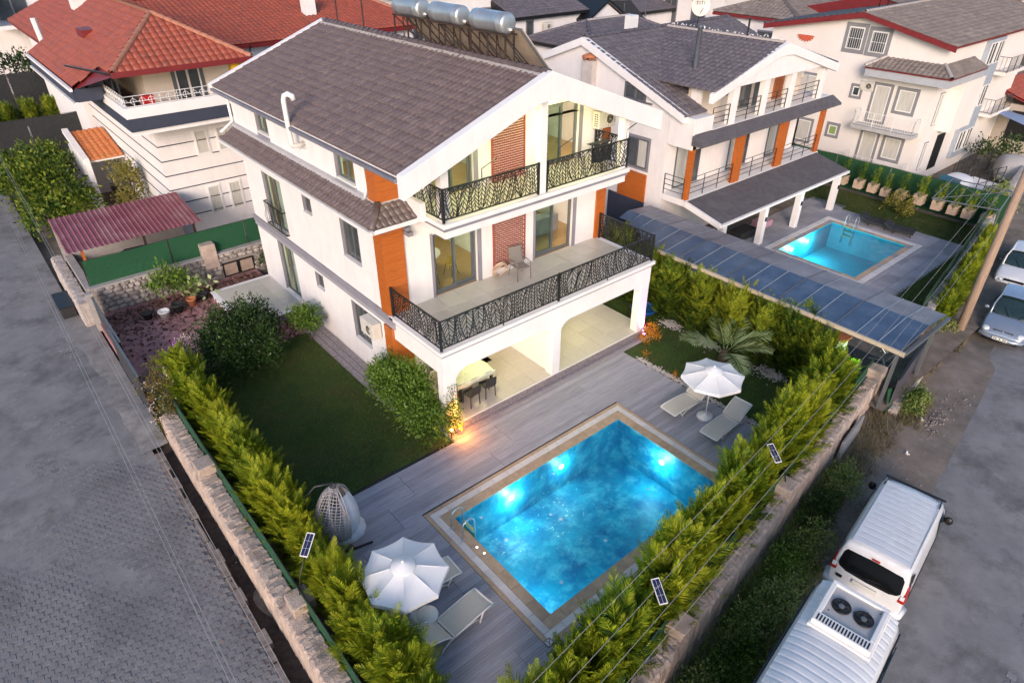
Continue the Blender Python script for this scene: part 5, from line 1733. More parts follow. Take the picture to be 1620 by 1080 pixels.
mb = MB(); mb.tube([(4.08, 11.60, .04), (4.80, 11.44, .04)], .03, 8); mb.tube([(3.7, 12.4, .04), (4.5, 12.6, .04)], .03, 8); mb.build("base_bar", M_metal, t)
t = thing("dining_table", "terrace dining table under a pale cloth with dark legs", "table", (10.55, 14.8, ZT))
mb = MB(); mb.box(9.82, 14.40, ZT + .70, 11.28, 15.22, ZT + .735); mb.build("table_top", M_dark, t)
for x in (9.9, 11.2):
 for y in (14.48, 15.14):
  mb = MB(); mb.box(x - .04, y - .04, ZT + .002, x + .04, y + .04, ZT + .70); mb.build("leg", M_dark, t)
mb = MB(); mb.smooth = True
def cl(u, v):
 x = 9.70 + 1.70 * u; y = 14.28 + 1.06 * v
 ex = max(9.81 - x, x - 11.29, 0); ey = max(14.39 - y, y - 15.23, 0)
 e = max(ex, ey)
 return (min(max(x, 9.80), 11.30) + (.015 * math.sin(9 * y) if ex else 0) + (-.02 if x < 9.8 else .02 if x > 11.3 else 0), min(max(y, 14.38), 15.24) + (.015 * math.sin(11 * x) if ey else 0), ZT + .742 - e * 1.6)
mb.grid(cl, 34, 22)
tag(mb.build("tablecloth", mat("pale_patterned_cloth", (.50, .56, .40), (.72, .74, .62), rough=.85, scale=14, detail=3)), "pale green patterned cloth draped over the terrace dining table", "tablecloth")
def dchair(label):
 t = thing("dining_chair", label, "chair", (0, 0, 0), "dark plastic chairs at the terrace table")
 mb = MB(); mb.box(-.21, -.21, .43, .21, .21, .46); mb.build("seat", M_dark, t, .01)
 mb = MB(); mb.prism([(-.21, -.24, .50), (.21, -.24, .50), (.19, -.30, .84), (-.19, -.30, .84)], (0, .028, .004)); mb.build("backrest", M_dark, t, .008)
 for x in (-.18, .18):
  for y in (-.19, .18):
   mb = MB(); mb.tube([(x * 1.08, y * 1.1, 0), (x, y, .43)], .019, 6); mb.build("leg", M_dark, t)
  mb = MB(); mb.tube([(x, -.2, .43), (x, -.255, .6)], .016, 6); mb.build("back_support", M_dark, t)
 return t
c = dchair("dark plastic chair at the table, nearer the corner column"); c.location = (10.12, 14.18, ZT); c.rotation_euler = (0, 0, R(4))
dup(c, (10.82, 14.22, ZT), R(-5), "dark plastic chair at the table, nearer the middle of the terrace")
dup(c, (10.2, 15.5, ZT), R(180), "dark plastic chair on the far side of the terrace table")
mb = MB(); mb.box(11.55, 15.7, ZT + .002, 12.2, 16.1, ZT + .014)
for k in range(40): mb.box(11.57 + random.random() * .58, 15.72 + random.random() * .34, ZT + .0142, 11.60 + random.random() * .58, 15.74 + random.random() * .34, ZT + .02)
tag(mb.build("door_mat", M_dark), "dark door mat on the terrace floor behind the dining table", "mat")
M_taupe = mat("taupe_sling", (.17, .15, .135), (.22, .195, .175), rough=.8, scale=30)
t = thing("balcony_chair", "taupe armchair in front of the brick panel on the lower balcony", "chair", (0, 0, 0))
mb = MB(); mb.box(-.25, -.24, .42, .25, .24, .45); mb.build("seat", M_taupe, t, .01)
mb = MB(); mb.prism([(-.24, .22, .46), (.24, .22, .46), (.22, .36, 1.02), (-.22, .36, 1.02)], (0, .02, .005)); mb.build("backrest", M_taupe, t, .006)
for x in (-.27, .27):
 mb = MB(); mb.smooth = True; mb.tube([(x, -.27, 0), (x, -.24, .63), (x, .0, .65), (x, .27, .62)], .017, 6); mb.build("armrest", M_taupe, t)
 mb = MB(); mb.tube([(x, .34, 0), (x, .2, .45), (x * .9, .36, 1.02)], .017, 6); mb.build("leg", M_taupe, t)
t.location = (13.55, 15.75, ZB + .006); t.rotation_euler = (0, 0, R(-8))
mb = MB(); mb.smooth = True
for k in range(5):
 c = Vector((13.0, 16.24 - .035 * k, ZB + .31)); r_ = .29 - .012 * k
 mb.tube([c + Vector((r_ * math.cos(a), .02 * math.sin(3 * a + k) - .10 * math.sin(a), r_ * math.sin(a))) for a in np.linspace(0, 2 * math.pi, 21)], .014, 5)
tag(mb.build("garden_hose", mat("beige_hose", (.52, .38, .27), (.6, .45, .33), rough=.5, scale=4)), "coiled beige hose leaning on the wall beside the taupe chair", "hose")
M_blue = mat("blue_cushion", (.02, .08, .24), (.035, .12, .32), rough=.9, scale=6)
M_pblue = mat("pale_blue_fabric", (.30, .40, .50), (.38, .48, .58), rough=.9, scale=6)
M_must = mat("mustard_shell", (.42, .25, .045), (.5, .31, .06), rough=.5, scale=4)
t = thing("round_table", "oval white dining table seen through the left sliding door of the lower balcony", "table", (11.2, 18.3, ZB))
mb = MB(); mb.smooth = True
mb.lathe((0, 0, 0), [(.75, .72), (.76, .74), (.75, .76)], 28)
mb.v = [(11.0 + x * 1.05, 18.2 + y * .9, ZB + z) for x, y, z in mb.v]; mb.build("table_top", M_plastic, t)
mb = MB(); mb.smooth = True; mb.lathe((11.0, 18.2, ZB + .005), [(.3, 0), (.28, .03), (.07, .08), (.07, .72)], 16); mb.build("pedestal", M_plastic, t)
t = thing("shell_chair", "mustard shell chair at the oval table behind the left sliding door", "chair", (0, 0, 0))
mb = MB(); mb.smooth = True
def sc_(u, v):
 a = -1.2 + 2.4 * u
 return (.25 * math.sin(a), -.22 + .40 * math.cos(a) * .5 + .16 * v, .44 + .40 * v * (1 - .12 * abs(a)))
mb.grid(sc_, 8, 5); mb.sphere((0, -.05, .44), .24, 12, 6, (1, 1, .16)); mb.build("seat_shell", M_must, t)
for sx in (-.17, .17):
 for sy in (-.2, .12):
  mb = MB(); mb.tube([(sx * 1.15, sy * 1.15, 0), (sx * .7, sy * .7, .43)], .011, 5); mb.build("leg", M_metal, t)
t.location = (11.85, 17.45, ZB + .006); t.rotation_euler = (0, 0, R(200))
dup(t, (10.9, 17.25, ZB + .006), R(180), "mustard shell chair partly behind the fixed pane of the left sliding door")
t = thing("sofa", "grey and pale blue sofa seen through the right sliding door of the lower balcony", "sofa", (15.4, 18.4, ZB))
mb = MB(); mb.box(14.6, 17.7, ZB + .12, 17.2, 18.1, ZB + .80); mb.build("backrest", mat("grey_sofa", (.20, .20, .21), (.26, .26, .27), rough=.9, scale=5), t, .04)
mb = MB(); mb.box(14.6, 18.1, ZB + .10, 17.2, 18.9, ZB + .42); mb.build("seat", M_pblue, t, .04)
mb = MB(); mb.box(14.6, 19.3, ZB + .12, 15.4, 20.9, ZB + .44); mb.build("chaise", M_pblue, t, .04)
for x, y in ((14.85, 20.3), (15.1, 20.65)):
 mb = MB(); mb.obox((x, y, ZB + .62), (1, .2, 0), (0, .4, 1), (0, -1, .4), .24, .2, .08)
 tag(mb.build("cushion", M_blue, None, .05), "blue cushion on the pale blue sofa, %s" % ("left one" if x < 15 else "right one"), "cushion")
for x, lab in ((11.4, "dark wardrobe in the lit left room behind the upper balcony"), (16.6, "tall grey wardrobe in the lit right room behind the upper balcony")):
 t = thing("wardrobe", lab, "wardrobe", (x, 21.1, ZU))
 mb = MB(); mb.box(x - .8, 20.85, ZU + .01, x + .8, 21.48, ZU + 2.0); mb.build("cabinet", M_room, t)
 for k in range(2):
  mb = MB(); mb.box(x - .78 + .79 * k, 20.82, ZU + .05, x - .01 + .79 * k, 20.848, ZU + 1.97); mb.build("door", M_alu if k else M_room, t)
M_acw = mat("beige_ac_case", (.58, .55, .49), (.64, .61, .55), rough=.45, scale=3)
def ac_unit(label, loc, rz, label_sticker=False, w=.84, h=.58, d=.32):
 """local: front faces -y"""
 t = thing("air_conditioner", label, "air conditioner", (0, 0, 0), "outdoor air conditioner units")
 mb = MB(); mb.box(-w / 2, 0, 0, w / 2, d, h); mb.build("casing", M_acw, t, .02)
 mb = MB(); mb.smooth = True; mb.lathe((.12, -.004, h / 2), [(h * .38, 0), (h * .40, .006), (h * .39, .012), (h * .36, .006)], 22, (0, -1, 0)); g = mb.build("fan_ring", M_acw, t)
 mb = MB(); mb.lathe((.12, -.003, h / 2), [(h * .365, 0), (h * .365, .004)], 22, (0, -1, 0)); mb.build("fan_opening", M_black, g)
 mb = MB()
 for k in range(5): mb.lathe((.12, -.009, h / 2), [(h * (.08 + .06 * k), 0), (h * (.08 + .06 * k) + .006, .004)], 20, (0, -1, 0))
 for k in range(6):
  a = k * math.pi / 6
  mb.bar((.12 - h * .37 * math.cos(a), -.012, h / 2 - h * .37 * math.sin(a)), (.12 + h * .37 * math.cos(a), -.012, h / 2 + h * .37 * math.sin(a)), .008, .004, up=(0, 1, 0))
 mb.build("fan_guard", M_acw, g)
 mb = MB()
 for i in range(2):
  for j in range(6): mb.box(-w / 2 - .004, .07 + .09 * i, .08 + .075 * j, -w / 2 + .004, .12 + .09 * i, .12 + .075 * j)
 mb.build("vent_slots", M_black, t)
 if label_sticker:
  mb = MB(); mb.box(w / 2 - .17, -.006, h - .17, w / 2 - .03, -.001, h - .05); mb.build("sticker", mat("blue_sticker", (.05, .22, .45), (.10, .32, .55), rough=.4, scale=20), t)
 mb = MB()
 for x in (-w * .35, w * .35): mb.box(x - .02, .02, -.05, x + .02, d + .08, -.002)
 mb.build("wall_bracket", M_plastic, t)
 t.location = loc; t.rotation_euler = (0, 0, rz)
 return t
ac_unit("air conditioner with blue sticker high on the upper balcony wall of the villa", (17.78, 16.05, 7.55), 0, True)
ac_unit("air conditioner on the side wall of the villa above the laurel bush", (8.38, 17.55, 2.0), R(-90))
t = thing("drying_rack", "folding rack with dark washing at the right end of the upper balcony", "drying rack", (16.6, 15.4, ZU))
mb = MB()
for s in (-1, 1):
 mb.tube([(16.2, 15.4 + .25 * s, ZU + .01), (17.0, 15.4 - .25 * s, ZU + .85)], .012, 5); mb.tube([(17.0, 15.4 + .25 * s, ZU + .01), (16.2, 15.4 - .25 * s, ZU + .85)], .012, 5)
mb.build("rack_frame", M_plastic, t)
mb = MB(); mb.smooth = True
mb.grid(lambda u, v: (16.15 + .95 * u, 15.2 + .03 * math.sin(12 * u) - .04 * v, ZU + .86 - .62 * v + .02 * math.sin(8 * u)), 14, 5)
mb.grid(lambda u, v: (16.15 + .95 * u, 15.2 + .25 * v, ZU + .865), 4, 2)
tag(mb.build("washing", mat("dark_cloth", (.012, .014, .02), (.03, .032, .04), rough=.95, scale=8)), "dark washing hung over the rack on the upper balcony", "laundry")
M_pinkl = emitmat("pink_lamp_glow", (1.0, .25, .75), 25)
t = thing("column_uplight", "pink uplight at the foot of the right-hand terrace column", "lamp", (17.98, 13.5, 0))
mb = MB(); mb.lathe((17.96, 13.48, .06), [(.05, 0), (.055, .09), (.05, .1)], 12); mb.build("lamp_body", M_metal, t)
mb = MB(); mb.lathe((17.96, 13.48, .162), [(.042, 0), (.042, .004)], 12); mb.build("lens", M_pinkl, t)
lamp("uplight_beam", (17.97, 13.55, .2), 420, (1.0, .16, .62), .03, 'SPOT', (R(180) - R(4), R(-2), 0), R(60), .6)
M_orl = emitmat("orange_lamp_glow", (1.0, .48, .10), 25)
t = thing("garden_lamp", "orange garden lamp glowing in the leaves at the terrace corner", "lamp", (8.95, 13.35, 0))
mb = MB(); mb.tube([(8.80, 13.46, -.03), (8.80, 13.46, .3)], .02, 6); mb.build("lamp_stem", M_metal, t)
mb = MB(); mb.sphere((8.80, 13.46, .34), .04, 10, 8); mb.build("lamp_globe", M_orl, t)
lamp("orange_light", (9.08, 13.28, .40), 34, (1.0, .30, .035), .05)
lamp("orange_light", (9.12, 13.46, 1.0), 13, (1.0, .36, .05), .05)
bush("orange_lit_creeper", "slender creeper at the terrace corner lit orange by the garden lamp", "climbing plant", [(8.86, 13.42, .95, .17, .2, .85), (8.98, 13.45, .5, .18, .18, .45)], 950, .08, M_leafb, 44)
t = thing("garden_lamp", "green garden lamp among the cypresses at the carport end", "lamp", (20.9, 7.0, 0))
mb = MB(); mb.tube([(20.95, 7.02, -.03), (20.95, 7.02, .25)], .02, 6); mb.build("lamp_stem", M_metal, t)
mb = MB(); mb.sphere((20.95, 7.02, .3), .045, 10, 8); mb.build("lamp_globe", emitmat("green_lamp_glow", (.25, 1.0, .3), 18), t)
lamp("green_light", (20.9, 6.9, 1.2), 14, (.2, 1.0, .22), .05)
def heater(y, label):
 t = thing("solar_water_heater", label, "solar water heater", (14.3, y, 10.0), "solar water heaters along the villa ridge")
 rad, L = .30, 1.55
 mb = MB(); mb.smooth = True
 c = Vector((13.72, y + L / 2, 11.16))
 mb.lathe(c, [(.05, -.06), (rad * .72, -.045), (rad * .93, -.02), (rad, .02), (rad, L * .16), (rad * 1.012, L * .165), (rad, L * .17), (rad, L * .83), (rad * 1.012, L * .835), (rad, L * .84), (rad, L - .02), (rad * .93, L + .02), (rad * .72, L + .045), (.05, L + .06)], 26, (0, -1, 0))
 tk = mb.build("tank", M_steel, t)
 mb = MB(); mb.lathe((13.74, y - L / 2 - .05, 11.0), [(.045, 0), (.045, .06), (.02, .09)], 10, (0, -1, 0)); mb.build("valve_cap", M_plastic, tk)
 mb = MB(); mb.smooth = True; mb.tube([(13.74, y - L / 2 - .12, 11.0), (13.78, y - L / 2 - .16, 10.8), (13.9, y - L / 2 - .05, 10.3), (14.3, y - L / 2 + .1, 10.0)], .014, 6); mb.build("water_pipe", M_dark, t)
 for k in range(2):
  y0 = y - 1.115 + 1.125 * k
  mb = MB()
  mb.prism([(13.95, y0, 10.98), (15.25, y0, 9.58), (15.30, y0, 9.64), (14.0, y0, 11.04)], (0, 1.105, 0)); pn = mb.build("collector", M_panelback, t)
  mb = MB()
  mb.bar((13.93, y0, 11.0), (15.26, y0, 9.57), .03, .07); mb.bar((13.93, y0 + 1.105, 11.0), (15.26, y0 + 1.105, 9.57), .03, .07)
  mb.bar((13.95, y0, 11.01), (13.95, y0 + 1.105, 11.01), .05, .06); mb.bar((15.25, y0, 9.6), (15.25, y0 + 1.105, 9.6), .05, .06)
  mb.build("collector_frame", M_alu, pn)
 mb = MB()
 for yy in (y - .85, y, y + .85):
  mb.bar((13.55, yy, 9.95), (13.55, yy, 10.86), .045); mb.bar((13.58, yy, 10.82), (14.8, yy + .03, 9.66), .03); mb.bar((13.9, yy, 10.85), (13.9, yy, 9.9), .03)
 mb.bar((13.55, y - .95, 10.86), (13.55, y + .95, 10.86), .045); mb.bar((13.92, y - .95, 10.87), (13.92, y + .95, 10.87), .04); mb.bar((14.8, y - .95, 9.66), (14.8, y + .95, 9.66), .035)
 mb.bar((13.55, y - .85, 9.95), (13.9, y + .85, 10.8), .025); mb.bar((13.6, y - .4, 10.84), (14.3, y + .3, 10.12), .022)
 mb.build("stand", M_rust, t)
 return t
M_panelback = mat("collector_back", (.50, .40, .31), (.60, .49, .39), rough=.6, scale=2, c3=(.36, .28, .22), c3scale=1.2, c3amt=.5)
heater(17.35, "solar water heater nearest the camera of the three on the villa ridge, single shiny tank")
heater(19.6, "middle one of the three solar water heaters on the villa ridge")
heater(21.85, "farthest of the three solar water heaters on the villa ridge, cut by the picture top")
for k, (y, h) in enumerate(((24.9, 1.6), (27.0, 1.5))):
 mb = MB(); mb.tube([(13.5, y, ZR), (13.5, y, ZR + h)], .03, 6)
 tag(mb.build("roof_pole", M_rust), ("rusty pole on the villa ridge nearer the solar tanks", "rusty pole on the villa ridge nearer its far end")[k], "pole")
t = thing("barbecue_chimney", "small white barbecue chimney with terracotta cap at the hedge corner by the carport", "chimney", (21.35, 7.75, 0))
mb = MB(); mb.box(21.15, 7.45, -.1, 21.55, 7.85, 1.45); mb.build("stack", M_white, t)
mb = MB(); mb.box(21.08, 7.38, 1.46, 21.62, 7.92, 1.53); mb.build("cap", M_terra, t, .01)
mb = MB(); mb.lathe((19.6, 14.9, -.02), [(.5, 0), (.55, .12), (.5, .14), (.45, .05)], 18)
tag(mb.build("paddling_pool", mat("blue_plastic", (.01, .10, .42), (.02, .16, .55), rough=.4, scale=4)), "blue plastic basin on the lawn behind the right terrace column", "basin")
def pbox(axis, c0, c1, u0, u1, z0, z1, mb):
 if axis == 'x': mb.box(c0, u0, z0, c1, u1, z1)
 else: mb.box(u0, c0, z0, u1, c1, z1)
def win(parent, axis, c, u0, u1, z0, z1, fm, surround=0.0, sm=None, split=1, gm=None, name="window", grille=False, fw=.06, curtain=False):
 """Window on a wall face at coordinate c looking towards -axis."""
 out = -1
 mb = MB()
 pbox(axis, c - .05, c + .02, u0, u1, z0, z0 + fw, mb); pbox(axis, c - .05, c + .02, u0, u1, z1 - fw, z1, mb)
 pbox(axis, c - .05, c + .02, u0, u0 + fw, z0 + fw, z1 - fw, mb); pbox(axis, c - .05, c + .02, u1 - fw, u1, z0 + fw, z1 - fw, mb)
 for k in range(1, split):
  m_ = u0 + (u1 - u0) * k / split
  pbox(axis, c - .045, c + .02, m_ - fw * .5, m_ + fw * .5, z0 + fw, z1 - fw, mb)
 f = mb.build(name, fm, parent)
 for k in range(split):
  a = u0 + (u1 - u0) * k / split + fw; b = u0 + (u1 - u0) * (k + 1) / split - fw
  mb = MB(); pbox(axis, c - .022, c - .008, a, b, z0 + fw, z1 - fw, mb); mb.build("pane", M_curtain if curtain and k % 2 == 0 else (gm or M_wglass), f)
 if surround:
  s = surround; mb = MB()
  pbox(axis, c - .03, c - .002, u0 - s, u0 - .001, z0 - s, z1 + s, mb); pbox(axis, c - .03, c - .002, u1 + .001, u1 + s, z0 - s, z1 + s, mb)
  pbox(axis, c - .03, c - .002, u0, u1, z1 + .001, z1 + s, mb); pbox(axis, c - .03, c - .002, u0, u1, z0 - s, z0 - .001, mb)
  mb.build("surround", sm, f)
 if grille:
  mb = MB(); n = int((u1 - u0) / .13)
  for k in range(1, n):
   q = u0 + (u1 - u0) * k / n
   mb.tube([(c - .10, q, z0) if axis == 'x' else (q, c - .10, z0), (c - .10, q, z1) if axis == 'x' else (q, c - .10, z1)], .010, 4)
  for z in (z0 + .06, (z0 + z1) / 2, z1 - .06): pbox(axis, c - .112, c - .092, u0, u1, z - .01, z + .01, mb)
  mb.build("grille", M_plastic, f)
 return f
def bars(parent, pts, z, h, m, nrail=4, post=1.3, name="railing", vertical=False, step=.13):
 """Balcony railing: horizontal bars, or closely set uprights."""
 mb = MB()
 for a, b in zip(pts[:-1], pts[1:]):
  A, B = Vector((*a, 0)), Vector((*b, 0)); L = (B - A).length; n = max(1, round(L / post))
  for k in range(n + 1):
   p = A + (B - A) * (k / n); mb.tube([(p.x, p.y, z), (p.x, p.y, z + h)], .022, 5)
  if vertical:
   n2 = max(2, int(L / step))
   for k in range(n2):
    p = A + (B - A) * (k / n2); mb.tube([(p.x, p.y, z + .08), (p.x, p.y, z + h)], .010, 4)
   rs = (.08, h)
  else:
   rs = [h * (k + 1) / nrail for k in range(nrail)]
  for r_ in rs: mb.tube([A + Vector((0, 0, z + r_)), B + Vector((0, 0, z + r_))], .016, 5)
 return mb.build(name, m, parent)
nv = thing("villa", "white villa with dark cross gable roof and orange posts beside the smaller pool", "house", (30, 22, 0))
X0, X1, YF, YW, YB = 24.8, 36.4, 17.35, 18.7, 29.0
M_rec = mat("cream_render", (.66, .56, .46), (.74, .64, .54), rough=.85, scale=1.5)
mb = MB()
wall(mb, 'x', X0, X0 + .2, YW, YB, -.6, 6.55); nvw = mb.build("side_wall", M_white, nv)
mb = MB(); wall(mb, 'y', YW, YW + .2, X0 + .2, X1, -.6, 5.6); mb.build("front_wall", M_white, nv)
mb = MB(); wall(mb, 'y', YW, YW + .2, 26.2, 35.6, 5.6, 7.45); mb.prism([(26.2, YW, 7.45), (35.6, YW, 7.45), (30.9, YW, 8.7)], (0, .2, 0)); mb.build("attic_wall", M_rec, nv)
mb = MB(); wall(mb, 'x', X1 - .2, X1, YW, YB, -.6, 6.6); wall(mb, 'y', YB - .2, YB, X0, X1, -.6, 6.6); mb.build("rear_wall", M_white, nv)
mb = MB(); mb.prism([(X0, 18.3, 6.55), (X0, 30.0, 6.55), (X0, 24.15, 8.72)], (.2, 0, 0)); mb.build("gable_wall", M_white, nv)
mb = MB()
for s, (ye, ze) in (((-1), (17.75, 6.50)), (1, (30.4, 6.55))):
 sl_ = (8.88 - ze) / abs(24.15 - ye)
 mb.prism([(24.5, ye, ze), (24.5, 24.15, 8.90), (24.5, 24.15, 8.55), (24.5, ye, ze - .32)], (.36, 0, 0))
mb.build("gable_fascia", M_trim, nv, .01)
rf = MB()
rf.prism([(24.86, 17.75, 6.42), (24.86, 24.15, 8.80), (24.86, 30.4, 6.47)], (1.25, 0, 0)); rf.prism([(26.11, 18.95, 6.42), (26.11, 18.95, 6.865), (26.11, 24.15, 8.80), (26.11, 30.4, 6.47)], (10.15, 0, 0))
rf.prism([(25.65, 17.2, 7.40), (30.75, 17.2, 8.78), (35.95, 17.2, 7.40)], (0, 7.0, 0))
ro = rf.build("roof", M_trim, nv)
L1 = math.hypot(6.4, 2.38); L2 = math.hypot(5.1, 1.38); L3 = math.hypot(6.25, 2.33)
M_tile2 = mat("slate_roof_tile", (0.07, 0.062, 0.074), (0.125, 0.108, 0.122), rough=0.5, scale=12, c3=(0.20, 0.18, 0.19), c3scale=3, c3amt=.45, isl=.1)
tile_slope("roof_tiles", (24.52, 17.72, 6.42), (1, 0, 0), (0, 6.43, 2.38), [(0, 0), (1.6, 0), (1.6, .195 * L1), (11.9, .195 * L1), (11.9, L1), (0, L1)], M_tile2, ro, tw=.3, tl=.36, k=4)
tile_slope("roof_tiles", (24.52, 30.4, 6.47), (1, 0, 0), (0, -6.25, 2.33), [(0, 0), (11.9, 0), (11.9, L3), (0, L3)], M_tile2, ro, tw=.3, tl=.36, k=4)
tile_slope("roof_tiles", (25.62, 17.1, 7.40), (0, 1, 0), (5.13, 0, 1.385), [(0, 0), (7.1, 0), (7.1, L2), (0, L2)], M_tile2, ro, tw=.3, tl=.36, k=4)
tile_slope("roof_tiles", (35.98, 17.1, 7.40), (0, 1, 0), (-5.2, 0, 1.385), [(0, 0), (7.1, 0), (7.1, L2), (0, L2)], M_tile2, ro, tw=.3, tl=.36, k=4)
ridge_tiles("ridge_tiles", (30.75, 17.3, 8.85), (30.75, 24.1, 8.85), M_ridge, ro, r=.09)
ridge_tiles("ridge_tiles", (24.7, 24.15, 8.87), (36.2, 24.15, 8.87), M_tile2, ro, r=.1)
mb = MB()   # mortar lumps on the ridge
rg = random.Random(8)
for k in range(34):
 y = 17.4 + k * .195
 q = Vector((30.75 + rg.uniform(-.09, .09), y, 8.955 + rg.uniform(0, .05)))
 mb.bar(q, q + Vector((rg.uniform(-.08, .08), rg.uniform(-.12, .12), rg.uniform(.0, .10))), rg.uniform(.02, .05), rg.uniform(.02, .04))
stuff(mb.build("ridge_mortar", M_plastic, ro))
mb = MB()
for s in (-1, 1):
 xe = 30.75 + s * 5.3
 mb.prism([(xe, 17.05, 7.38), (30.75, 17.05, 8.90), (30.75, 17.05, 8.36), (30.75 + s * .7, 17.05, 8.30), (xe, 17.05, 6.98)], (0, .22, 0))
mb.build("gable_fascia", M_trim, nv, .01)
mb = MB(); mb.prism([(26.0, 17.3, 7.38), (35.5, 17.3, 7.38), (30.75, 17.3, 8.6)], (0, 1.38, 0)); mb.build("soffit", M_rec, nv)
mb = MB(); mb.box(24.79, 17.3, 5.05, 26.1, 18.69, 6.40); mb.build("corner_block", M_white, nv, .01)
mb = MB(); mb.box(26.1, 18.2, 5.76, 26.3, 18.69, 7.4); mb.build("cheek_wall", M_white, nv)
mb = MB(); mb.box(24.85, 17.3, 5.35, X1, 18.69, 5.74); mb.build("balcony_slab", M_trim, nv)
for x in (27.6, 30.05, 32.35, 35.3):
 mb = MB(); mb.box(x - .2, 17.32, 5.74, x + .2, 17.62, 8.75 - abs(x - 30.75) * .27); mb.build("column", M_trim, nv, .01)
for a, b in ((26.15, 27.38), (27.82, 29.83), (30.27, 32.13), (32.57, 35.08)):
 bars(nv, [(a, 17.42), (b, 17.42)], 5.74, .9, M_metal, 4, 1.2)
sk = MB(); sk.prism([(24.7, 16.72, 5.30), (24.7, 17.29, 5.30), (24.7, 17.29, 5.72), (24.7, 16.72, 5.40)], (12.0, 0, 0)); sk.build("skirt_roof", mat("dark_roof_felt", (.075, .068, .078), (.11, .10, .11), rough=.85, scale=4, c3=(.15, .14, .15), c3scale=1.1, c3amt=.5), nv)
mb = MB(); mb.box(24.82, 17.25, 2.45, 36.5, 18.69, 2.74); mb.build("balcony_slab", M_trim, nv)
for x, w in ((24.98, .12), (28.75, .28), (32.55, .28), (36.35, .12)):
 mb = MB(); mb.box(x - w, 17.30, 2.741, x + w, 17.52, 5.32); mb.build("orange_post", M_wood, nv)
for a, b in ((25.15, 28.45), (29.05, 32.25), (32.85, 36.2)):
 bars(nv, [(a, 17.4), (b, 17.4)], 2.74, .95, M_metal, 4, 1.15)
bars(nv, [(24.86, 17.5), (24.86, 18.6)], 2.74, .95, M_metal, 4, 1.1)
cn = MB(); cn.prism([(24.85, 15.3, 2.10), (24.85, 17.24, 2.55), (24.85, 17.24, 2.72), (24.85, 15.3, 2.24)], (11.5, 0, 0)); cn.build("canopy", MATS["dark_roof_felt"], nv)
mb = MB(); mb.prism([(24.72, 15.24, 2.05), (24.72, 17.24, 2.50), (24.72, 17.24, 2.76), (24.72, 15.24, 2.28)], (.125, 0, 0)); mb.box(24.85, 15.18, 2.08, 36.35, 15.295, 2.2); mb.build("canopy_edge", M_trim, nv)
for x in (25.6, 29.05, 32.3, 36.05):
 mb = MB(); mb.box(x - .15, 15.45, -.1, x + .15, 15.75, 2.12); mb.build("pillar", M_trim, nv, .01)
 mb = MB(); mb.box(x - .05, 15.40, 1.2, x + .05, 15.448, 1.4); mb.build("wall_lamp", M_black, nv)
for a, b in ((25.6, 27.5), (29.9, 31.6), (33.4, 35.2)):
 win(nv, 'y', YW, a, b, 2.76, 4.95, M_alu, 0, split=2, name="sliding_door", curtain=True)
for a, b, z0, z1 in ((28.6, 29.5, 6.6, 7.6), (30.1, 30.9, 5.78, 7.75), (31.3, 32.2, 5.78, 7.8)):
 win(nv, 'y', YW, a, b, z0, z1, M_alu, .05, M_alu, name="window" if z0 > 6 else "door")
win(nv, 'x', X0, 19.7, 20.95, 3.6, 4.95, M_alu, .12, M_grey, split=2, curtain=True)
mb = MB(); mb.box(24.74, 19.75, 6.55, 24.79, 21.5, 6.62); mb.build("sill", M_alu, nv)
f = win(nv, 'x', X0, 20.2, 21.4, 6.62, 7.25, M_alu, .06, M_alu, split=2)
mb = MB(); mb.box(24.72, 19.6, .0, 24.795, 21.9, 2.0); mb.build("dark_panel", M_navy, nv)
mb = MB(); mb.box(24.70, 19.6, 2.01, 24.795, 21.3, 3.35); mb.build("orange_panel", M_wood, nv)
mb = MB(); mb.smooth = False
pts = [(33.0, YW - .03, 5.76), (33.9, YW - .03, 5.76), (33.9, YW - .03, 7.0)] + [(33.45 + .45 * math.cos(a), YW - .03, 7.0 + .35 * math.sin(a)) for a in np.linspace(.4, math.pi - .4, 5)] + [(33.0, YW - .03, 7.0)]
mb.prism(pts, (0, .025, 0)); mb.build("arched_door", M_wood, nv)
mb = MB(); mb.box(24.45, 23.3, 4.6, 24.79, 24.0, 7.95); mb.build("chimney", mat("stained_render", (.48, .42, .39), (.6, .54, .51), rough=.9, scale=3), nv)
mb = MB(); mb.smooth = True
mb.lathe((24.62, 23.65, 7.96), [(.36, .12), (.40, .14), (.36, .19), (.15, .27), (.02, .29)], 14)
for k in range(6): mb.lathe((24.62 + .3 * math.cos(k), 23.65 + .3 * math.sin(k), 7.96), [(.05, 0), (.04, .13)], 6)
mb.build("chimney_cap", M_terra, nv)
mb = MB(); mb.smooth = True; mb.lathe((27.1, 19.4, 6.95), [(.32, -.1), (.28, .08), (.13, .25), (.11, .4), (.11, 2.6), (.13, 2.62), (.13, 2.75), (.02, 2.78)], 12); mb.build("stove_pipe", mat("blue_grey_pipe", (.09, .10, .13), (.14, .15, .18), rough=.45, scale=4, metal=.3), nv)
struct_y = MB(); struct_y.poly([(20.6, 5.4, -.05), (POOL2[0] - .5, 5.4, -.05), (POOL2[0] - .5, 30, -.05), (20.6, 30, -.05)])
struct_y.poly([(POOL2[0] - .5, POOL2[3] + .5, -.05), (41, POOL2[3] + .5, -.05), (41, 30, -.05), (POOL2[0] - .5, 30, -.05)])
struct_y.poly([(POOL2[0] - .5, 5.4, -.05), (41, 5.4, -.05), (41, POOL2[1] - .5, -.05), (POOL2[0] - .5, POOL2[1] - .5, -.05)])
struct_y.poly([(POOL2[2] + .5, POOL2[1] - .5, -.05), (41, POOL2[1] - .5, -.05), (41, POOL2[3] + .5, -.05), (POOL2[2] + .5, POOL2[3] + .5, -.05)])
struct(struct_y.build("courtyard", M_soil))
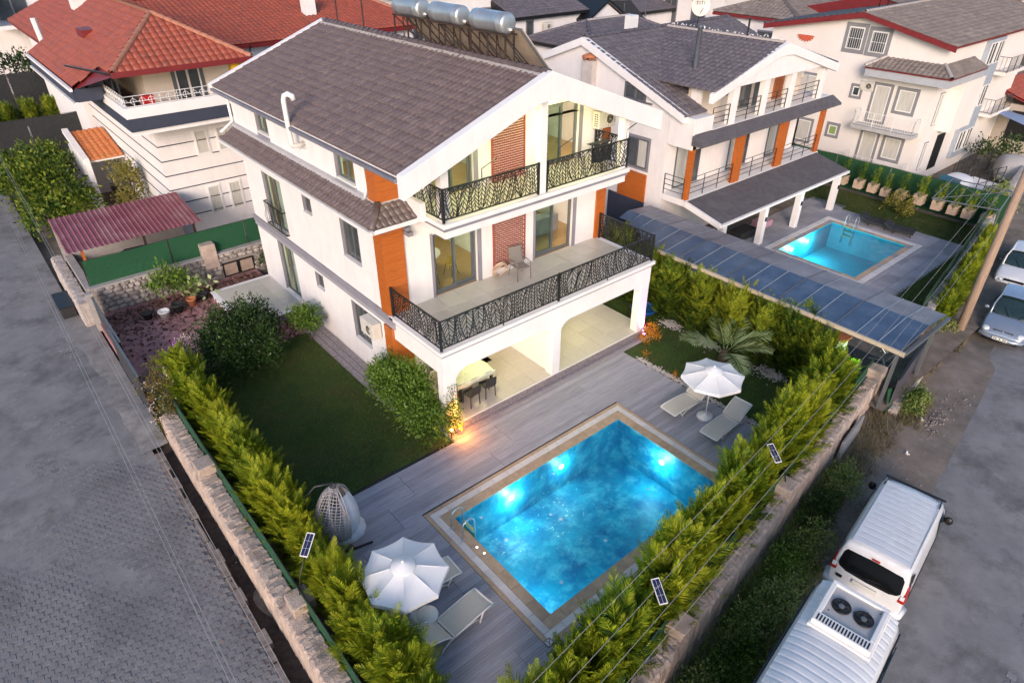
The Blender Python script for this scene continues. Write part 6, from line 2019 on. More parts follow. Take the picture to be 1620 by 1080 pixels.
M_slab2 = mat("grey_lilac_paving", (.24, .235, .26), (.36, .35, .375), rough=.8, scale=1.2, detail=8, rnd=.14, c3=(.33, .31, .32), c3scale=1.5, c3amt=.5)
ng = thing("paved_terrace", "grey stone slab terrace around the smaller neighbouring pool", "terrace", (30, 12, -.05))
def slab_field(x0, x1, y0, y1):
 x = x0; s = None
 sx, sy = .9, .6
 j = 0; y = y0
 while y < y1 - .05:
  x = x0 - (sx / 2 if j % 2 else 0)
  while x < x1:
   a, b = max(x, x0), min(x + sx, x1); c, d = y, min(y + sy, y1)
   if b - a > .06:
    hx0, hx1, hy0, hy1 = POOL2[0] - .575, POOL2[2] + .575, POOL2[1] - .575, POOL2[3] + .575
    if b <= hx0 or a >= hx1 or d <= hy0 or c >= hy1: slabs.append((a, b, c, d))
    else:
     for p0, p1, q0, q1 in ((a, min(b, hx0), c, d), (max(a, hx1), b, c, d), (max(a, hx0), min(b, hx1), c, min(d, hy0)), (max(a, hx0), min(b, hx1), max(c, hy1), d)):
      if p1 - p0 > .03 and q1 - q0 > .03: slabs.append((p0, p1, q0, q1))
   x += sx
  y += sy; j += 1
slabs = []
slab_field(24.0, 36.6, 8.7, 17.2); slab_field(36.6, 37.2, 15.2, 17.2)
slabs = [q for q in slabs if q[0] > 27.2 or q[2] > 14]
slabs.sort(key=lambda q: q[0] ** 2 + q[2] ** 2)
rest = MB()
for k, (a, b, c, d) in enumerate(slabs):
 z = -.016 + RNG.normal(0, .002)
 if k < 300:
  mb = MB(); mb.box(a + .006, c + .006, -.049, b - .006, d - .006, z); mb.build("slab", M_slab2, ng)
 else: rest.box(a + .006, c + .006, -.049, b - .006, d - .006, z)
if rest.v: stuff(rest.build("slab_field", M_slab2, ng))
mb = MB(); mb.poly([(36.7, 8.2, -.03), (39.6, 8.4, -.03), (39.6, 24, -.03), (36.7, 24, -.03)]); mb.poly([(28.6, 6.4, -.032), (36.7, 7.4, -.032), (36.7, 9.0, -.032), (28.6, 8.6, -.032)]); struct(mb.build("lawn", M_lawn))
grass("grass", 26000, rect_sampler(36.8, 39.4, 8.6, 20, -.03), .03, .08, .02, 11, leafmat("dry_grass_blade", (.03, .055, .01), (.07, .10, .02), (.13, .13, .04), scale=.5, trans=.25))
grass("grass", 14000, rect_sampler(28.7, 36.7, 7.4, 8.8, -.03), .03, .06, .018, 12, M_blade)
def mat_bed(x, y, rz, label):
 t = thing("sunbed", label, "sunbed", (x, y, 0), "dark sunbeds by the smaller pool")
 mb = MB(); c = Vector((x, y, 0)); d = Vector((math.cos(rz), math.sin(rz), 0)); s = Vector((-d.y, d.x, 0))
 mb.obox(c + Vector((0, 0, .22)), d, s, (0, 0, 1), .5, .38, .05); mb.build("mattress", M_dark, t, .02)
 mb = MB(); mb.obox(c + d * .7 + Vector((0, 0, .33)), (d.x, d.y, .5), s, (-d.x * .5, -d.y * .5, 1), .26, .38, .05); mb.build("headrest", M_dark, t, .02)
 for a in (-.4, .4):
  for b in (-.3, .3):
   mb = MB(); q = c + d * a + s * b; mb.tube([(q.x, q.y, -.02), (q.x, q.y, .2)], .02, 5); mb.build("leg", M_dark, t)
mat_bed(35.75, 12.75, R(100), "dark sunbed by the smaller pool, nearer its ladder")
mat_bed(35.75, 11.45, R(100), "dark sunbed by the smaller pool, farther from its ladder")
t = thing("garden_sofa", "dark garden sofa with pink cushions in the shade of the neighbour's canopy", "sofa", (29.9, 16.6, 0))
mb = MB(); mb.box(28.4, 16.2, .0, 29.8, 16.9, .42); mb.build("seat", M_dark, t, .03)
mb = MB(); mb.box(28.4, 16.9, .2, 29.8, 17.1, .85); mb.build("backrest", M_dark, t, .03)
mb = MB(); mb.box(30.0, 16.0, .3, 30.9, 16.7, .62); mb.build("cushion", mat("pink_fabric", (.42, .22, .28), (.5, .28, .34), rough=.9, scale=4), t, .05)
M_green2 = mat("deep_green_mesh", (.008, .05, .016), (.014, .075, .026), rough=.9, scale=12, bump=.5, bscale=90)
mesh_fence("mesh_fence", "tall green mesh fence behind the row of square planters", (40.1, 8.2), (40.1, 24.0), -.1, 1.75, M_green2, M_metal, step=3.0)
pp = None
for k in range(10):
 y = 16.7 - k * .86 + .12 * math.sin(k * 5)
 if pp is None:
  pp = thing("square_planter", "beige square planter with a thin cypress, first in the row from the canopy", "plant pot", (39.35, y, 0), "square planters by the green mesh")
  mb = MB(); mb.prism([(39.1, y - .23, -.03), (39.6, y - .23, -.03), (39.6, y + .23, -.03), (39.1, y + .23, -.03)], (0, 0, .48)); mb.build("pot", mat("beige_planter", (.46, .33, .24), (.55, .41, .31), rough=.85, scale=4), pp)
  cypress_mesh("cypress_top", 1.35, .32, 60, 99, M_cypd, pp, nb=7, base=.02)
  pp.children[-1].location = (0, 0, .45)
  for ch in pp.children:
   if ch.name.startswith("cypress_top"):
    for v in ch.data.vertices: v.co += Vector((39.35, y, 0))
    ch.location = (0, 0, .42)
 else:
  dup(pp, (39.35, y, 0), label="beige square planter with a thin cypress, %s in the row from the canopy" % ORD[k], scale=random.uniform(.88, 1.1))
bush("yellow_shrub", "yellowish loose shrub on the neighbour's dry lawn in front of the planters", "shrub", [(38.5, 13.0, .5, .6, .7, .55), (38.2, 12.6, .3, .4, .4, .35)], 900, .12, leafmat("yellow_leaf", (.10, .10, .015), (.26, .24, .04), (.34, .3, .06), scale=2), 51)
for k in range(14):
 x = 27.9 + k * .72
 place_cyp(x, 6.55 + (x - 27.9) * .17, .62, "small golden cypress of the low street hedge, %s from the carport" % ORD[k], "low golden hedge beyond the smaller pool")
def wallline(x): return 3.35 + (x - 2.2) * .1385
W2 = rough_wall("street_wall", "grey concrete street wall beyond the carport with the wooden pole in front", (26.6, wallline(26.6) - .1), (50, wallline(50) + .5), .35, -.78, .75, 5, m=M_concrete)
mesh_fence("mesh_fence", "green mesh fence on top of the street wall beyond the carport", (27.0, wallline(27) + .3), (42.0, wallline(42) + .6), .7, 1.25, M_green2, M_metal, step=3)
mb = MB()
for k in range(5):
 x = 30.2 + k * 1.15
 c = Vector((x, wallline(x) - .45, -.3)); g = random.uniform(.8, 1.2)
 mb.obox(c, (1, .14, 0), (-.14, 1, 0), (0, 0, 1), .38 * g, .22, .22)
tag(mb.build("kerb_block", M_concrete, None, .05), "row of pale rough blocks at the foot of the street wall behind the pole", "stone blocks")
cp = thing("carport", "long blue grey sheet roof carport between the two villas", "carport", (22, 11, 0))
M_sheet = mat("blue_grey_sheet", (.042, .075, .135), (.07, .11, .18), rough=.32, scale=1.1, metal=.15, rnd=.10, c3=(.15, .2, .28), c3scale=1.6, c3amt=.4)
M_sheet2 = mat("grey_lilac_sheet", (.15, .145, .17), (.25, .24, .26), rough=.45, scale=.9, rnd=.10, c3=(.34, .32, .33), c3scale=1.3, c3amt=.5)
n = 18
for k in range(n):
 y0 = 5.45 + k * .72; y1 = y0 + .705
 xa = 20.35; xm = 22.25; xe = 23.75
 sh = .0
 mb = MB()
 cutL = max(0, (y1 - 15.3) * .42)
 mb.prism([(xa + cutL, y0, 2.42), (xm, y0, 2.62), (xm, y0, 2.635), (xa + cutL, y0, 2.435)], (0, y1 - y0, 0)); mb.build("roof_sheet", M_sheet, cp)
 mb = MB(); mb.prism([(xm + .01, y0, 2.60), (xe, y0, 2.45), (xe, y0, 2.465), (xm + .01, y0, 2.615)], (0, y1 - y0, 0)); mb.build("roof_sheet", M_sheet2, cp)
 mb = MB(); mb.bar((xa + cutL, y0 - .008, 2.45), (xm, y0 - .008, 2.65), .03, .03); mb.bar((xm, y0 - .008, 2.63), (xe, y0 - .008, 2.475), .02, .02); mb.build("seam", M_steel if k % 3 else M_alu, cp)
mb = MB(); mb.box(20.25, 5.3, 2.34, 20.34, 15.3, 2.47); mb.build("edge_beam", mat("cream_edge", (.42, .36, .27), (.52, .45, .35), rough=.7, scale=3, c3=(.3, .16, .06), c3scale=3, c3amt=.5), cp)
mb = MB(); mb.box(20.3, 5.3, 2.28, 23.8, 5.42, 2.40); mb.build("end_beam", M_alu, cp)
for y in (5.6, 9.2, 12.8, 16.4):
 for x in (20.7, 23.6):
  mb = MB(); mb.box(x - .05, y - .05, -.1, x + .05, y + .05, 2.4); mb.build("post", M_alu, cp)
for y in (7.4, 11.0, 14.6): 
 mb = MB(); mb.bar((20.7, y, 2.38), (23.6, y, 2.36), .06, .06); mb.build("rafter", M_alu, cp)
gt = thing("sliding_gate", "dark purple grey sheet gate on the street side of the carport", "gate", (24, 6.0, 0))
a = Vector((21.2, wallline(21.2) - .55, 0)); b = Vector((25.8, wallline(25.8) - .55, 0)); d = (b - a).normalized()
for k in range(6):
 p = a + (b - a) * (k / 6); q = a + (b - a) * ((k + 1) / 6)
 mb = MB(); mb.bar(p + d * .01 + Vector((0, 0, .36)), q - d * .01 + Vector((0, 0, .36)), .03, 1.15); mb.build("gate_sheet", mat("purple_grey_sheet", (.075, .068, .088), (.10, .09, .115), rough=.5, scale=2, rnd=.06), gt)
mb = MB(); mb.bar(a + Vector((0, 0, .97)), b + Vector((0, 0, .97)), .07, .07); mb.bar(a + Vector((0, 0, -.24)), b + Vector((0, 0, -.24)), .07, .07); mb.build("gate_rail", M_black, gt)
rough_wall("low_wall", "low pinkish plastered wall below the dark street gate", (21.3, wallline(21.3) - .85), (27.4, wallline(27.4) - .85), .42, -.78, -.26, 8, m=mat("pink_plaster", (.40, .33, .30), (.52, .44, .41), rough=.9, scale=2, bump=.3))
mb = MB(); mb.grid(lambda u, v: (21.02 + .5 * u, wallline(21.3) - .42 + .04 * math.sin(6 * u) - .2 * (1 - v), -.5 + 1.0 * v), 6, 6); tag(mb.build("green_cloth", M_greenmesh), "green cloth hanging beside the garden wall end at the gate", "cloth")
t = thing("bicycle_rack", "dark clutter of stands and pipes stored at the street end of the carport", "rack", (22.5, 6.8, 0))
mb = MB(); g = random.Random(3)
for k in range(16):
 p = Vector((g.uniform(21.9, 23.4), g.uniform(6.3, 8.2), g.uniform(.1, 1.2))); mb.tube([p, p + Vector((g.uniform(-.7, .7), g.uniform(-.6, .6), g.uniform(-.3, .5)))], .025, 5)
mb.build("pipe", M_alu, t)
mb = MB(); mb.box(21.95, 6.4, -.04, 23.5, 8.4, .05); mb.build("base", M_dark, t)
t = thing("strip_light", "slanting lit tube light at the carport end", "lamp", (21.6, 6.6, 1.6))
mb = MB(); mb.tube([(21.65, 6.75, 1.9), (21.9, 6.55, 1.45)], .035, 6); mb.build("tube_body", emitmat("tube_glow", (1, .95, .6), 2.5), t)
mb = MB(); mb.tube([(21.63, 6.77, 1.93), (22.1, 6.35, 1.15)], .015, 5); mb.build("bracket", M_plastic, t)
t = thing("clothes_line_frame", "grey metal clothes line frame leaning over the planters by the street wall", "clothes line", (38.5, 9.6, 1.9))
mb = MB()
P = [(36.4, 10.9, 1.9), (36.6, 8.0, 2.1), (40.2, 11.4, 1.9), (40.2, 8.6, 2.0)]
mb.tube([P[0], P[1]], .03, 6); mb.tube([P[0], P[2]], .03, 6); mb.tube([P[1], P[3]], .03, 6); mb.tube([P[2], P[3]], .03, 6)
mb.tube([P[1], (36.7, 8.0, -.1)], .035, 6); mb.tube([P[3], (40.2, 8.6, -.1)], .035, 6); mb.tube([P[0], P[3]], .02, 5); mb.tube([P[1], P[2]], .02, 5)
mb.build("frame", M_alu, t)
mb = MB()
for k in range(1, 6):
 w = k / 6; A = Vector(P[0]).lerp(Vector(P[1]), w); B = Vector(P[2]).lerp(Vector(P[3]), w); mb.tube([A, B], .008, 4)
mb.build("line_wire", M_steel, t)
bh = thing("house", "tall cream house with maroon eaves, grey window frames and small white balconies", "house", (48, 20, 0))
M_cream = mat("cream_wall", (.72, .665, .625), (.78, .73, .69), rough=.85, scale=1.2, c3=(.58, .5, .43), c3scale=.6, c3amt=.3, bump=.1, bscale=50)
M_gframe = mat("grey_frame_paint", (.19, .19, .20), (.24, .24, .25), rough=.7, scale=3)
HX, HY = 44.4, 15.0
mb = MB(); mb.box(HX, HY, -.7, 58, 26.0, 7.45); mb.build("wall", M_cream, bh)
mb = MB(); mb.prism([(HX, 15.0, 7.45), (HX, 26.0, 7.45), (HX, 20.0, 8.55)], (13.6, 0, 0)); mb.build("gable_wall", M_cream, bh)
mb = MB()
for ye, ze in ((14.6, 7.50), (26.3, 7.48)):
 mb.prism([(43.9, ye, ze), (43.9, 20.0, 8.72), (43.9, 20.0, 8.86), (43.9, ye, ze + .14)], (14.6, 0, 0))
bro = mb.build("roof", M_redtrim, bh)
mb = MB()
for ye, ze in ((14.5, 7.48), (26.4, 7.46)):
 mb.prism([(43.78, ye, ze - .12), (43.78, 20.0, 8.60), (43.78, 20.0, 8.90), (43.78, ye, ze + .18)], (.115, 0, 0))
mb.build("bargeboard", M_redtrim, bh)
M_tile3 = mat("grey_brown_tile", (.13, .105, .098), (.20, .17, .155), rough=.8, scale=4, c3=(.29, .25, .22), c3scale=1.2, c3amt=.55, isl=.1)
La = math.hypot(5.5, 1.22)
tile_slope("roof_tiles", (43.75, 14.5, 7.64), (1, 0, 0), (0, 5.5, 1.22), [(0, 0), (14.8, 0), (14.8, La), (0, La)], M_tile3, bro, tw=.3, tl=.4, k=4)
Lb = math.hypot(6.4, 1.24)
tile_slope("roof_tiles", (43.75, 26.4, 7.62), (1, 0, 0), (0, -6.4, 1.24), [(0, 0), (14.8, 0), (14.8, Lb), (0, Lb)], M_tile3, bro, tw=.3, tl=.4, k=4)
ridge_tiles("ridge_tiles", (43.8, 20.0, 8.9), (58.4, 20.0, 8.9), M_ridge, bro, r=.12, L=.4)
win(bh, 'x', HX, 19.95, 20.9, 6.75, 8.0, M_plastic, .22, M_gframe, grille=True)
win(bh, 'x', HX, 18.5, 19.45, 6.72, 7.9, M_plastic, .22, M_gframe, grille=True)
win(bh, 'x', HX, 19.3, 19.75, 4.15, 4.7, M_plastic, .16, M_gframe)
win(bh, 'x', HX, 21.9, 23.0, 3.6, 4.9, M_plastic, .16, M_gframe, curtain=True)
win(bh, 'x', HX, 17.5, 18.4, 2.95, 5.0, M_plastic, .16, M_gframe, name="balcony_door", curtain=True)
win(bh, 'x', HX, 16.0, 16.95, 3.75, 4.95, M_plastic, .18, M_gframe, curtain=True)
win(bh, 'x', HX, 20.1, 20.65, 1.55, 2.15, M_plastic, .18, M_gframe, gm=mat("green_lit_pane", (.20, .30, .10), (.3, .4, .15), rough=.2, scale=2))
win(bh, 'x', HX, 17.5, 18.4, .25, 2.2, M_plastic, .16, M_gframe, name="door", curtain=True)
win(bh, 'x', HX, 16.0, 16.95, .9, 2.15, M_plastic, .18, M_gframe, curtain=True)
win(bh, 'x', HX, 21.9, 23.0, .8, 2.1, M_plastic, .16, M_gframe, curtain=True)
for z, nm in ((2.72, "balcony"), (.05, "balcony")):
 mb = MB(); mb.box(43.45, 15.2, z - .22, HX - .002, 18.9, z); f = mb.build(nm, mat("grey_concrete_trim", (.36, .35, .35), (.44, .43, .43), rough=.85, scale=3), bh)
 bars(f, [(HX - .05, 18.85), (43.5, 18.85), (43.5, 15.25), (HX - .05, 15.25)], z, .85, M_plastic, vertical=True, step=.14, post=1.2)
pr = MB(); pr.box(43.55, 14.2, 5.55, HX - .002, 18.95, 5.98); pr.box(HX - .001, 14.2, 5.55, 48.6, 14.998, 5.98); prr = pr.build("pent_roof", mat("grey_eave_box", (.36, .37, .40), (.43, .44, .47), rough=.8, scale=2), bh)
mb = MB(); mb.box(43.47, 14.12, 5.985, HX, 19.0, 6.05); mb.box(HX + .001, 14.12, 5.985, 48.7, 14.99, 6.05); mb.build("pent_eave", M_redtrim, prr)
tile_slope("roof_tiles", (43.45, 14.1, 6.05), (0, 1, 0), (.97, 0, .52), [(0, 0), (4.95, 0), (4.2, 1.08), (.95, 1.08)], M_tile3, prr, tw=.28, tl=.3, k=4)
tile_slope("roof_tiles", (43.45, 14.1, 6.05), (1, 0, 0), (0, .9, .52), [(0, 0), (5.25, 0), (5.0, 1.03), (.95, 1.03)], M_tile3, prr, tw=.28, tl=.3, k=4)
ridge_tiles("hip_tiles", (43.45, 14.1, 6.12), (44.42, 15.0, 6.62), M_ridge, prr, r=.1)
ridge_tiles("hip_tiles", (43.45, 19.0, 6.12), (44.42, 18.25, 6.62), M_ridge, prr, r=.1)
win(bh, 'y', HY, 45.3, 45.8, 3.1, 4.9, M_plastic, .05, M_gframe, curtain=True)
win(bh, 'y', HY, 45.3, 45.8, .4, 2.0, M_plastic, .05, M_gframe, curtain=True)
mb = MB(); mb.box(46.6, 14.3, 2.55, 49.6, HY - .002, 5.5); mb.build("bay", M_cream, bh)
mb = MB(); mb.box(49.9, 14.75, .2, 52.4, HY - .002, 7.4); strip = mb.build("window_strip", mat("blue_grey_panel", (.28, .32, .38), (.36, .4, .46), rough=.6, scale=2), bh)
for z in (.6, 3.3, 5.9):
 win(strip, 'y', 14.75, 50.1, 51.1, z, z + 1.3, M_plastic, 0, split=2)
 win(strip, 'y', 14.75, 51.3, 52.2, z, z + 1.3, M_plastic, 0, split=2)
for z in (2.6, 5.2):
 mb = MB(); mb.box(53.0, 14.2, z - .2, 56.5, HY - .002, z); f = mb.build("balcony", M_cream, bh)
 bars(f, [(53.05, 14.95), (53.05, 14.25), (56.4, 14.25)], z, .9, M_metal, vertical=True, step=.2)
mb = MB(); mb.box(47.0, HY - .04, .0, 48.2, HY - .002, 2.2); mb.build("dark_doorway", M_black, bh)
ac_unit("air conditioner between the small and the balcony windows of the cream house", (HX - .05, 18.95, 4.55), R(-90))
mb = MB(); mb.smooth = False
c = Vector((HX - .03, 23.6, 7.2))
for k in range(9):
 a0 = math.pi + math.pi * k / 9; a1 = math.pi + math.pi * (k + 1) / 9; am = (a0 + a1) / 2
 mb.prism([c, c + Vector((0, .5 * math.cos(a0), .3 * math.sin(a0))), c + Vector((0, .62 * math.cos(am), .42 * math.sin(am))), c + Vector((0, .5 * math.cos(a1), .3 * math.sin(a1)))], (-.03, 0, 0))
mb.build("sun_ornament", mat("orange_red_paint", (.50, .09, .04), (.56, .12, .06), rough=.6, scale=4), bh)
h2 = thing("house", "house with grey brown tiles and maroon gable beyond the cream house", "house", (60, 19, 0))
mb = MB(); mb.box(53.5, 17.0, -.7, 66, 30, 7.3); mb.build("wall", M_cream, h2)
mb = MB(); mb.prism([(53.0, 16.0, 7.3), (53.0, 24, 8.9), (53.0, 31, 7.3)], (14, 0, 0)); r2 = mb.build("roof", M_redtrim, h2)
tile_slope("roof_tiles", (52.9, 15.9, 7.32), (1, 0, 0), (0, 8.1, 1.6), [(0, 0), (14.2, 0), (14.2, 8.25), (0, 8.25)], M_tile3, r2, tw=.32, tl=.42, k=3)
mb = MB(); mb.prism([(56.0, 16.8, 7.62), (57.6, 16.8, 7.62), (57.6, 18.2, 7.9), (56.0, 18.2, 7.9)], (0, 0, .22)); mb.build("roof_hatch", M_redtrim, r2)
lt = thing("outbuilding", "beige outbuilding with a small red tiled roof at the far right edge", "building", (59, 13, 0))
mb = MB(); mb.box(57.5, 11.5, -.7, 64, 15.5, 2.6); mb.build("wall", mat("beige_wall", (.36, .31, .26), (.43, .38, .32), rough=.9, scale=2), lt)
mb = MB(); mb.prism([(57.2, 13.0, 2.6), (57.2, 16.0, 3.6), (57.2, 16.0, 3.7), (57.2, 13.0, 2.7)], (7, 0, 0)); l_r = mb.build("roof", M_redtrim, lt)
tile_slope("roof_tiles", (57.2, 12.9, 2.7), (1, 0, 0), (0, 3, 1), [(0, 0), (7, 0), (7, 3.1), (0, 3.1)], M_redtile, l_r, tw=.3, tl=.4, k=3)
mb = MB(); mb.box(57.46, 12.0, .3, 57.49, 14.2, 2.2); mb.build("dark_opening", M_black, lt)
rh = thing("house", "white house with red tiled hip roof, navy balcony band and thin grey wall lines", "house", (10, 38, 0))
mb = MB(); mb.box(7.2, 34.3, -.7, 13.4, 48.0, 5.9); mb.build("wall", M_white, rh)
mb = MB()
for k in range(7):
 z = 1.15 + k * .70
 mb.box(7.178, 34.28, z, 7.199, 49, z + .045); mb.box(7.178, 34.278, z, 13.4, 34.299, z + .045)
mb.build("wall_line", M_navy, rh)
mb = MB(); mb.box(6.05, 32.6, 5.75, 13.5, 34.299, 5.95); mb.box(6.05, 34.3, 5.75, 7.199, 49, 5.95); mb.build("balcony_slab", M_trim, rh)
mb = MB(); mb.box(6.0, 32.5, 5.95, 13.5, 32.65, 6.5); mb.box(6.0, 32.651, 5.95, 6.15, 46, 6.5); mb.build("navy_band", M_navy, rh)
mb = MB(); mb.box(5.96, 32.46, 6.501, 13.5, 32.72, 6.95); mb.box(5.96, 32.721, 6.501, 6.2, 36.5, 6.95); mb.build("parapet", M_trim, rh, .01)
mb = MB(); mb.box(6.05, 32.73, 5.951, 13.5, 34.3, 6.4); mb.build("balcony_floor", mat("pinkish_tile", (.35, .24, .2), (.42, .3, .26), rough=.8, scale=3), rh)
mb = MB()
for a, b in (((6.08, 36.0), (6.08, 32.58)), ((6.08, 32.58), (12.5, 32.58))):
 A, B = Vector((*a, 0)), Vector((*b, 0)); L = (B - A).length; n = int(L / .34)
 for z in (6.97, 7.15, 7.38): mb.tube([A + Vector((0, 0, z)), B + Vector((0, 0, z))], .014, 4)
 for k in range(n + 1):
  p = A + (B - A) * (k / n); mb.tube([p + Vector((0, 0, 6.95)), p + Vector((0, 0, 7.38))], .012, 4)
  c = p + Vector((0, 0, 7.16)); dd = (B - A).normalized()
  mb.tube([c + dd * (.12 * math.cos(q)) + Vector((0, 0, .12 * math.sin(q))) for q in np.linspace(0, 5, 8)], .010, 4)
mb.build("railing", M_plastic, rh)
mb = MB(); mb.box(7.6, 35.2, 5.951, 11.8, 46, 8.15); mb.build("attic_wall", M_rec, rh)
win(rh, 'y', 35.2, 9.0, 10.1, 6.2, 8.0, M_plastic, .18, M_alu, split=2, name="balcony_door")
for a, b in ((8.9, 9.5), (9.95, 10.55)):
 win(rh, 'y', 34.3, a, b, 4.0, 5.15, M_plastic, .05, M_trim, curtain=True)
 win(rh, 'y', 34.3, a, b, 1.0, 2.4, M_plastic, .05, M_trim, curtain=True)
hz = 8.2
c0, c1, ap0, ap1 = (6.05, 33.2), (12.0, 33.2), (9.0, 36.6), (9.0, 47)
mb = MB()
mb.poly([(*c0, hz), (*c1, hz), (*ap0, 9.95)]); mb.poly([(*c1, hz), (12.0, 47, hz), (*ap1, 9.95), (*ap0, 9.95)])
mb.poly([(4.9, 36.2, 7.35), (*ap0, 9.95), (*ap1, 9.95), (4.9, 47, 7.35)]); mb.poly([(*c0, hz), (*ap0, 9.95), (5.9, 36.0, 7.9)])
mb.poly([(12.0, 47, hz - .1), (4.9, 47, 7.25), (4.9, 36.2, 7.25), (*c0, hz - .1), (*c1, hz - .1)])
mb.poly([(*c0, hz), (*c0, hz - .1), (*c1, hz - .1), (*c1, hz)]); mb.poly([(4.9, 36.2, 7.35), (4.9, 36.2, 7.25), (4.9, 47, 7.25), (4.9, 47, 7.35)])
rr = mb.build("roof", M_redtrim, rh)
Lh = math.hypot(3.4, 1.75)
tile_slope("roof_tiles", (*c0, hz), (1, 0, 0), (0, 3.4, 1.75), [(0, 0), (5.95, 0), (2.95, Lh)], M_redtile, rr, tw=.3, tl=.4, k=4)
tile_slope("roof_tiles", (*c1, hz), (0, 1, 0), (-3.0, 0, 1.75), [(0, 0), (13.8, 0), (13.8, 3.47), (3.4, 3.47)], M_redtile, rr, tw=.3, tl=.4, k=4)
Ll = math.hypot(4.1, 2.6)
tile_slope("roof_tiles", (4.9, 36.0, 7.35), (0, 1, 0), (4.1, 0, 2.6), [(0, 0), (11, 0), (11, Ll), (.6, Ll), (-.5, 1.6)], M_redtile, rr, tw=.3, tl=.4, k=4)
tile_slope("roof_tiles", (6.05, 33.2, 8.15), (0, 1, 0), (2.95, 0, 1.8), [(0, 0), (3.4, 3.45), (3.4, 0)], M_redtile, rr, tw=.3, tl=.4, k=4)
M_rmort = mat("reddish_ridge", (.34, .13, .08), (.44, .2, .13), rough=.9, scale=5)
ridge_tiles("hip_tiles", (*c0, hz + .05), (*ap0, 10.0), M_rmort, rr, r=.13)
ridge_tiles("hip_tiles", (*c1, hz + .05), (*ap0, 10.0), M_rmort, rr, r=.13)
ridge_tiles("ridge_tiles", (*ap0, 10.0), (*ap1, 10.0), M_rmort, rr, r=.13)
mb = MB(); mb.box(6.0, 33.12, hz - .16, 12.05, 33.199, hz + .06); mb.build("eave_board", M_redtrim, rr)
mb = MB(); mb.box(4.8, 36.0, 6.75, 4.88, 47, 7.3); mb.box(4.88, 35.9, 6.75, 6.0, 36.0, 7.3); mb.build("navy_fascia", M_navy, rh)
mb = MB(); mb.box(4.70, 35.9, 7.22, 4.82, 47, 7.36); mb.box(4.7, 35.9, 6.66, 4.82, 47, 6.748); mb.build("white_gutter", M_trim, rh)
for p, q in (((6.15, 33.3, hz), (6.15, 33.3, 6.95)), ((6.15, 36.2, 7.8), (6.15, 35.6, 6.95)), ((6.2, 34.6, 8.0), (6.15, 34.4, 6.95)), ((6.1, 33.3, 8.15), (5.2, 38.5, 7.9))):
 mb = MB(); mb.bar(p, q, .07); mb.build("awning_post", M_metal, rh)
mb = MB(); mb.box(6.7, 41.0, 8.62, 7.3, 42.2, 8.98); mb.build("skylight", M_redtrim, rr)
mb = MB(); mb.grid(lambda u, v: (11.0 + .8 * u, 33.6 + .1 * math.sin(9 * u), 7.0 + 1.0 * v), 8, 5); tag(mb.build("hanging_cloth", mat("yellow_cloth", (.65, .38, .03), (.72, .45, .05), rough=.9, scale=4)), "yellow cloth hanging on the balcony under the red hip roof", "cloth")
t = thing("toy_ride", "small red and teal plastic toys on the balcony under the red roof", "toy", (10.7, 33.1, 6.4))
mb = MB(); mb.lathe((10.9, 33.0, 6.9), [(.18, 0), (.22, .2), (.2, .3)], 10); mb.build("bucket", mat("teal_plastic", (.02, .30, .32), None, rough=.4), t)
mb = MB(); mb.box(7.0, 33.6, 6.41, 7.5, 34.0, 7.1); mb.build("red_box", mat("red_plastic", (.5, .02, .02), None, rough=.4), t)
rb = thing("house", "long red tiled roof house behind the red hip roof, white chimney on it", "house", (20, 50, 0))
mb = MB(); mb.box(11.9, 42.2, -.7, 26.5, 58, 7.2); mb.build("wall", M_white, rb)
mb = MB(); mb.prism([(9.2, 41.4, 7.5), (27.5, 41.4, 7.5), (24.0, 50, 9.6), (9.2, 50, 9.6)], (0, .05, -.25)); ob = mb.build("roof", M_redtrim, rb)
mb = MB(); mb.poly([(27.5, 41.4, 7.45), (28, 58, 7.45), (24, 50, 9.55)]); mb.poly([(9.2, 50, 9.6), (24, 50, 9.6), (28, 58, 7.4), (9.2, 58, 7.4)]); mb.build("roof_back", M_redtile, rb)
Lr = math.hypot(8.6, 2.1)
tile_slope("roof_tiles", (9.2, 41.35, 7.52), (1, 0, 0), (0, 8.6, 2.1), [(0, 0), (18.3, 0), (14.8, Lr), (0, Lr)], M_redtile, ob, tw=.3, tl=.42, k=4)
ridge_tiles("hip_tiles", (27.5, 41.4, 7.6), (24.0, 50, 9.7), M_rmort, ob, r=.13)
ridge_tiles("ridge_tiles", (9.2, 50, 9.7), (24.0, 50, 9.7), M_rmort, ob, r=.13)
mb = MB(); mb.box(20.0, 44.2, 7.9, 20.7, 44.9, 9.6); mb.build("chimney", M_white, ob)
win(rb, 'y', 42.2, 17.0, 18.2, 5.2, 6.6, M_plastic, .1, M_alu)
mb = MB(); mb.tube([(15.0, 41.35, 7.4), (15.0, 41.6, 7.0), (15.0, 42.1, 6.8), (15.0, 42.15, 2)], .05, 6); mb.build("downpipe", M_metal, rb)
rc = thing("house", "white house with red roof slope, white flue and chimney at the top left", "house", (10, 56, 0))
mb = MB(); mb.box(7.0, 49.5, -.7, 16, 64, 7.0); mb.build("wall", M_white, rc)
mb = MB(); mb.prism([(6.2, 48.6, 7.1), (6.2, 65, 7.1), (11.5, 65, 9.5), (11.5, 48.6, 9.5)], (0, 0, -.15)); mb.prism([(16.5, 48.6, 7.3), (16.5, 65, 7.3), (11.51, 65, 9.5), (11.51, 48.6, 9.5)], (0, 0, -.15)); oc = mb.build("roof", M_redtrim, rc)
tile_slope("roof_tiles", (6.2, 48.6, 7.12), (0, 1, 0), (5.3, 0, 2.4), [(0, 0), (16.4, 0), (16.4, 5.8), (0, 5.8)], M_redtile, oc, tw=.32, tl=.45, k=3)
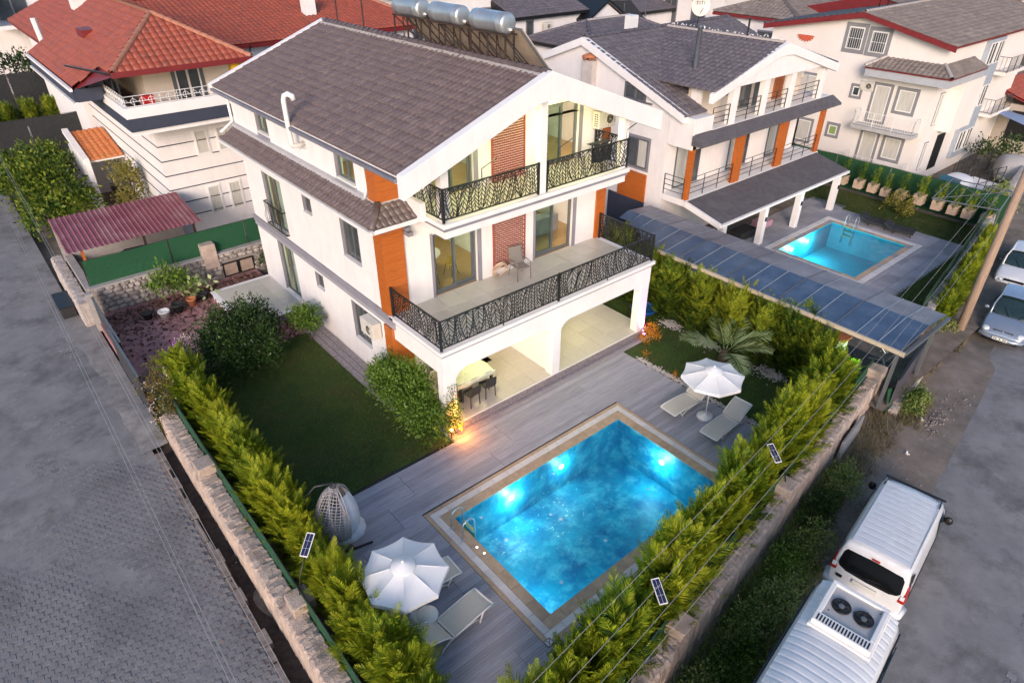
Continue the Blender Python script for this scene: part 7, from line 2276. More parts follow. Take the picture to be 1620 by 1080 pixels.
tile_slope("roof_tiles", (16.5, 48.6, 7.32), (0, 1, 0), (-5.0, 0, 2.2), [(0, 0), (16.4, 0), (16.4, 5.4), (0, 5.4)], M_redtile, oc, tw=.32, tl=.45, k=3)
mb = MB(); mb.box(9.0, 55.0, 7.8, 9.9, 55.9, 10.4); mb.build("chimney", M_white, oc)
mb = MB(); mb.tube([(6.6, 49.4, 4.4), (6.1, 49.2, 4.6), (5.9, 49.3, 8.8)], .16, 8); mb.build("flue_pipe", M_plastic, rc)
M_corr = mat("maroon_sheet", (.19, .045, .06), (.27, .08, .10), rough=.5, scale=1.0, c3=(.38, .22, .22), c3scale=.8, c3amt=.55)
sh = thing("shed", "lean-to shed with maroon corrugated roof by the road, above the green mesh", "shed", (4.6, 32.5, 0))
mb = MB(); mb.smooth = False
nx = 90
def corr(u, v):
 x = 1.95 + 5.4 * u; ph = (u * 27) % 1
 return (x + .02 * v, 30.55 + 3.4 * v, 2.18 + .42 * v + (.035 if .15 < ph < .5 else 0) + .004 * math.sin(30 * v))
mb.grid(corr, 27 * 6, 6); mb.build("roof_sheet", M_corr, sh)
for x in (2.5, 4.9, 7.0):
 mb = MB(); mb.box(x - .05, 30.7, -.6, x + .05, 30.8, 2.15); mb.build("post", M_wood if x < 3 else M_rust, sh)
mb = MB(); mb.box(2.0, 33.7, -.6, 7.2, 33.9, 2.5); mb.build("back_wall", M_concrete, sh)
mb = MB(); mb.box(2.05, 29.6, -.5, 2.35, 33.7, .95); mb.build("side_wall", M_concrete, sh)
rough_wall("rubble_pier", "short rubble pier and wall stub at the road end of the maroon shed", (1.55, 28.9), (1.55, 34.6), .45, -.6, .7, 9, side=-1, m=M_stone)
gp = thing("gatehouse", "small white entrance porch with an orange tiled roof beside the tree", "porch", (6.2, 44, 0))
mb = MB(); mb.box(5.1, 42.3, -.7, 5.35, 46.5, 2.5); mb.build("side_wall", M_trim, gp)
mb = MB(); mb.box(5.35, 46.2, -.7, 7.1, 46.5, 2.9); mb.build("back_wall", M_white, gp)
mb = MB(); mb.prism([(5.36, 42.6, 2.25), (5.36, 46.6, 2.95), (5.36, 46.6, 3.05), (5.36, 42.6, 2.35)], (1.8, 0, 0)); g_r = mb.build("roof", M_trim, gp)
mb = MB(); mb.prism([(5.05, 42.4, 2.3), (5.05, 46.7, 3.05), (5.05, 46.7, 3.3), (5.05, 42.4, 2.55)], (.305, 0, 0)); mb.build("parapet", M_trim, gp)
tile_slope("roof_tiles", (5.38, 42.5, 2.36), (1, 0, 0), (0, 4.1, .7), [(0, 0), (1.75, 0), (1.75, 4.1), (0, 4.1)], mat("orange_tile", (.42, .13, .04), (.55, .20, .07), rough=.75, scale=4, c3=(.3, .1, .05), c3scale=1.1, c3amt=.5), g_r, tw=.3, tl=.38, k=4)
for z in (0,): 
 t = thing("motor_scooter", "dark motor scooter parked inside the small entrance porch", "scooter", (6.3, 43.6, -.5))
 mb = MB(); mb.obox((6.3, 43.6, .15), (0, 1, .15), (1, 0, 0), (0, -.15, 1), .5, .14, .16); mb.build("body", M_dark, t, .05)
 mb = MB(); mb.lathe((6.2, 43.05, -.2), [(.26, 0), (.28, .05), (.26, .1)], 14, (1, 0, 0)); mb.build("wheel", M_dark, t)
 mb = MB(); mb.lathe((6.2, 44.15, -.2), [(.26, 0), (.28, .05), (.26, .1)], 14, (1, 0, 0)); mb.build("wheel", M_dark, t)
 mb = MB(); mb.tube([(6.3, 43.1, .0), (6.3, 43.2, .7), (6.05, 43.2, .75)], .03, 6); mb.tube([(6.3, 43.2, .7), (6.55, 43.2, .75)], .03, 6); mb.build("handlebar", M_metal, t)
M_vine = leafmat("vine_leaf", (.02, .05, .008), (.09, .16, .015), (.22, .26, .03), scale=.9, trans=.3)
bush("broad_tree", "large bright green tree canopy at the left edge above the road", "tree",
  [(3.2, 42.5, 1.1, 1.6, 2.4, .9), (2.2, 44.6, 1.3, 1.3, 2.0, .9), (3.6, 46.5, 1.5, 1.5, 2.2, .95), (3.9, 40.6, .8, 1.0, 1.4, .8), (2.4, 40.8, .5, 1.0, 1.3, .8), (1.6, 47.5, 1.4, 1.0, 1.8, .8), (3.2, 44.2, 1.9, 1.2, 1.8, .5)], 9500, .24, M_vine, 61, (2.9, 43, 1.6, .14))
bush("loquat_tree", "tall yellow green tree between the small entrance porch and the lined white house", "tree",
  [(6.4, 39.0, 1.6, .6, .7, .7), (6.2, 38.7, 2.6, .55, .6, .55), (6.6, 39.3, 2.3, .5, .5, .5), (6.2, 39.2, .9, .7, .7, .4)], 1500, .17, leafmat("olive_leaf", (.06, .07, .015), (.16, .17, .03), (.28, .24, .06), scale=1.5), 62, (6.4, 39.0, 2.2, .08))
mesh_fence("mesh_screen", "dark grey mesh screen fence behind the broad tree canopy", (-6, 53.5), (7.4, 53.5), .2, 2.7, mat("charcoal_mesh", (.016, .018, .020), (.028, .03, .032), rough=.9, scale=6, bump=.4, bscale=60), M_metal, step=3.3, amp=.08)
mesh_fence("mesh_screen", "dark mesh screen fence farther up the left road, behind the plastic chairs", (-6, 66), (8.5, 66), .2, 3.4, MATS["charcoal_mesh"], M_metal, step=3.3, amp=.08)
for k in range(9):
 dup(bigs[k % 3], (-5 + k * 1.45, 62.0 + .3 * math.sin(k), -.3), random.uniform(0, 6), "dark cypress between the two dark mesh screens, %s from the left" % ORD[k], "cypress row between the dark mesh screens", .95)
for k in range(3):
 t = thing("plastic_chair", ("pale plastic garden chair between the mesh screens, leftmost", "pale plastic garden chair between the mesh screens, middle one", "pale plastic garden chair between the mesh screens, rightmost")[k], "chair", (4.6 + k * .9, 58.5, 0), "plastic chairs between the mesh screens")
 x = 4.6 + k * .9
 mb = MB(); mb.box(x - .3, 58.2, .4, x + .3, 58.8, .45); mb.build("seat", M_plastic, t)
 mb = MB(); mb.prism([(x - .3, 58.8, .45), (x + .3, 58.8, .45), (x + .26, 58.95, 1.0), (x - .26, 58.95, 1.0)], (0, .04, 0)); mb.build("backrest", M_plastic, t)
 for sx in (-.27, .27):
  for sy in (58.25, 58.75):
   mb = MB(); mb.tube([(x + sx, sy, -.5), (x + sx, sy, .4)], .03, 5); mb.build("leg", M_plastic, t)
pot("red_bin", "small red bin beside the plastic garden chairs", 3.7, 58.4, .25, .9, mat("red_bin_plastic", (.5, .02, .04), None, rough=.5))
tb = thing("apartment_house", "white apartment house with dark railed balconies at the top left corner", "building", (8, 78, 0))
mb = MB(); mb.box(2.0, 80, -1, 20, 95, 9.5); mb.build("wall", M_white, tb)
for k, (x0, x1, y0, z) in enumerate(((6.3, 10.3, 76.2, 5.5), (9.2, 13.2, 72.0, 4.6), (9.0, 12.5, 70.0, 2.4), (3.0, 7.0, 76.5, 7.6))):
 mb = MB(); mb.box(x0, y0, z - .3, x1, 80.01 - .002 * k, z); f = mb.build("balcony", M_trim, tb)
 bars(f, [(x0, 79.9), (x0, y0), (x1, y0), (x1, 79.9)], z, 1.2, M_metal, vertical=True, step=.22, post=2)
 mb = MB(); mb.box(x0 + .02, y0 + .05, z + .1, x0 + .06, 79.8, z + 1.1); mb.build("rail_screen", M_dark, f)
 win(tb, 'y', 80, x0 + .8, x1 - .8, z + .05, z + 1.9, M_alu, 0, split=2, name="balcony_door")
bush("far_tree", "small dark green tree below the balconies at the top left corner", "tree", [(6.8, 74, 2.2, 1.6, 1.6, 1.3)], 900, .3, M_leaf, 63, (6.8, 74, 2, .15))
def bg_house(label, x0, x1, y0, y1, zw, hip, ridge_z, tilem, wins=(), ov=.5, wallm=None, axis='x', extra=None):
 t = thing("house", label, "house", ((x0 + x1) / 2, (y0 + y1) / 2, 0))
 mb = MB(); mb.box(x0, y0, -.8, x1, y1, zw); mb.build("wall", wallm or M_white, t)
 a, b, c, d = x0 - ov, x1 + ov, y0 - ov, y1 + ov
 mx, my = (a + b) / 2, (c + d) / 2
 mb = MB()
 if axis == 'x':
  r0, r1 = (a + hip, my, ridge_z), (b - hip, my, ridge_z)
  polys = [((a, c), (1, 0, 0), (0, my - c), [(0, 0), (b - a, 0), (b - a - hip, 1), (hip, 1)]), ((a, d), (1, 0, 0), (0, my - d), [(0, 0), (b - a, 0), (b - a - hip, 1), (hip, 1)])]
  ends = [((a, c), (a, d), r0), ((b, d), (b, c), r1)]
 else:
  r0, r1 = (mx, c + hip, ridge_z), (mx, d - hip, ridge_z)
  polys = [((a, c), (0, 1, 0), (mx - a, 0), [(0, 0), (d - c, 0), (d - c - hip, 1), (hip, 1)]), ((b, c), (0, 1, 0), (mx - b, 0), [(0, 0), (d - c, 0), (d - c - hip, 1), (hip, 1)])]
  ends = [((a, c), (b, c), r0), ((b, d), (a, d), r1)]
 corners = [(a, c), (b, c), (b, d), (a, d)]
 mb.prism([(p[0], p[1], zw - .22) for p in corners], (0, 0, .2))
 for e in ends:
  mb.poly([(*e[0], zw), (*e[1], zw), e[2]])
 ro = mb.build("roof", M_black if tilem in (M_tile, M_tile2) else M_redtrim, t)
 for P0, U, run, poly in polys:
  Ls = math.hypot(math.hypot(*run), ridge_z - zw)
  tile_slope("roof_tiles", (*P0, zw), U, (*run, ridge_z - zw), [(p, q * Ls) for p, q in poly], tilem, ro, tw=.34, tl=.42, k=3)
  mb = MB(); 
 if hip > .3:
  for e in ends:
   A, B = Vector((*e[0], zw)), Vector((*e[1], zw)); Rg = Vector(e[2]); M_ = (A + B) / 2
   Lh_ = (Rg - M_).length; W = (B - A).length
   tile_slope("roof_tiles", A, B - A, Rg - M_, [(0, 0), (W, 0), (W / 2, Lh_)], tilem, ro, tw=.34, tl=.42, k=3)
  for e in ends:
   for q in e[:2]: ridge_tiles("hip_tiles", (*q, zw + .04), (e[2][0], e[2][1], e[2][2] + .04), tilem, ro, r=.12)
 ridge_tiles("ridge_tiles", (r0[0], r0[1], r0[2] + .04), (r1[0], r1[1], r1[2] + .04), M_ridge if tilem is not M_redtile else M_rmort, ro, r=.12)
 for (ax, c_, u0, u1, z0, z1, sp) in wins:
  win(t, ax, c_, u0, u1, z0, z1, M_alu, .08, M_grey, split=sp)
 return t
bg_house("white house with low dark hip roof behind the neighbour villa, white tank on it", 38.0, 48.0, 36.0, 43.0, 5.3, 3.0, 6.75, M_tile2, [('x', 38.0, 37, 38.2, 3.2, 4.5, 2)])
hb = bg_house("white house with dark gabled roof and an air conditioner right of the solar tanks", 38.0, 45.4, 45.0, 54.0, 6.7, .0, 8.4, M_tile2, [('y', 45, 39.2, 39.9, 5.2, 6.3, 1)], axis='x')
mb = MB(); mb.prism([(37.52, 44.5, 6.7), (37.52, 54.5, 6.7), (37.52, 49.5, 8.38)], (.1, 0, 0)); mb.build("gable_board", M_rust, hb)
mb = MB(); mb.box(45.41, 44.0, -.8, 49.5, 53, 6.0); mb.prism([(45.41, 44.0, 6.0), (49.5, 44.0, 6.0), (47.4, 44.0, 7.2)], (0, 9, 0)); mb.build("wing_wall", M_white, hb)
mb = MB()
for s in (-1, 1): mb.prism([(47.4 + s * 2.5, 43.6, 5.85), (47.4, 43.6, 7.28), (47.4, 43.6, 7.5), (47.4 + s * 2.5, 43.6, 6.05)], (0, 9, 0))
mb.build("wing_roof", M_black, hb)
ac_unit("air conditioner on the white house right of the solar tanks", (41.2, 44.6, 5.5), 0)
bg_house("small white wing with a dark skirt roof in front of the gabled white house", 39.2, 45.5, 42.0, 44.9, 4.6, 1.5, 5.5, M_tile2)
bg_house("white house with dark hip roof at the top centre edge", 52, 66, 47, 58, 5.6, 3.5, 7.2, M_tile2, [('y', 47, 55, 56, 3.4, 4.4, 1), ('x', 52, 49, 50.5, 3.2, 4.8, 2)])
bg_house("white house with tall dark windows behind the dish antenna", 60.5, 76, 41, 50, 7.6, 4, 9.0, M_tile2, [('x', 60.5, 43, 44.6, 4.0, 6.6, 2), ('x', 60.5, 46.5, 48, 4.0, 6.6, 2), ('y', 41, 62.5, 63.6, 3.4, 6.0, 2), ('y', 41, 66.0, 68.2, 3.0, 6.0, 2), ('y', 41, 71, 72.5, 3.6, 6.0, 2)], wallm=M_cream)
bg_house("white house with grey brown tiles behind the cream house, reddish chimney", 50, 62, 27.5, 34, 7.2, 3, 8.4, M_tile3, [('x', 50, 29, 30.5, 4.5, 6.2, 2)])
bg_house("white house at the top edge between the red roof and the solar tanks", 29, 39, 47.5, 57, 8.6, 3, 10.0, M_tile2, [('y', 47.5, 30.0, 31.4, 5.6, 7.2, 2), ('y', 47.5, 33.2, 34.8, 5.6, 7.2, 2), ('y', 47.5, 36.4, 37.8, 5.6, 7.2, 2), ('x', 29, 49, 50.6, 5.6, 7.2, 2)])
bg_house("far white house with red tiled roof at the top right corner", 74, 92, 24, 36, 6.8, 4, 8.8, M_redtile)
bg_house("far cream house with grey tiles along the top right edge", 70, 86, 38, 50, 7.4, 4, 9.2, M_tile3, [('x', 70, 41, 43, 4.6, 6.4, 2)], wallm=M_cream)
bg_house("far white house with dark roof along the top edge right of centre", 72, 88, 54, 66, 7.0, 4, 9, M_tile2, [('x', 72, 57, 59, 4, 6, 2)])
bg_house("far white house with dark roof at the very top, left of the roof tanks", 20, 33, 70, 82, 7.0, 4, 9, M_tile2, [('y', 70, 22, 24, 4, 6, 2), ('y', 70, 27, 29, 4, 6, 2)])
bg_house("far white house with red roof at the top edge left of centre", -2, 10, 100, 112, 8.0, 4, 10, M_redtile, [('y', 100, 1, 3, 5, 7, 2)])
t = thing("solar_water_heater", "lone solar water heater on the dark roof above the neighbour villa", "solar water heater", (49.5, 45.5, 7.2))
mb = MB(); mb.smooth = True; mb.lathe((49.0, 45.5, 7.45), [(.1, 0), (.42, .04), (.45, .1), (.45, 2.1), (.42, 2.16), (.1, 2.2)], 18, (1, -.25, 0)); mb.build("tank", M_steel, t)
mb = MB(); mb.prism([(49.2, 45.3, 7.0), (51.3, 44.6, 7.0), (51.8, 43.2, 5.6), (49.7, 43.9, 5.6)], (0, 0, .06)); mb.build("collector", M_dark, t)
mb = MB()
for x, y in ((49.2, 45.3), (51.3, 44.6), (49.7, 43.9), (51.8, 43.2)): mb.tube([(x, y, 4.6), (x, y, 7.0)], .04, 5)
mb.build("stand", M_alu, t)
t = thing("dish_antenna", "pale satellite dish with dark letters on the neighbour villa ridge", "satellite dish", (30.9, 22.3, 8.8))
mb = MB(); mb.smooth = True; ax = Vector((-.55, -.8, .22)).normalized(); c = Vector((30.75, 22.2, 9.95))
mb.lathe(c, [(.02, 0), (.2, .015), (.38, .06), (.48, .11), (.485, .105), (.38, .045), (.2, -.005), (.02, -.02)], 22, ax); mb.build("reflector", mat("pale_dish", (.58, .55, .50), (.64, .61, .56), rough=.5, scale=3), t)
mb = MB(); mb.tube([(30.78, 22.25, 8.8), (30.78, 22.25, 9.7), c - ax * .03], .03, 6); mb.tube([c - Vector((0, 0, .4)), c + ax * .5 + Vector((0, 0, -.15))], .015, 5); mb.build("mast", M_metal, t)
zz = ax; xx = Vector((0, 0, 1)).cross(zz).normalized(); yy = zz.cross(xx)
for k in range(4):   # T I T I
 o_ = c + ax * .108 + yy * .12 + xx * (-.18 + .12 * k)
 mb = MB(); mb.bar(o_ - yy * .075, o_ + yy * .075, .024, .006, up=ax)
 if k % 2 == 0: mb.bar(o_ - xx * .05 + yy * .075, o_ + xx * .05 + yy * .075, .024, .0062, up=ax)
 mb.build("letter", M_navy, t)
mb = MB(); mb.tube([(30.75, 19.3, 8.9), (30.75, 19.3, 9.7)], .05, 6); tag(mb.build("vent_pipe", M_metal), "short dark vent pipe on the ridge of the neighbour villa", "pipe")
mb = MB(); mb.box(38.2, 33.0, 7.0, 38.9, 33.6, 7.9); tag(mb.build("roof_tank", M_plastic), "small white tank on the low dark hip roof", "tank")
mb = MB(); mb.smooth = True
for y in np.linspace(28.2, 28.2, 1): pass
mb.tube([(46.6, 20.5, 8.9), (46.6, 20.5, 10.2)], .03, 5); mb.tube([(47.3, 20.3, 8.9), (47.3, 20.3, 10.2)], .03, 5); mb.tube([(46.6, 20.5, 10.2), (47.3, 20.3, 10.2)], .02, 5)
tag(mb.build("roof_aerial", M_metal), "thin dark aerial posts on the cream house roof", "aerial")
RZ = -.50
def rl(x, off=0.0): return 3.35 + (x - 2.2) * .1385 + off
mb = MB(); mb.smooth = True
def rs(u, v):
 x = 2 + 90 * u
 y0, y1 = rl(x, -2.45 + .12 * math.sin(x * .5) + .05 * math.sin(x * 1.7)), rl(x, -12.5)
 y = y0 + (y1 - y0) * v
 return (x, y, RZ + (.01 * math.sin(x * 1.9 + y) + .006 * math.sin(3 * x)) * min(1, v * 6) - .03 * max(0, 1 - v * 16))
mb.grid(rs, 220, 16); right_road = struct(mb.build("road", M_road))
mb = MB(); mb.smooth = True
mb.grid(lambda u, v: (2 + 70 * u, rl(2 + 70 * u, .1 - 2.9 * v), RZ - .012 + .05 * math.sin(9 * u * 8 + 3 * v) * math.sin(math.pi * v) + .05 * (1 - v) ** 2), 160, 10)
struct(mb.build("verge", mat("verge_soil", (.15, .118, .095), (.26, .215, .185), rough=.95, scale=1.6, detail=10, bump=.6, bscale=22, c3=(.10, .095, .09), c3scale=.5, c3amt=.8)))
ang = math.atan(.1385); ca, sa = math.cos(ang), math.sin(ang)
sp2 = []
for i in range(0, 46):
 for j in range(0, 30):
  u = 9.0 + i * .165; v = -4.15 - j * .20 - (.10 if i % 2 else 0)
  x = u * ca - v * sa; y = rl(0) + 0 + u * sa + v * ca
  sk_ = .5 + .5 * math.sin(u * 1.1 + math.sin(v * 2)) * math.sin(v * 1.4 + u * .3) - (-v - 5.5) * .25
  if sk_ > .9 or -v < 5.6: continue
  sp2.append((x, y))
sp2.sort(key=lambda p: abs(p[0] - 12) + abs(p[1] - .6))
fp = None; rest = MB()
for n, (x, y) in enumerate(sp2):
 dz = RZ - .013 + RNG.normal(0, .003) - max(-.006, min(.016, (.5 + .5 * math.sin(x * 1.1) * math.sin(y * 1.5) - .4) * .022))
 if n < 300:
  if fp is None:
   fp = pv0.build("paver", M_paver, right_road); fp.location = (x, y, dz); fp.rotation_euler = (0, 0, ang + math.pi / 2)
  else: instance("paver", fp, (x, y, dz), ang + math.pi / 2 + RNG.normal(0, .012), parent=right_road)
 else:
  k = len(rest.v); t_ = ang + math.pi / 2; c, s_ = math.cos(t_), math.sin(t_)
  rest.v += [(x + px * c - py * s_, y + px * s_ + py * c, dz + pz) for px, py, pz in pv0.v]
  rest.f += [tuple(k + q for q in f) for f in pv0.f]; rest.m += pv0.m; rest.sm += pv0.sm
if rest.v: stuff(rest.build("paver_field", M_paver, right_road))
def verge_s(spans):
 w = np.array([(b - a) * (o1 - o0) * d for a, b, o0, o1, d in spans]); w = w / w.sum()
 def f(g, n):
  k = g.choice(len(spans), n, p=w); S = np.array(spans)[k]
  x = S[:, 0] + (S[:, 1] - S[:, 0]) * g.random(n); o = S[:, 2] + (S[:, 3] - S[:, 2]) * g.beta(1.6, 1.2, n)
  return np.stack([x, 3.35 + (x - 2.2) * .1385 + o, np.full(n, RZ + .03)], 1)
 return f
grass("weeds", 15000, verge_s([(6.0, 13.5, -1.5, -.1, 1.0), (13.5, 17.5, -1.0, -.1, .8)]), .08, .42, .020, 21, M_weed, lean=.45)
grass("weeds", 7000, verge_s([(17.5, 21.5, -1.3, -.2, .35), (21.0, 23.2, -1.7, -.9, .5), (27.0, 29.5, -1.5, -.2, 1.0), (30, 38, -1.2, -.3, .2), (23.5, 26, -1.2, -.6, .15)]), .06, .36, .022, 22, leafmat("dry_weed", (.04, .045, .015), (.11, .10, .04), (.22, .18, .09), scale=.8, trans=.25), lean=.5)
for k, (x, o, s, m_, lab) in enumerate(((7.3, -.8, .6, M_weed, 'bushy green weed clump at the picture bottom below the right garden wall'), (9.3, -1.0, .55, M_leafb, 'dense green weed clump beside the minibus roof, below the right garden wall'), (11.5, -1.0, .6, M_weed, 'spreading weed clump level with the rear of the white van'), (13.8, -.9, .55, M_weed, 'leafy weed clump level with the front of the white van'), (16.6, -.7, .5, M_weed, 'thin weed clump by the loose slab of the right garden wall'), (8.2, -.75, .55, M_weed, "pale flowering weed clump nearest the camera below the right garden wall"), (10.4, -.7, .6, M_weed, "tall green weed clump below the right garden wall beside the white van's rear"), (12.6, -.65, .55, M_leafb, "bushy green weed below the right garden wall near the van's middle"), (15.0, -.6, .5, M_leaf, "dark weed clump below the right garden wall ahead of the van"), (27.9, -.6, .55, M_weed, "green scrub at the foot of the wooden pole"), (22.2, -1.15, .4, M_weed, "low scrub in front of the low pink wall"))):
 y = rl(x, o)
 bush("weed_clump", lab, "weeds", [(x, y, RZ + .28, .6 * s / .5, .45 * s / .5, .42 * s / .5), (x + .5, y + .1, RZ + .22, .5, .38, .36), (x - .45, y - .05, RZ + .2, .4, .35, .3)], 2000, .08, m_, 70 + k, shell=.25)
pebbles("pebbles", [(10, rl(10, -1.5), 3.5, .5, RZ), (16, rl(16, -1.6), 3, .7, RZ), (22, rl(22, -1.9), 3, .6, RZ), (19, rl(19, -1), 2, .5, RZ)], 700, .015, .05, 14, M_stone)
def litterbit(x, o, sz, lab):
 mb = MB(); y = rl(x, o)
 mb.grid(lambda u, v: (x + sz * u, y + sz * .7 * v + .03 * math.sin(7 * u), RZ + .06 + .05 * math.sin(5 * u + 4 * v)), 4, 4)
 tag(mb.build("litter_bag", M_plastic), lab, "litter")
litterbit(19.6, -1.75, .16, "scrap of white litter on the bare verge")
litterbit(21.7, -1.6, .14, "white paper scrap near the low pink wall")
M_vwhite = mat("white_car_paint", (.62, .63, .66), (.68, .69, .71), rough=.28, scale=1.5, spec=.6, c3=(.42, .40, .38), c3scale=1.6, c3amt=.4)
M_vsilver = mat("silver_blue_paint", (.30, .35, .43), (.36, .41, .49), rough=.25, scale=2, metal=.55, spec=.6)
M_vglass = mat("car_glass", (.010, .022, .024), (.02, .04, .042), rough=.05, scale=2, spec=.9)
M_hl = mat("headlamp_glass", (.55, .57, .6), (.75, .77, .8), rough=.12, scale=30, spec=.8)
M_tail = mat("red_tail_lamp", (.30, .012, .01), (.42, .02, .015), rough=.2, scale=10, spec=.7)
M_plate = mat("number_plate", (.62, .62, .58), None, rough=.5)
def loft(stations, m, name, parent, smooth=True, sub=1):
 """stations: (x, [(y, z), ...]) half profiles from bottom centre to top centre, mirrored."""
 mb = MB(); mb.smooth = smooth
 n = len(stations[0][1]); ring = 2 * n - 2
 rings = []
 for x, half in stations:
  full = [(y, z) for y, z in half] + [(-y, z) for y, z in half[-2:0:-1]]
  rings.append([(x, y, z) for y, z in full])
 for r_ in rings: mb.v += r_
 for i in range(len(rings) - 1):
  for k in range(ring):
   k2 = (k + 1) % ring
   mb.face((i * ring + k, (i + 1) * ring + k, (i + 1) * ring + k2, i * ring + k2))
 mb.face(list(range(ring))); mb.face([(len(rings) - 1) * ring + k for k in range(ring)][::-1])
 o = mb.build(name, m, parent)
 if sub:
  s = o.modifiers.new('sub', 'SUBSURF'); s.levels = sub; s.render_levels = 2
 return o
def wheel(x, y, r, parent, w=.20):
 mb = MB(); mb.smooth = True
 mb.lathe((x, y - w / 2, r), [(r * .62, .0), (r * .96, .01), (r, .05), (r, w - .05), (r * .96, w - .01), (r * .62, w)], 22, (0, 1, 0)); tw = mb.build("wheel", M_dark, parent)
 mb = MB(); s = 1 if y > 0 else -1
 mb.lathe((x, y + s * (w / 2 - .02), r), [(r * .6, 0), (r * .6, .025), (r * .2, .04)], 18, (0, s, 0)); mb.build("rim", M_steel, tw)
def plate(parent, c, nrm, w=.50, h=.11):
 nrm = Vector(nrm).normalized(); s = Vector((0, 1, 0)); u = nrm.cross(s).normalized(); c = Vector(c)
 mb = MB(); mb.obox(c, s, u, nrm, w / 2, h / 2, .006); p = mb.build("number_plate", M_plate, parent)
 mb = MB()
 for k in range(7):
  if k in (2, 4): continue
  mb.obox(c + s * (-.19 + .063 * k) + nrm * .0065, s, u, nrm, .02, h * .28, .001)
 mb.build("plate_marks", M_black, p)
def sedan(name, label, paint, L=4.1, W=1.64, H=1.42, boxy=False, dark_nose=False):
 t = thing(name, label, "car", (0, 0, 0))
 hw = W / 2
 hb = .70 if not boxy else .74
 def st(x, w, zb, zs, zt, crown=.03):
  return (x, [(0, zb), (w * .85, zb), (w * .98, zb + .10), (w, (zb + zs) / 2), (w * .985, zs), (w * .90, zt), (w * .5, zt + crown), (0, zt + crown * 1.3)])
 F = L / 2
 nose = .50 if not boxy else .58
 body = [st(F, hw * .62, .32, .40, .47, .01), st(F - .04, hw * .80, .24, nose - .06, nose + .02), st(F - .18, hw * .94, .19, nose + .06, nose + .14),
   st(F - .55, hw * .99, .18, hb - .06, hb + .06), st(F - 1.05, hw, .18, hb + .02, hb + .16, .02), st(.0, hw, .18, hb + .05, hb + .19, .02), st(-F + 1.0, hw, .18, hb + .07, hb + .20, .02),
   st(-F + .25, hw * .97, .2, hb + .07, hb + .19), st(-F + .05, hw * .88, .26, hb, hb + .12), st(-F, hw * .7, .34, hb - .1, hb - .0, .01)]
 loft(body, paint, "body", t)
 zb = hb + .17; zt = H
 def gh(x, wb, wt, z0, z1):
  return (x, [(0, z0), (wb, z0), (wb * .99, z0 + .02), (wt * 1.01, z1 - .05), (wt * .9, z1), (0, z1 + .015)])
 xf, xr = F - 1.02, -F + .55
 glass = [gh(xf, hw * .80, hw * .80, zb - .03, zb), gh(xf - .35, hw * .90, hw * .80, zb - .06, zb + .26), gh(xf - .78, hw * .92, hw * .74, zb - .06, zt - .03), gh(xf - 1.2, hw * .93, hw * .73, zb - .06, zt - .01), gh(-.7, hw * .93, hw * .73, zb - .06, zt - .02), gh(xr + .45, hw * .90, hw * .72, zb - .06, zt - .07), gh(xr + .15, hw * .86, hw * .74, zb - .06, zb + .18), gh(xr, hw * .80, hw * .76, zb - .03, zb + .02)]
 loft(glass, M_vglass, "windows", t)
 rw = hw * .74
 mb = MB(); mb.smooth = True
 def rf_(u, v):
  x = xf - .74 - (xf - .74 - (xr + .46)) * u; y = -rw + 2 * rw * v
  return (x, y, zt + .012 + .02 * math.sin(math.pi * u) - .045 * (2 * v - 1) ** 4)
 mb.grid(rf_, 8, 8); k = len(mb.v)
 mb.v += [(a, b, c - .02) for a, b, c in mb.v]; mb.f += [tuple(k + q for q in reversed(ff)) for ff in mb.f]; mb.m += mb.m; mb.sm += mb.sm
 mb.build("roof", paint, t)
 for s in (-1, 1):
  mb = MB(); mb.smooth = True
  mb.tube([(xf + .02, s * hw * .84, zb - .02), (xf - .36, s * hw * .84, zb + .30), (xf - .76, s * rw * 1.0, zt + .0), (-.5, s * rw * 1.01, zt + .0), (xr + .44, s * rw * .99, zt - .05), (xr + .02, s * hw * .80, zb + .0)], .035, 6); mb.build("pillar", paint, t)
  mb = MB(); mb.bar((-.15, s * hw * .95, zb - .03), (-.2, s * rw * 1.04, zt - .04), .06, .03); mb.build("pillar", M_black, t)
  mb = MB(); mb.sphere((xf - .30, s * (hw + .07), zb + .07), .09, 10, 8, (.7, 1, .75)); mb.build("mirror", M_black if boxy else paint, t)
  if boxy:
   mb = MB(); mb.obox((F - .09, s * hw * .66, nose + .0), (1, -.0 * s, 0), (0, 1, 0), (0, 0, 1), .05, .15, .075)
  else:
   mb = MB(); mb.smooth = True
   mb.sphere((F - .25, s * hw * .70, nose + .075), .2, 14, 10, (1.05, .78, .42))
  hl = mb.build("headlamp", M_hl, t)
  mb = MB(); mb.lathe((F - (.03 if boxy else .11), s * hw * .64, nose + (.0 if boxy else .10)), [(.045, 0), (.05, .012), (.02, .02)], 12, (1, 0, .25)); mb.build("reflector", M_steel, hl)
  for x in (F - .78, -F + .75): wheel(x, s * (hw - .11), .30, t)
  mb = MB(); mb.obox((-F + .06, s * hw * .66, hb + .03), (1, 0, 0), (0, 1, 0), (0, 0, 1), .06, .16, .09); mb.build("tail_lamp", M_tail, t)
 mb = MB()
 if boxy: mb.obox((F - .075, 0, nose), (1, 0, 0), (0, 1, 0), (0, 0, 1), .05, hw * .47, .075)
 else: mb.obox((F - .12, 0, nose + .085), (1, 0, .55), (0, 1, 0), (-.55, 0, 1), .018, hw * .42, .065)
 g = mb.build("grille", M_black, t)
 if not boxy:
  mb = MB()
  for q, r_ in ((0, .055),):
   mb.obox((F - .095, 0, nose + .125), (0, 1, 1), (0, -1, 1), (1, 0, .5), .03, .03, .008)
  mb.build("badge", M_steel, g)
 mb = MB(); mb.smooth = True
 bz = .36
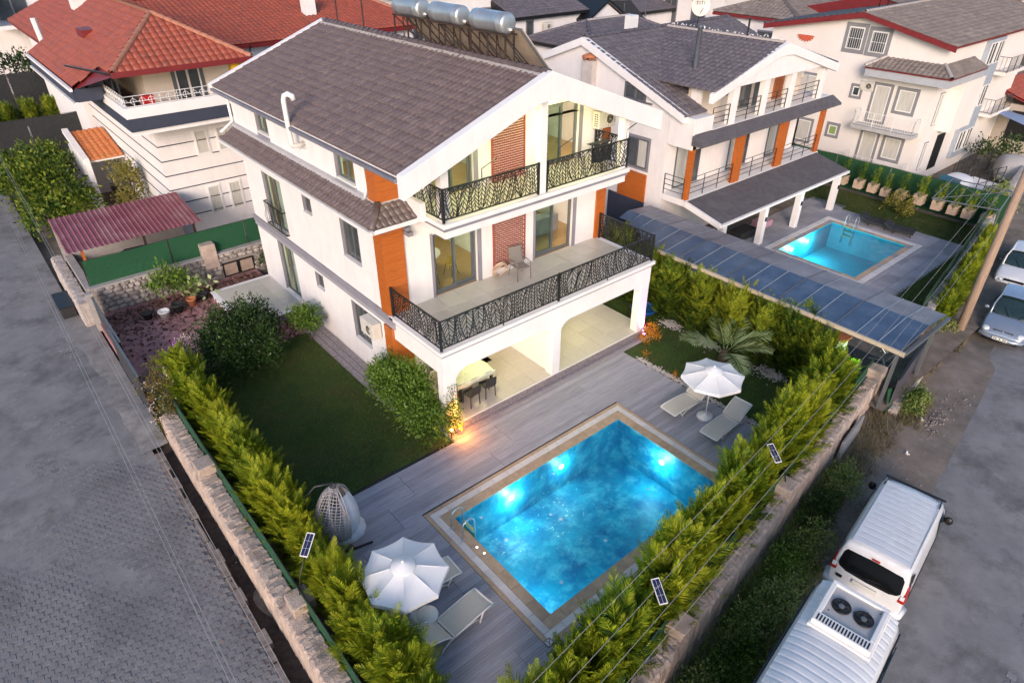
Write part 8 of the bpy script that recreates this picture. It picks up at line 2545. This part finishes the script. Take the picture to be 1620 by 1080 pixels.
 mb.tube([(F - .35, -hw * .95, bz), (F - .1, -hw * .84, bz), (F - .0, -hw * .5, bz), (F + .03, 0, bz), (F - .0, hw * .5, bz), (F - .1, hw * .84, bz), (F - .35, hw * .95, bz)], .075 if not boxy else .10, 8)
 mb.build("bumper", M_dark if boxy else paint, t)
 mb = MB(); mb.smooth = True
 mb.tube([(F - .06, -hw * .72, .25), (F + .03, 0, .24), (F - .06, hw * .72, .25)], .045, 6); mb.build("air_intake", M_black, t)
 if not boxy:
  mb = MB(); mb.tube([(xr + .9, 0, zt + .02), (xr + .75, 0, zt + .13)], .01, 5); mb.build("aerial", M_black, t)
 plate(t, (F + (.08 if boxy else .11), 0, .40), (1, 0, .12))
 for s in (-1, 1):
  mb = MB(); mb.bar((xf + .03, .15 * s + .1, zb + .02), (xf - .30, .42 * s + .1, zb + .245), .02, .012); mb.build("wiper", M_black, t)
 return t
hd = math.atan(.1385)
c1_ = sedan("parked_car", "silver blue saloon car parked facing the camera beside the wooden pole", M_vsilver)
c1_.location = (28.75 + 2.05 * math.cos(hd), 4.55 + 2.05 * math.sin(hd) + .03, RZ); c1_.rotation_euler = (0, 0, hd + math.pi)
c2_ = sedan("parked_car", "older boxy white saloon with dark bumper behind the silver blue one", M_vwhite, L=4.2, W=1.66, H=1.40, boxy=True)
c2_.location = (33.9 + 2.1 * math.cos(hd), 5.85 + 2.1 * math.sin(hd), RZ); c2_.rotation_euler = (0, 0, hd + math.pi)
M_rwin = mat('dark_rear_glass', (.006, .007, .008), None, rough=.08, spec=.6)
def van():
 t = thing("parked_van", "white panel van seen from behind with dark rear window and red tail lamps", "van", (0, 0, 0))
 hw = .86
 def st(x, w, zb, z1, zt, wt):
  return (x, [(0, zb), (w * .9, zb), (w, zb + .10), (w * 1.0, z1), (wt * 1.0, zt - .10), (wt * .90, zt - .01), (wt * .5, zt + .02), (0, zt + .03)])
 body = [st(-2.05, hw * .93, .30, .80, .86, hw * .86), st(-2.03, hw * .97, .26, .95, 1.10, hw * .90), st(-1.99, hw * .985, .24, 1.0, 1.55, hw * .88), st(-1.93, hw * .99, .22, 1.02, 1.80, hw * .86), st(-1.80, hw, .2, 1.02, 1.83, hw * .87), st(-.5, hw, .2, 1.02, 1.86, hw * .885), st(.75, hw, .2, 1.02, 1.84, hw * .88), st(1.08, hw, .2, 1.02, 1.76, hw * .84),
   st(1.62, hw * .99, .2, .95, 1.20, hw * .84), st(1.95, hw * .96, .22, .86, 1.0, hw * .82), st(2.10, hw * .85, .28, .70, .80, hw * .72)]
 loft(body, M_vwhite, "body", t)
 mb = MB(); mb.smooth = True
 def rp(u, v):
  x = -1.86 + 2.66 * u; y = -.63 + 1.26 * v
  q = (u * 13) % 1
  rib = .012 if (q < .12 and .06 < v < .94 and not .44 < v < .52) else 0
  return (x, y, 1.868 + .018 * math.sin(math.pi * u) - .03 * (2 * v - 1) ** 2 - rib)
 mb.grid(rp, 104, 30); mb.build("roof_panel", M_vwhite, t)
 for s in (-1, 1):
  mb = MB(); mb.bar((-1.85, s * .66, 1.845), (.85, s * .66, 1.86), .02, .02); mb.build("roof_gutter", M_steel, t)
  mb = MB(); mb.bar((.55, s * .655, 1.87), (.95, s * .64, 1.84), .035, .02); mb.build("roof_mount", M_black, t)
 def rear(y, z): 
  x = -2.035 + (z - 1.10) * .17 if z < 1.7 else -1.93
  return (x - .015 + .02 * (y / .8) ** 2, y, z)
 out = [(-.66, 1.06), (-.5, 1.0), (0, .98), (.5, 1.0), (.66, 1.06), (.71, 1.14), (.68, 1.50), (.62, 1.60), (0, 1.63), (-.62, 1.60), (-.68, 1.50), (-.71, 1.14)]
 mb = MB(); mb.prism([(rear(y, z)[0] - .020, y, z) for y, z in out], (.05, 0, 0)); mb.build("rear_window", M_rwin, t, .006)
 mb = MB(); mb.obox((-1.985, .0, 1.68), (.17, 0, 1), (0, 1, 0), (-1, 0, .17), .02, .09, .012); mb.build("brake_lamp", M_tail, t)
 mb = MB(); mb.tube([(-2.06, .04, 1.07), (-2.05, -.28, 1.13)], .012, 5); mb.build("wiper", M_black, t)
 for s in (-1, 1):
  mb = MB(); mb.prism([(-2.06, s * .70, .88), (-2.06, s * .845, .88), (-1.97, s * .80, 1.36), (-1.97, s * .70, 1.36)], (.16, s * .03, 0)); tl = mb.build("tail_lamp", M_tail, t, .015)
  mb = MB(); mb.obox((-2.045, s * .775, 1.05), (0, 1, 0), (.18, 0, 1), (-1, 0, .18), .045, .055, .014); mb.build("reverse_lamp", M_hl, tl)
  mb = MB(); mb.prism([(-1.95, s * .79, 1.40), (-1.72, s * .80, 1.40), (-1.72, s * .775, 1.66), (-1.88, s * .765, 1.66)], (0, s * .022, 0)); mb.build("quarter_trim", M_dark, t)
  mb = MB(); mb.smooth = True; mb.sphere((1.22, s * (hw + .09), 1.10), .13, 12, 8, (.5, .8, 1.0)); mb.bar((1.24, s * (hw - .06), 1.02), (1.22, s * (hw + .12), 1.06), .06, .05); mb.build("mirror", M_black, t)
  mb = MB(); mb.prism([(.35, s * .862, 1.04), (1.38, s * .86, 1.04), (.98, s * .80, 1.58), (.40, s * .795, 1.62)], (0, s * .012, 0)); mb.build("side_window", M_vglass, t)
  for x in (1.30, -1.25): wheel(x, s * (hw - .10), .31, t)
  mb = MB(); mb.bar((-1.6, s * .868, .62), (1.0, s * .868, .62), .02, .10); mb.build("side_moulding", M_dark, t)
 ws = [(.98, -.70, 1.72), (.98, .70, 1.72), (1.66, .74, 1.20), (1.66, -.74, 1.20)]
 mb = MB(); mb.prism([(x + .05, y, z + .05) for x, y, z in ws], (.02, 0, .02)); mb.build("windscreen", M_vglass, t)
 mb = MB(); mb.bar((1.02, -.72, 1.80), (1.02, .72, 1.80), .05, .03); mb.build("windscreen_seal", M_black, t)
 mb = MB(); mb.smooth = True; mb.tube([(-1.7, -.87, .42), (-2.0, -.84, .42), (-2.12, -.5, .42), (-2.14, 0, .42), (-2.12, .5, .42), (-2.0, .84, .42), (-1.7, .87, .42)], .10, 8); mb.build("bumper", M_vwhite, t)
 mb = MB(); mb.obox((-2.09, 0, .80), (0, 1, 0), (.08, 0, 1), (-1, 0, .08), .28, .06, .01); mb.build("number_plate", M_plate, t)
 mb = MB(); mb.box(-2.075, .52, .70, -2.05, .66, .78); mb.build("handle", M_black, t)
 return t
vn = van()
vn.location = (13.1 + 2.05 * math.cos(hd), 2.42 + 2.05 * math.sin(hd), RZ); vn.rotation_euler = (0, 0, hd)
def minibus():
 t = thing("minibus", "white minibus at the lower right with ribbed roof and rooftop air conditioner", "minibus", (0, 0, 0))
 hw = .92
 def st(x, w, zt):
  return (x, [(0, .25), (w * .9, .25), (w, .35), (w, 1.3), (w * .97, zt - .45), (w * .86, zt - .14), (w * .6, zt - .02), (0, zt + .03)])
 loft([st(-3.0, hw * .9, 2.4), st(-2.9, hw, 2.52), st(0, hw, 2.55), st(2.2, hw, 2.55), st(2.75, hw * .985, 2.50), st(2.92, hw * .93, 2.36), st(2.98, hw * .8, 2.0)], M_vwhite, "body", t)
 mb = MB(); mb.smooth = True
 def rp(u, v):
  x = -2.85 + 5.5 * u; y = -.76 + 1.52 * v
  q = (u * 30) % 1
  rib = .016 * math.exp(-((q - .5) / .10) ** 2)
  return (x, y, 2.60 - .135 * abs(2 * v - 1) ** 3 - rib)
 mb.grid(rp, 240, 16); mb.build("roof_panel", M_vwhite, t)
 for s in (-1, 1):
  mb = MB(); mb.box(-2.8, s * .905 - .012, 1.25, 2.5, s * .905 + .012, 1.95); mb.build("side_windows", M_vglass, t)
  mb = MB(); mb.bar((-2.8, s * .86, 2.22), (2.6, s * .86, 2.22), .03, .03); mb.build("roof_gutter", M_black, t)
  for x in (1.9, -1.9): wheel(x, s * (hw - .12), .36, t)
 ac = MB()
 x0, x1, w = 1.28, 2.58, .60
 ac.prism([(x0, -w, 2.56), (x0, w, 2.56), (x1, w, 2.56), (x1, -w, 2.56)], (0, 0, .06))
 ao = ac.build("roof_cooler", M_plastic, t, .02)
 mb = MB()
 for a, b, c, d in ((x0 + .05, -w + .04, x0 + .30, w - .04), (x1 - .12, -w + .04, x1 - .03, w - .04), (x0 + .30, -w + .04, x1 - .12, -w + .14), (x0 + .30, w - .14, x1 - .12, w - .04)):
  mb.box(a, b, 2.621, c, d, 2.76)
 mb.build("bezel", M_plastic, ao, .015)
 mb = MB(); mb.box(x0 + .30, -w + .14, 2.621, x1 - .12, w - .14, 2.70); mb.build("tray", mat("grey_tray", (.38, .37, .37), (.46, .45, .45), rough=.6, scale=6, c3=(.25, .24, .24), c3scale=3, c3amt=.4), ao)
 for y in (-.215, .215):
  mb = MB(); mb.smooth = True; mb.lathe((2.02, y, 2.701), [(.185, 0), (.19, .03), (.175, .045), (.165, .02)], 24); fr = mb.build("fan_ring", M_black, ao)
  mb = MB(); mb.lathe((2.02, y, 2.702), [(.06, .0), (.06, .035), (.02, .045)], 14); mb.build("hub", M_alu, fr)
  for k in range(5):
   a = k * 2 * math.pi / 5
   mb = MB(); d = Vector((math.cos(a), math.sin(a), 0)); s_ = Vector((-d.y, d.x, .35)).normalized()
   mb.obox(Vector((2.02, y, 2.715)) + d * .11, d, s_, d.cross(s_), .055, .045, .004); mb.build("blade", M_dark, fr)
 for k in range(17):
  y = -.48 + k * .06
  mb = MB(); mb.box(x0 + .09, y - .014, 2.7605, x0 + .25, y + .014, 2.766); mb.build("slot", M_black, ao)
 for k in range(5):
  mb = MB(); mb.lathe((x1 - .2 - .15 * k, -.42 + .2 * k, 2.701), [(.015, 0), (.015, .006)], 6); mb.build("bolt", M_black, ao)
 return t
mbus = minibus()
mbus.location = (11.42 - 2.98 * math.cos(hd), 1.95 - 2.98 * math.sin(hd) + .12, RZ); mbus.rotation_euler = (0, 0, hd)
mbus.location.z = RZ + .02
tk = thing("pickup_truck", "white pickup truck with a tall black rack by the cream house", "truck", (0, 0, 0))
loft([(1.9, [(0, .3), (.6, .3), (.7, .5), (.7, .7), (.6, .95), (0, 1.0)]), (1.7, [(0, .3), (.75, .3), (.8, .5), (.8, .8), (.7, 1.1), (0, 1.15)]), (1.2, [(0, .3), (.8, .3), (.82, .5), (.82, 1.0), (.68, 1.75), (0, 1.8)]), (.3, [(0, .3), (.8, .3), (.82, .5), (.82, 1.0), (.7, 1.8), (0, 1.85)]), (.2, [(0, .3), (.8, .3), (.82, .5), (.82, 1.0), (.7, 1.7), (0, 1.75)])], M_vwhite, "cab", tk)
mb = MB(); mb.prism([(1.74, -.62, 1.18), (1.74, .62, 1.18), (1.28, .58, 1.72), (1.28, -.58, 1.72)], (.03, 0, .03)); mb.build("windscreen", mat("blue_green_glass", (.03, .10, .14), (.05, .16, .2), rough=.06, scale=1, spec=.9), tk)
mb = MB(); mb.box(-2.2, -.85, .55, .15, .85, .62); mb.box(-2.2, -.85, .62, -2.15, .85, 1.0); mb.box(-2.15, -.85, .62, .15, -.80, 1.0); mb.box(-2.15, .80, .62, .15, .85, 1.0); mb.build("load_bed", M_vwhite, tk)
for s in (-1, 1):
 for x in (1.2, -1.5): wheel(x, s * .72, .32, tk)
mb = MB()
for x in (-2.1, -1.4, -.7, .1):
 for s in (-.8, .8): mb.tube([(x, s, .9), (x, s, 2.1)], .025, 5)
for s in (-.8, .8):
 for z in (1.4, 1.75, 2.1): mb.tube([(-2.1, s, z), (.1, s, z)], .022, 5)
mb.build("rack", M_metal, tk)
tk.location = (44.2, 11.9, -.55); tk.rotation_euler = (0, 0, R(165))
t = thing("iron_gate", "black iron gate of upright bars behind the white pickup truck", "gate", (48.5, 12.6, -.6))
bars(t, [(46.2, 13.1), (52.2, 13.9)], -.6, 1.9, M_metal, vertical=True, step=.3, post=3, name="gate_leaf")
bars(t, [(46.0, 12.2), (51.6, 12.9)], -.6, 1.6, M_metal, vertical=True, step=.3, post=3, name="gate_leaf")
t = thing("covered_car", "car under a pale grey cover at the far right edge below the outbuilding", "car", (0, 0, 0))
loft([(-2.1, [(0, .1), (.8, .1), (.85, .3), (.8, .7), (.6, .9), (0, .95)]), (-1.2, [(0, .05), (.9, .05), (.92, .4), (.88, .9), (.68, 1.4), (0, 1.45)]), (.3, [(0, .05), (.9, .05), (.92, .4), (.88, .9), (.7, 1.45), (0, 1.5)]), (1.1, [(0, .05), (.9, .05), (.92, .4), (.88, .8), (.7, 1.05), (0, 1.1)]), (2.1, [(0, .1), (.7, .1), (.8, .3), (.75, .6), (.5, .7), (0, .72)])], mat("pale_car_cover", (.40, .37, .35), (.48, .45, .43), rough=.85, scale=2, bump=.4, bscale=6), "cover", t)
t.location = (51.5, 11.6, -.55); t.rotation_euler = (0, 0, R(20))
mb = MB(); mb.grid(lambda u, v: (54.5 + 2.6 * u, 12.4 + 2.0 * v, 2.0 + .5 * v + .25 * math.sin(3 * u + 2 * v) * u), 8, 6); tag(mb.build("tarpaulin", mat("blue_tarpaulin", (.16, .22, .36), (.24, .30, .44), rough=.6, scale=2)), "blue tarpaulin canopy at the far right edge above the covered car", "tarpaulin")
bush("shade_shrub", "dark shrub under the blue tarpaulin at the far right", "shrub", [(53.4, 12.6, .5, 1.3, .8, .8), (51.8, 13.6, .4, .9, .7, .7)], 900, .2, M_leaf, 77)
bush("street_shrub", "pale green shrub at the end of the street wall near the pole", "shrub", [(42.2, 9.4, .7, .7, .8, .8), (42.9, 9.8, .9, .5, .6, .6)], 900, .16, M_weed, 78)
c3_ = sedan("parked_car", "dark car with a blue reflecting windscreen under the maroon shed roof", mat("dark_car_paint", (.02, .022, .03), None, rough=.25, spec=.6), L=4.0)
c3_.location = (4.4, 31.6, -.3); c3_.rotation_euler = (0, 0, R(175))
t = thing("wheeled_bin", "dark bin lying in the recess of the road wall by the maroon shed", "bin", (1.2, 31.2, -.3))
mb = MB(); mb.box(.95, 30.2, -.35, 1.5, 31.8, .12); mb.build("bin_body", M_dark, t, .04)
mb = MB(); mb.box(.92, 30.15, .121, 1.53, 31.85, .17); mb.build("lid", M_black, t, .02)
pl = thing("utility_pole", "weathered wooden utility pole beside the silver blue car", "utility pole", (28.2, 5.85, RZ))
mb = MB(); mb.smooth = True; mb.tube([(28.2, 5.85, RZ - .2), (28.22, 5.86, 3), (28.24, 5.87, 6), (28.26, 5.88, 8.4)], [.17, .155, .14, .125], 12); mb.build("shaft", mat("weathered_wood", (.27, .18, .13), (.40, .29, .22), rough=.9, scale=4, stretch=(6, 6, .4), bump=.4, bscale=10), pl)
mb = MB(); mb.bar((28.1, 5.0, 7.93), (28.1, 6.1, 7.93), .09, .09); mb.build("cross_arm", M_wood, pl)
for k, (a, b) in enumerate(((5.3, 8.8), (5.7, 8.8), (6.1, 8.8), (6.5, 8.8))):
 mb = MB(); mb.smooth = True; mb.lathe((28.1, 5.2 + .23 * k, 7.98), [(.03, 0), (.05, .04), (.03, .08), (.045, .11), (.01, .14)], 8); mb.build("insulator", M_plastic, pl)
mb = MB(); mb.smooth = True; mb.tube([(28.37, 5.78, RZ), (28.37, 5.8, 3), (28.4, 5.82, 7.9)], .02, 5); mb.build("cable_pipe", M_alu, pl)
M_wire = mat("pale_cable", (.26, .25, .24), (.34, .33, .32), rough=.6, scale=3)
def wire(a, b, sag, r_, lab, group, m=None):
 a, b = Vector(a), Vector(b)
 mb = MB(); mb.smooth = True
 pts = [a.lerp(b, k / 24) - Vector((0, 0, sag * 4 * (k / 24) * (1 - k / 24))) for k in range(25)]
 mb.tube(pts, r_, 5)
 return tag(mb.build("overhead_wire", m or M_wire), lab, "wire", group)
G1, G2 = "overhead wires above the right garden wall", "overhead wires above the left road"
wire((28.1, 5.89, 8.05), (-2.0, 2.25, 7.75), .9, .0036, "overhead wire from the pole, uppermost over the right hedge", G1)
wire((28.1, 5.66, 8.05), (-2.0, 2.2, 7.1), .9, .0036, "overhead wire from the pole, second from the pool side", G1)
wire((28.1, 5.43, 8.05), (-2.0, 2.15, 6.4), .9, .0036, "overhead wire from the pole, third from the pool side", G1)
wire((28.1, 5.2, 8.05), (-2.0, 2.1, 5.75), .9, .0036, "overhead wire from the pole, nearest the road", G1)
for k, (x, dx, lab) in enumerate(((.86, .25, "overhead wire above the left road, nearest the garden wall"), (.92, .25, "overhead wire above the left road, twin of the one by the wall"), (.42, .2, "overhead wire above the left road, farther from the garden wall"), (.36, .2, "overhead wire above the left road, outermost"))):
 wire((x + dx * 1.9, 46, 6.4), (x - .1, 3.0, 6.1), .3, .0045, lab, G2)
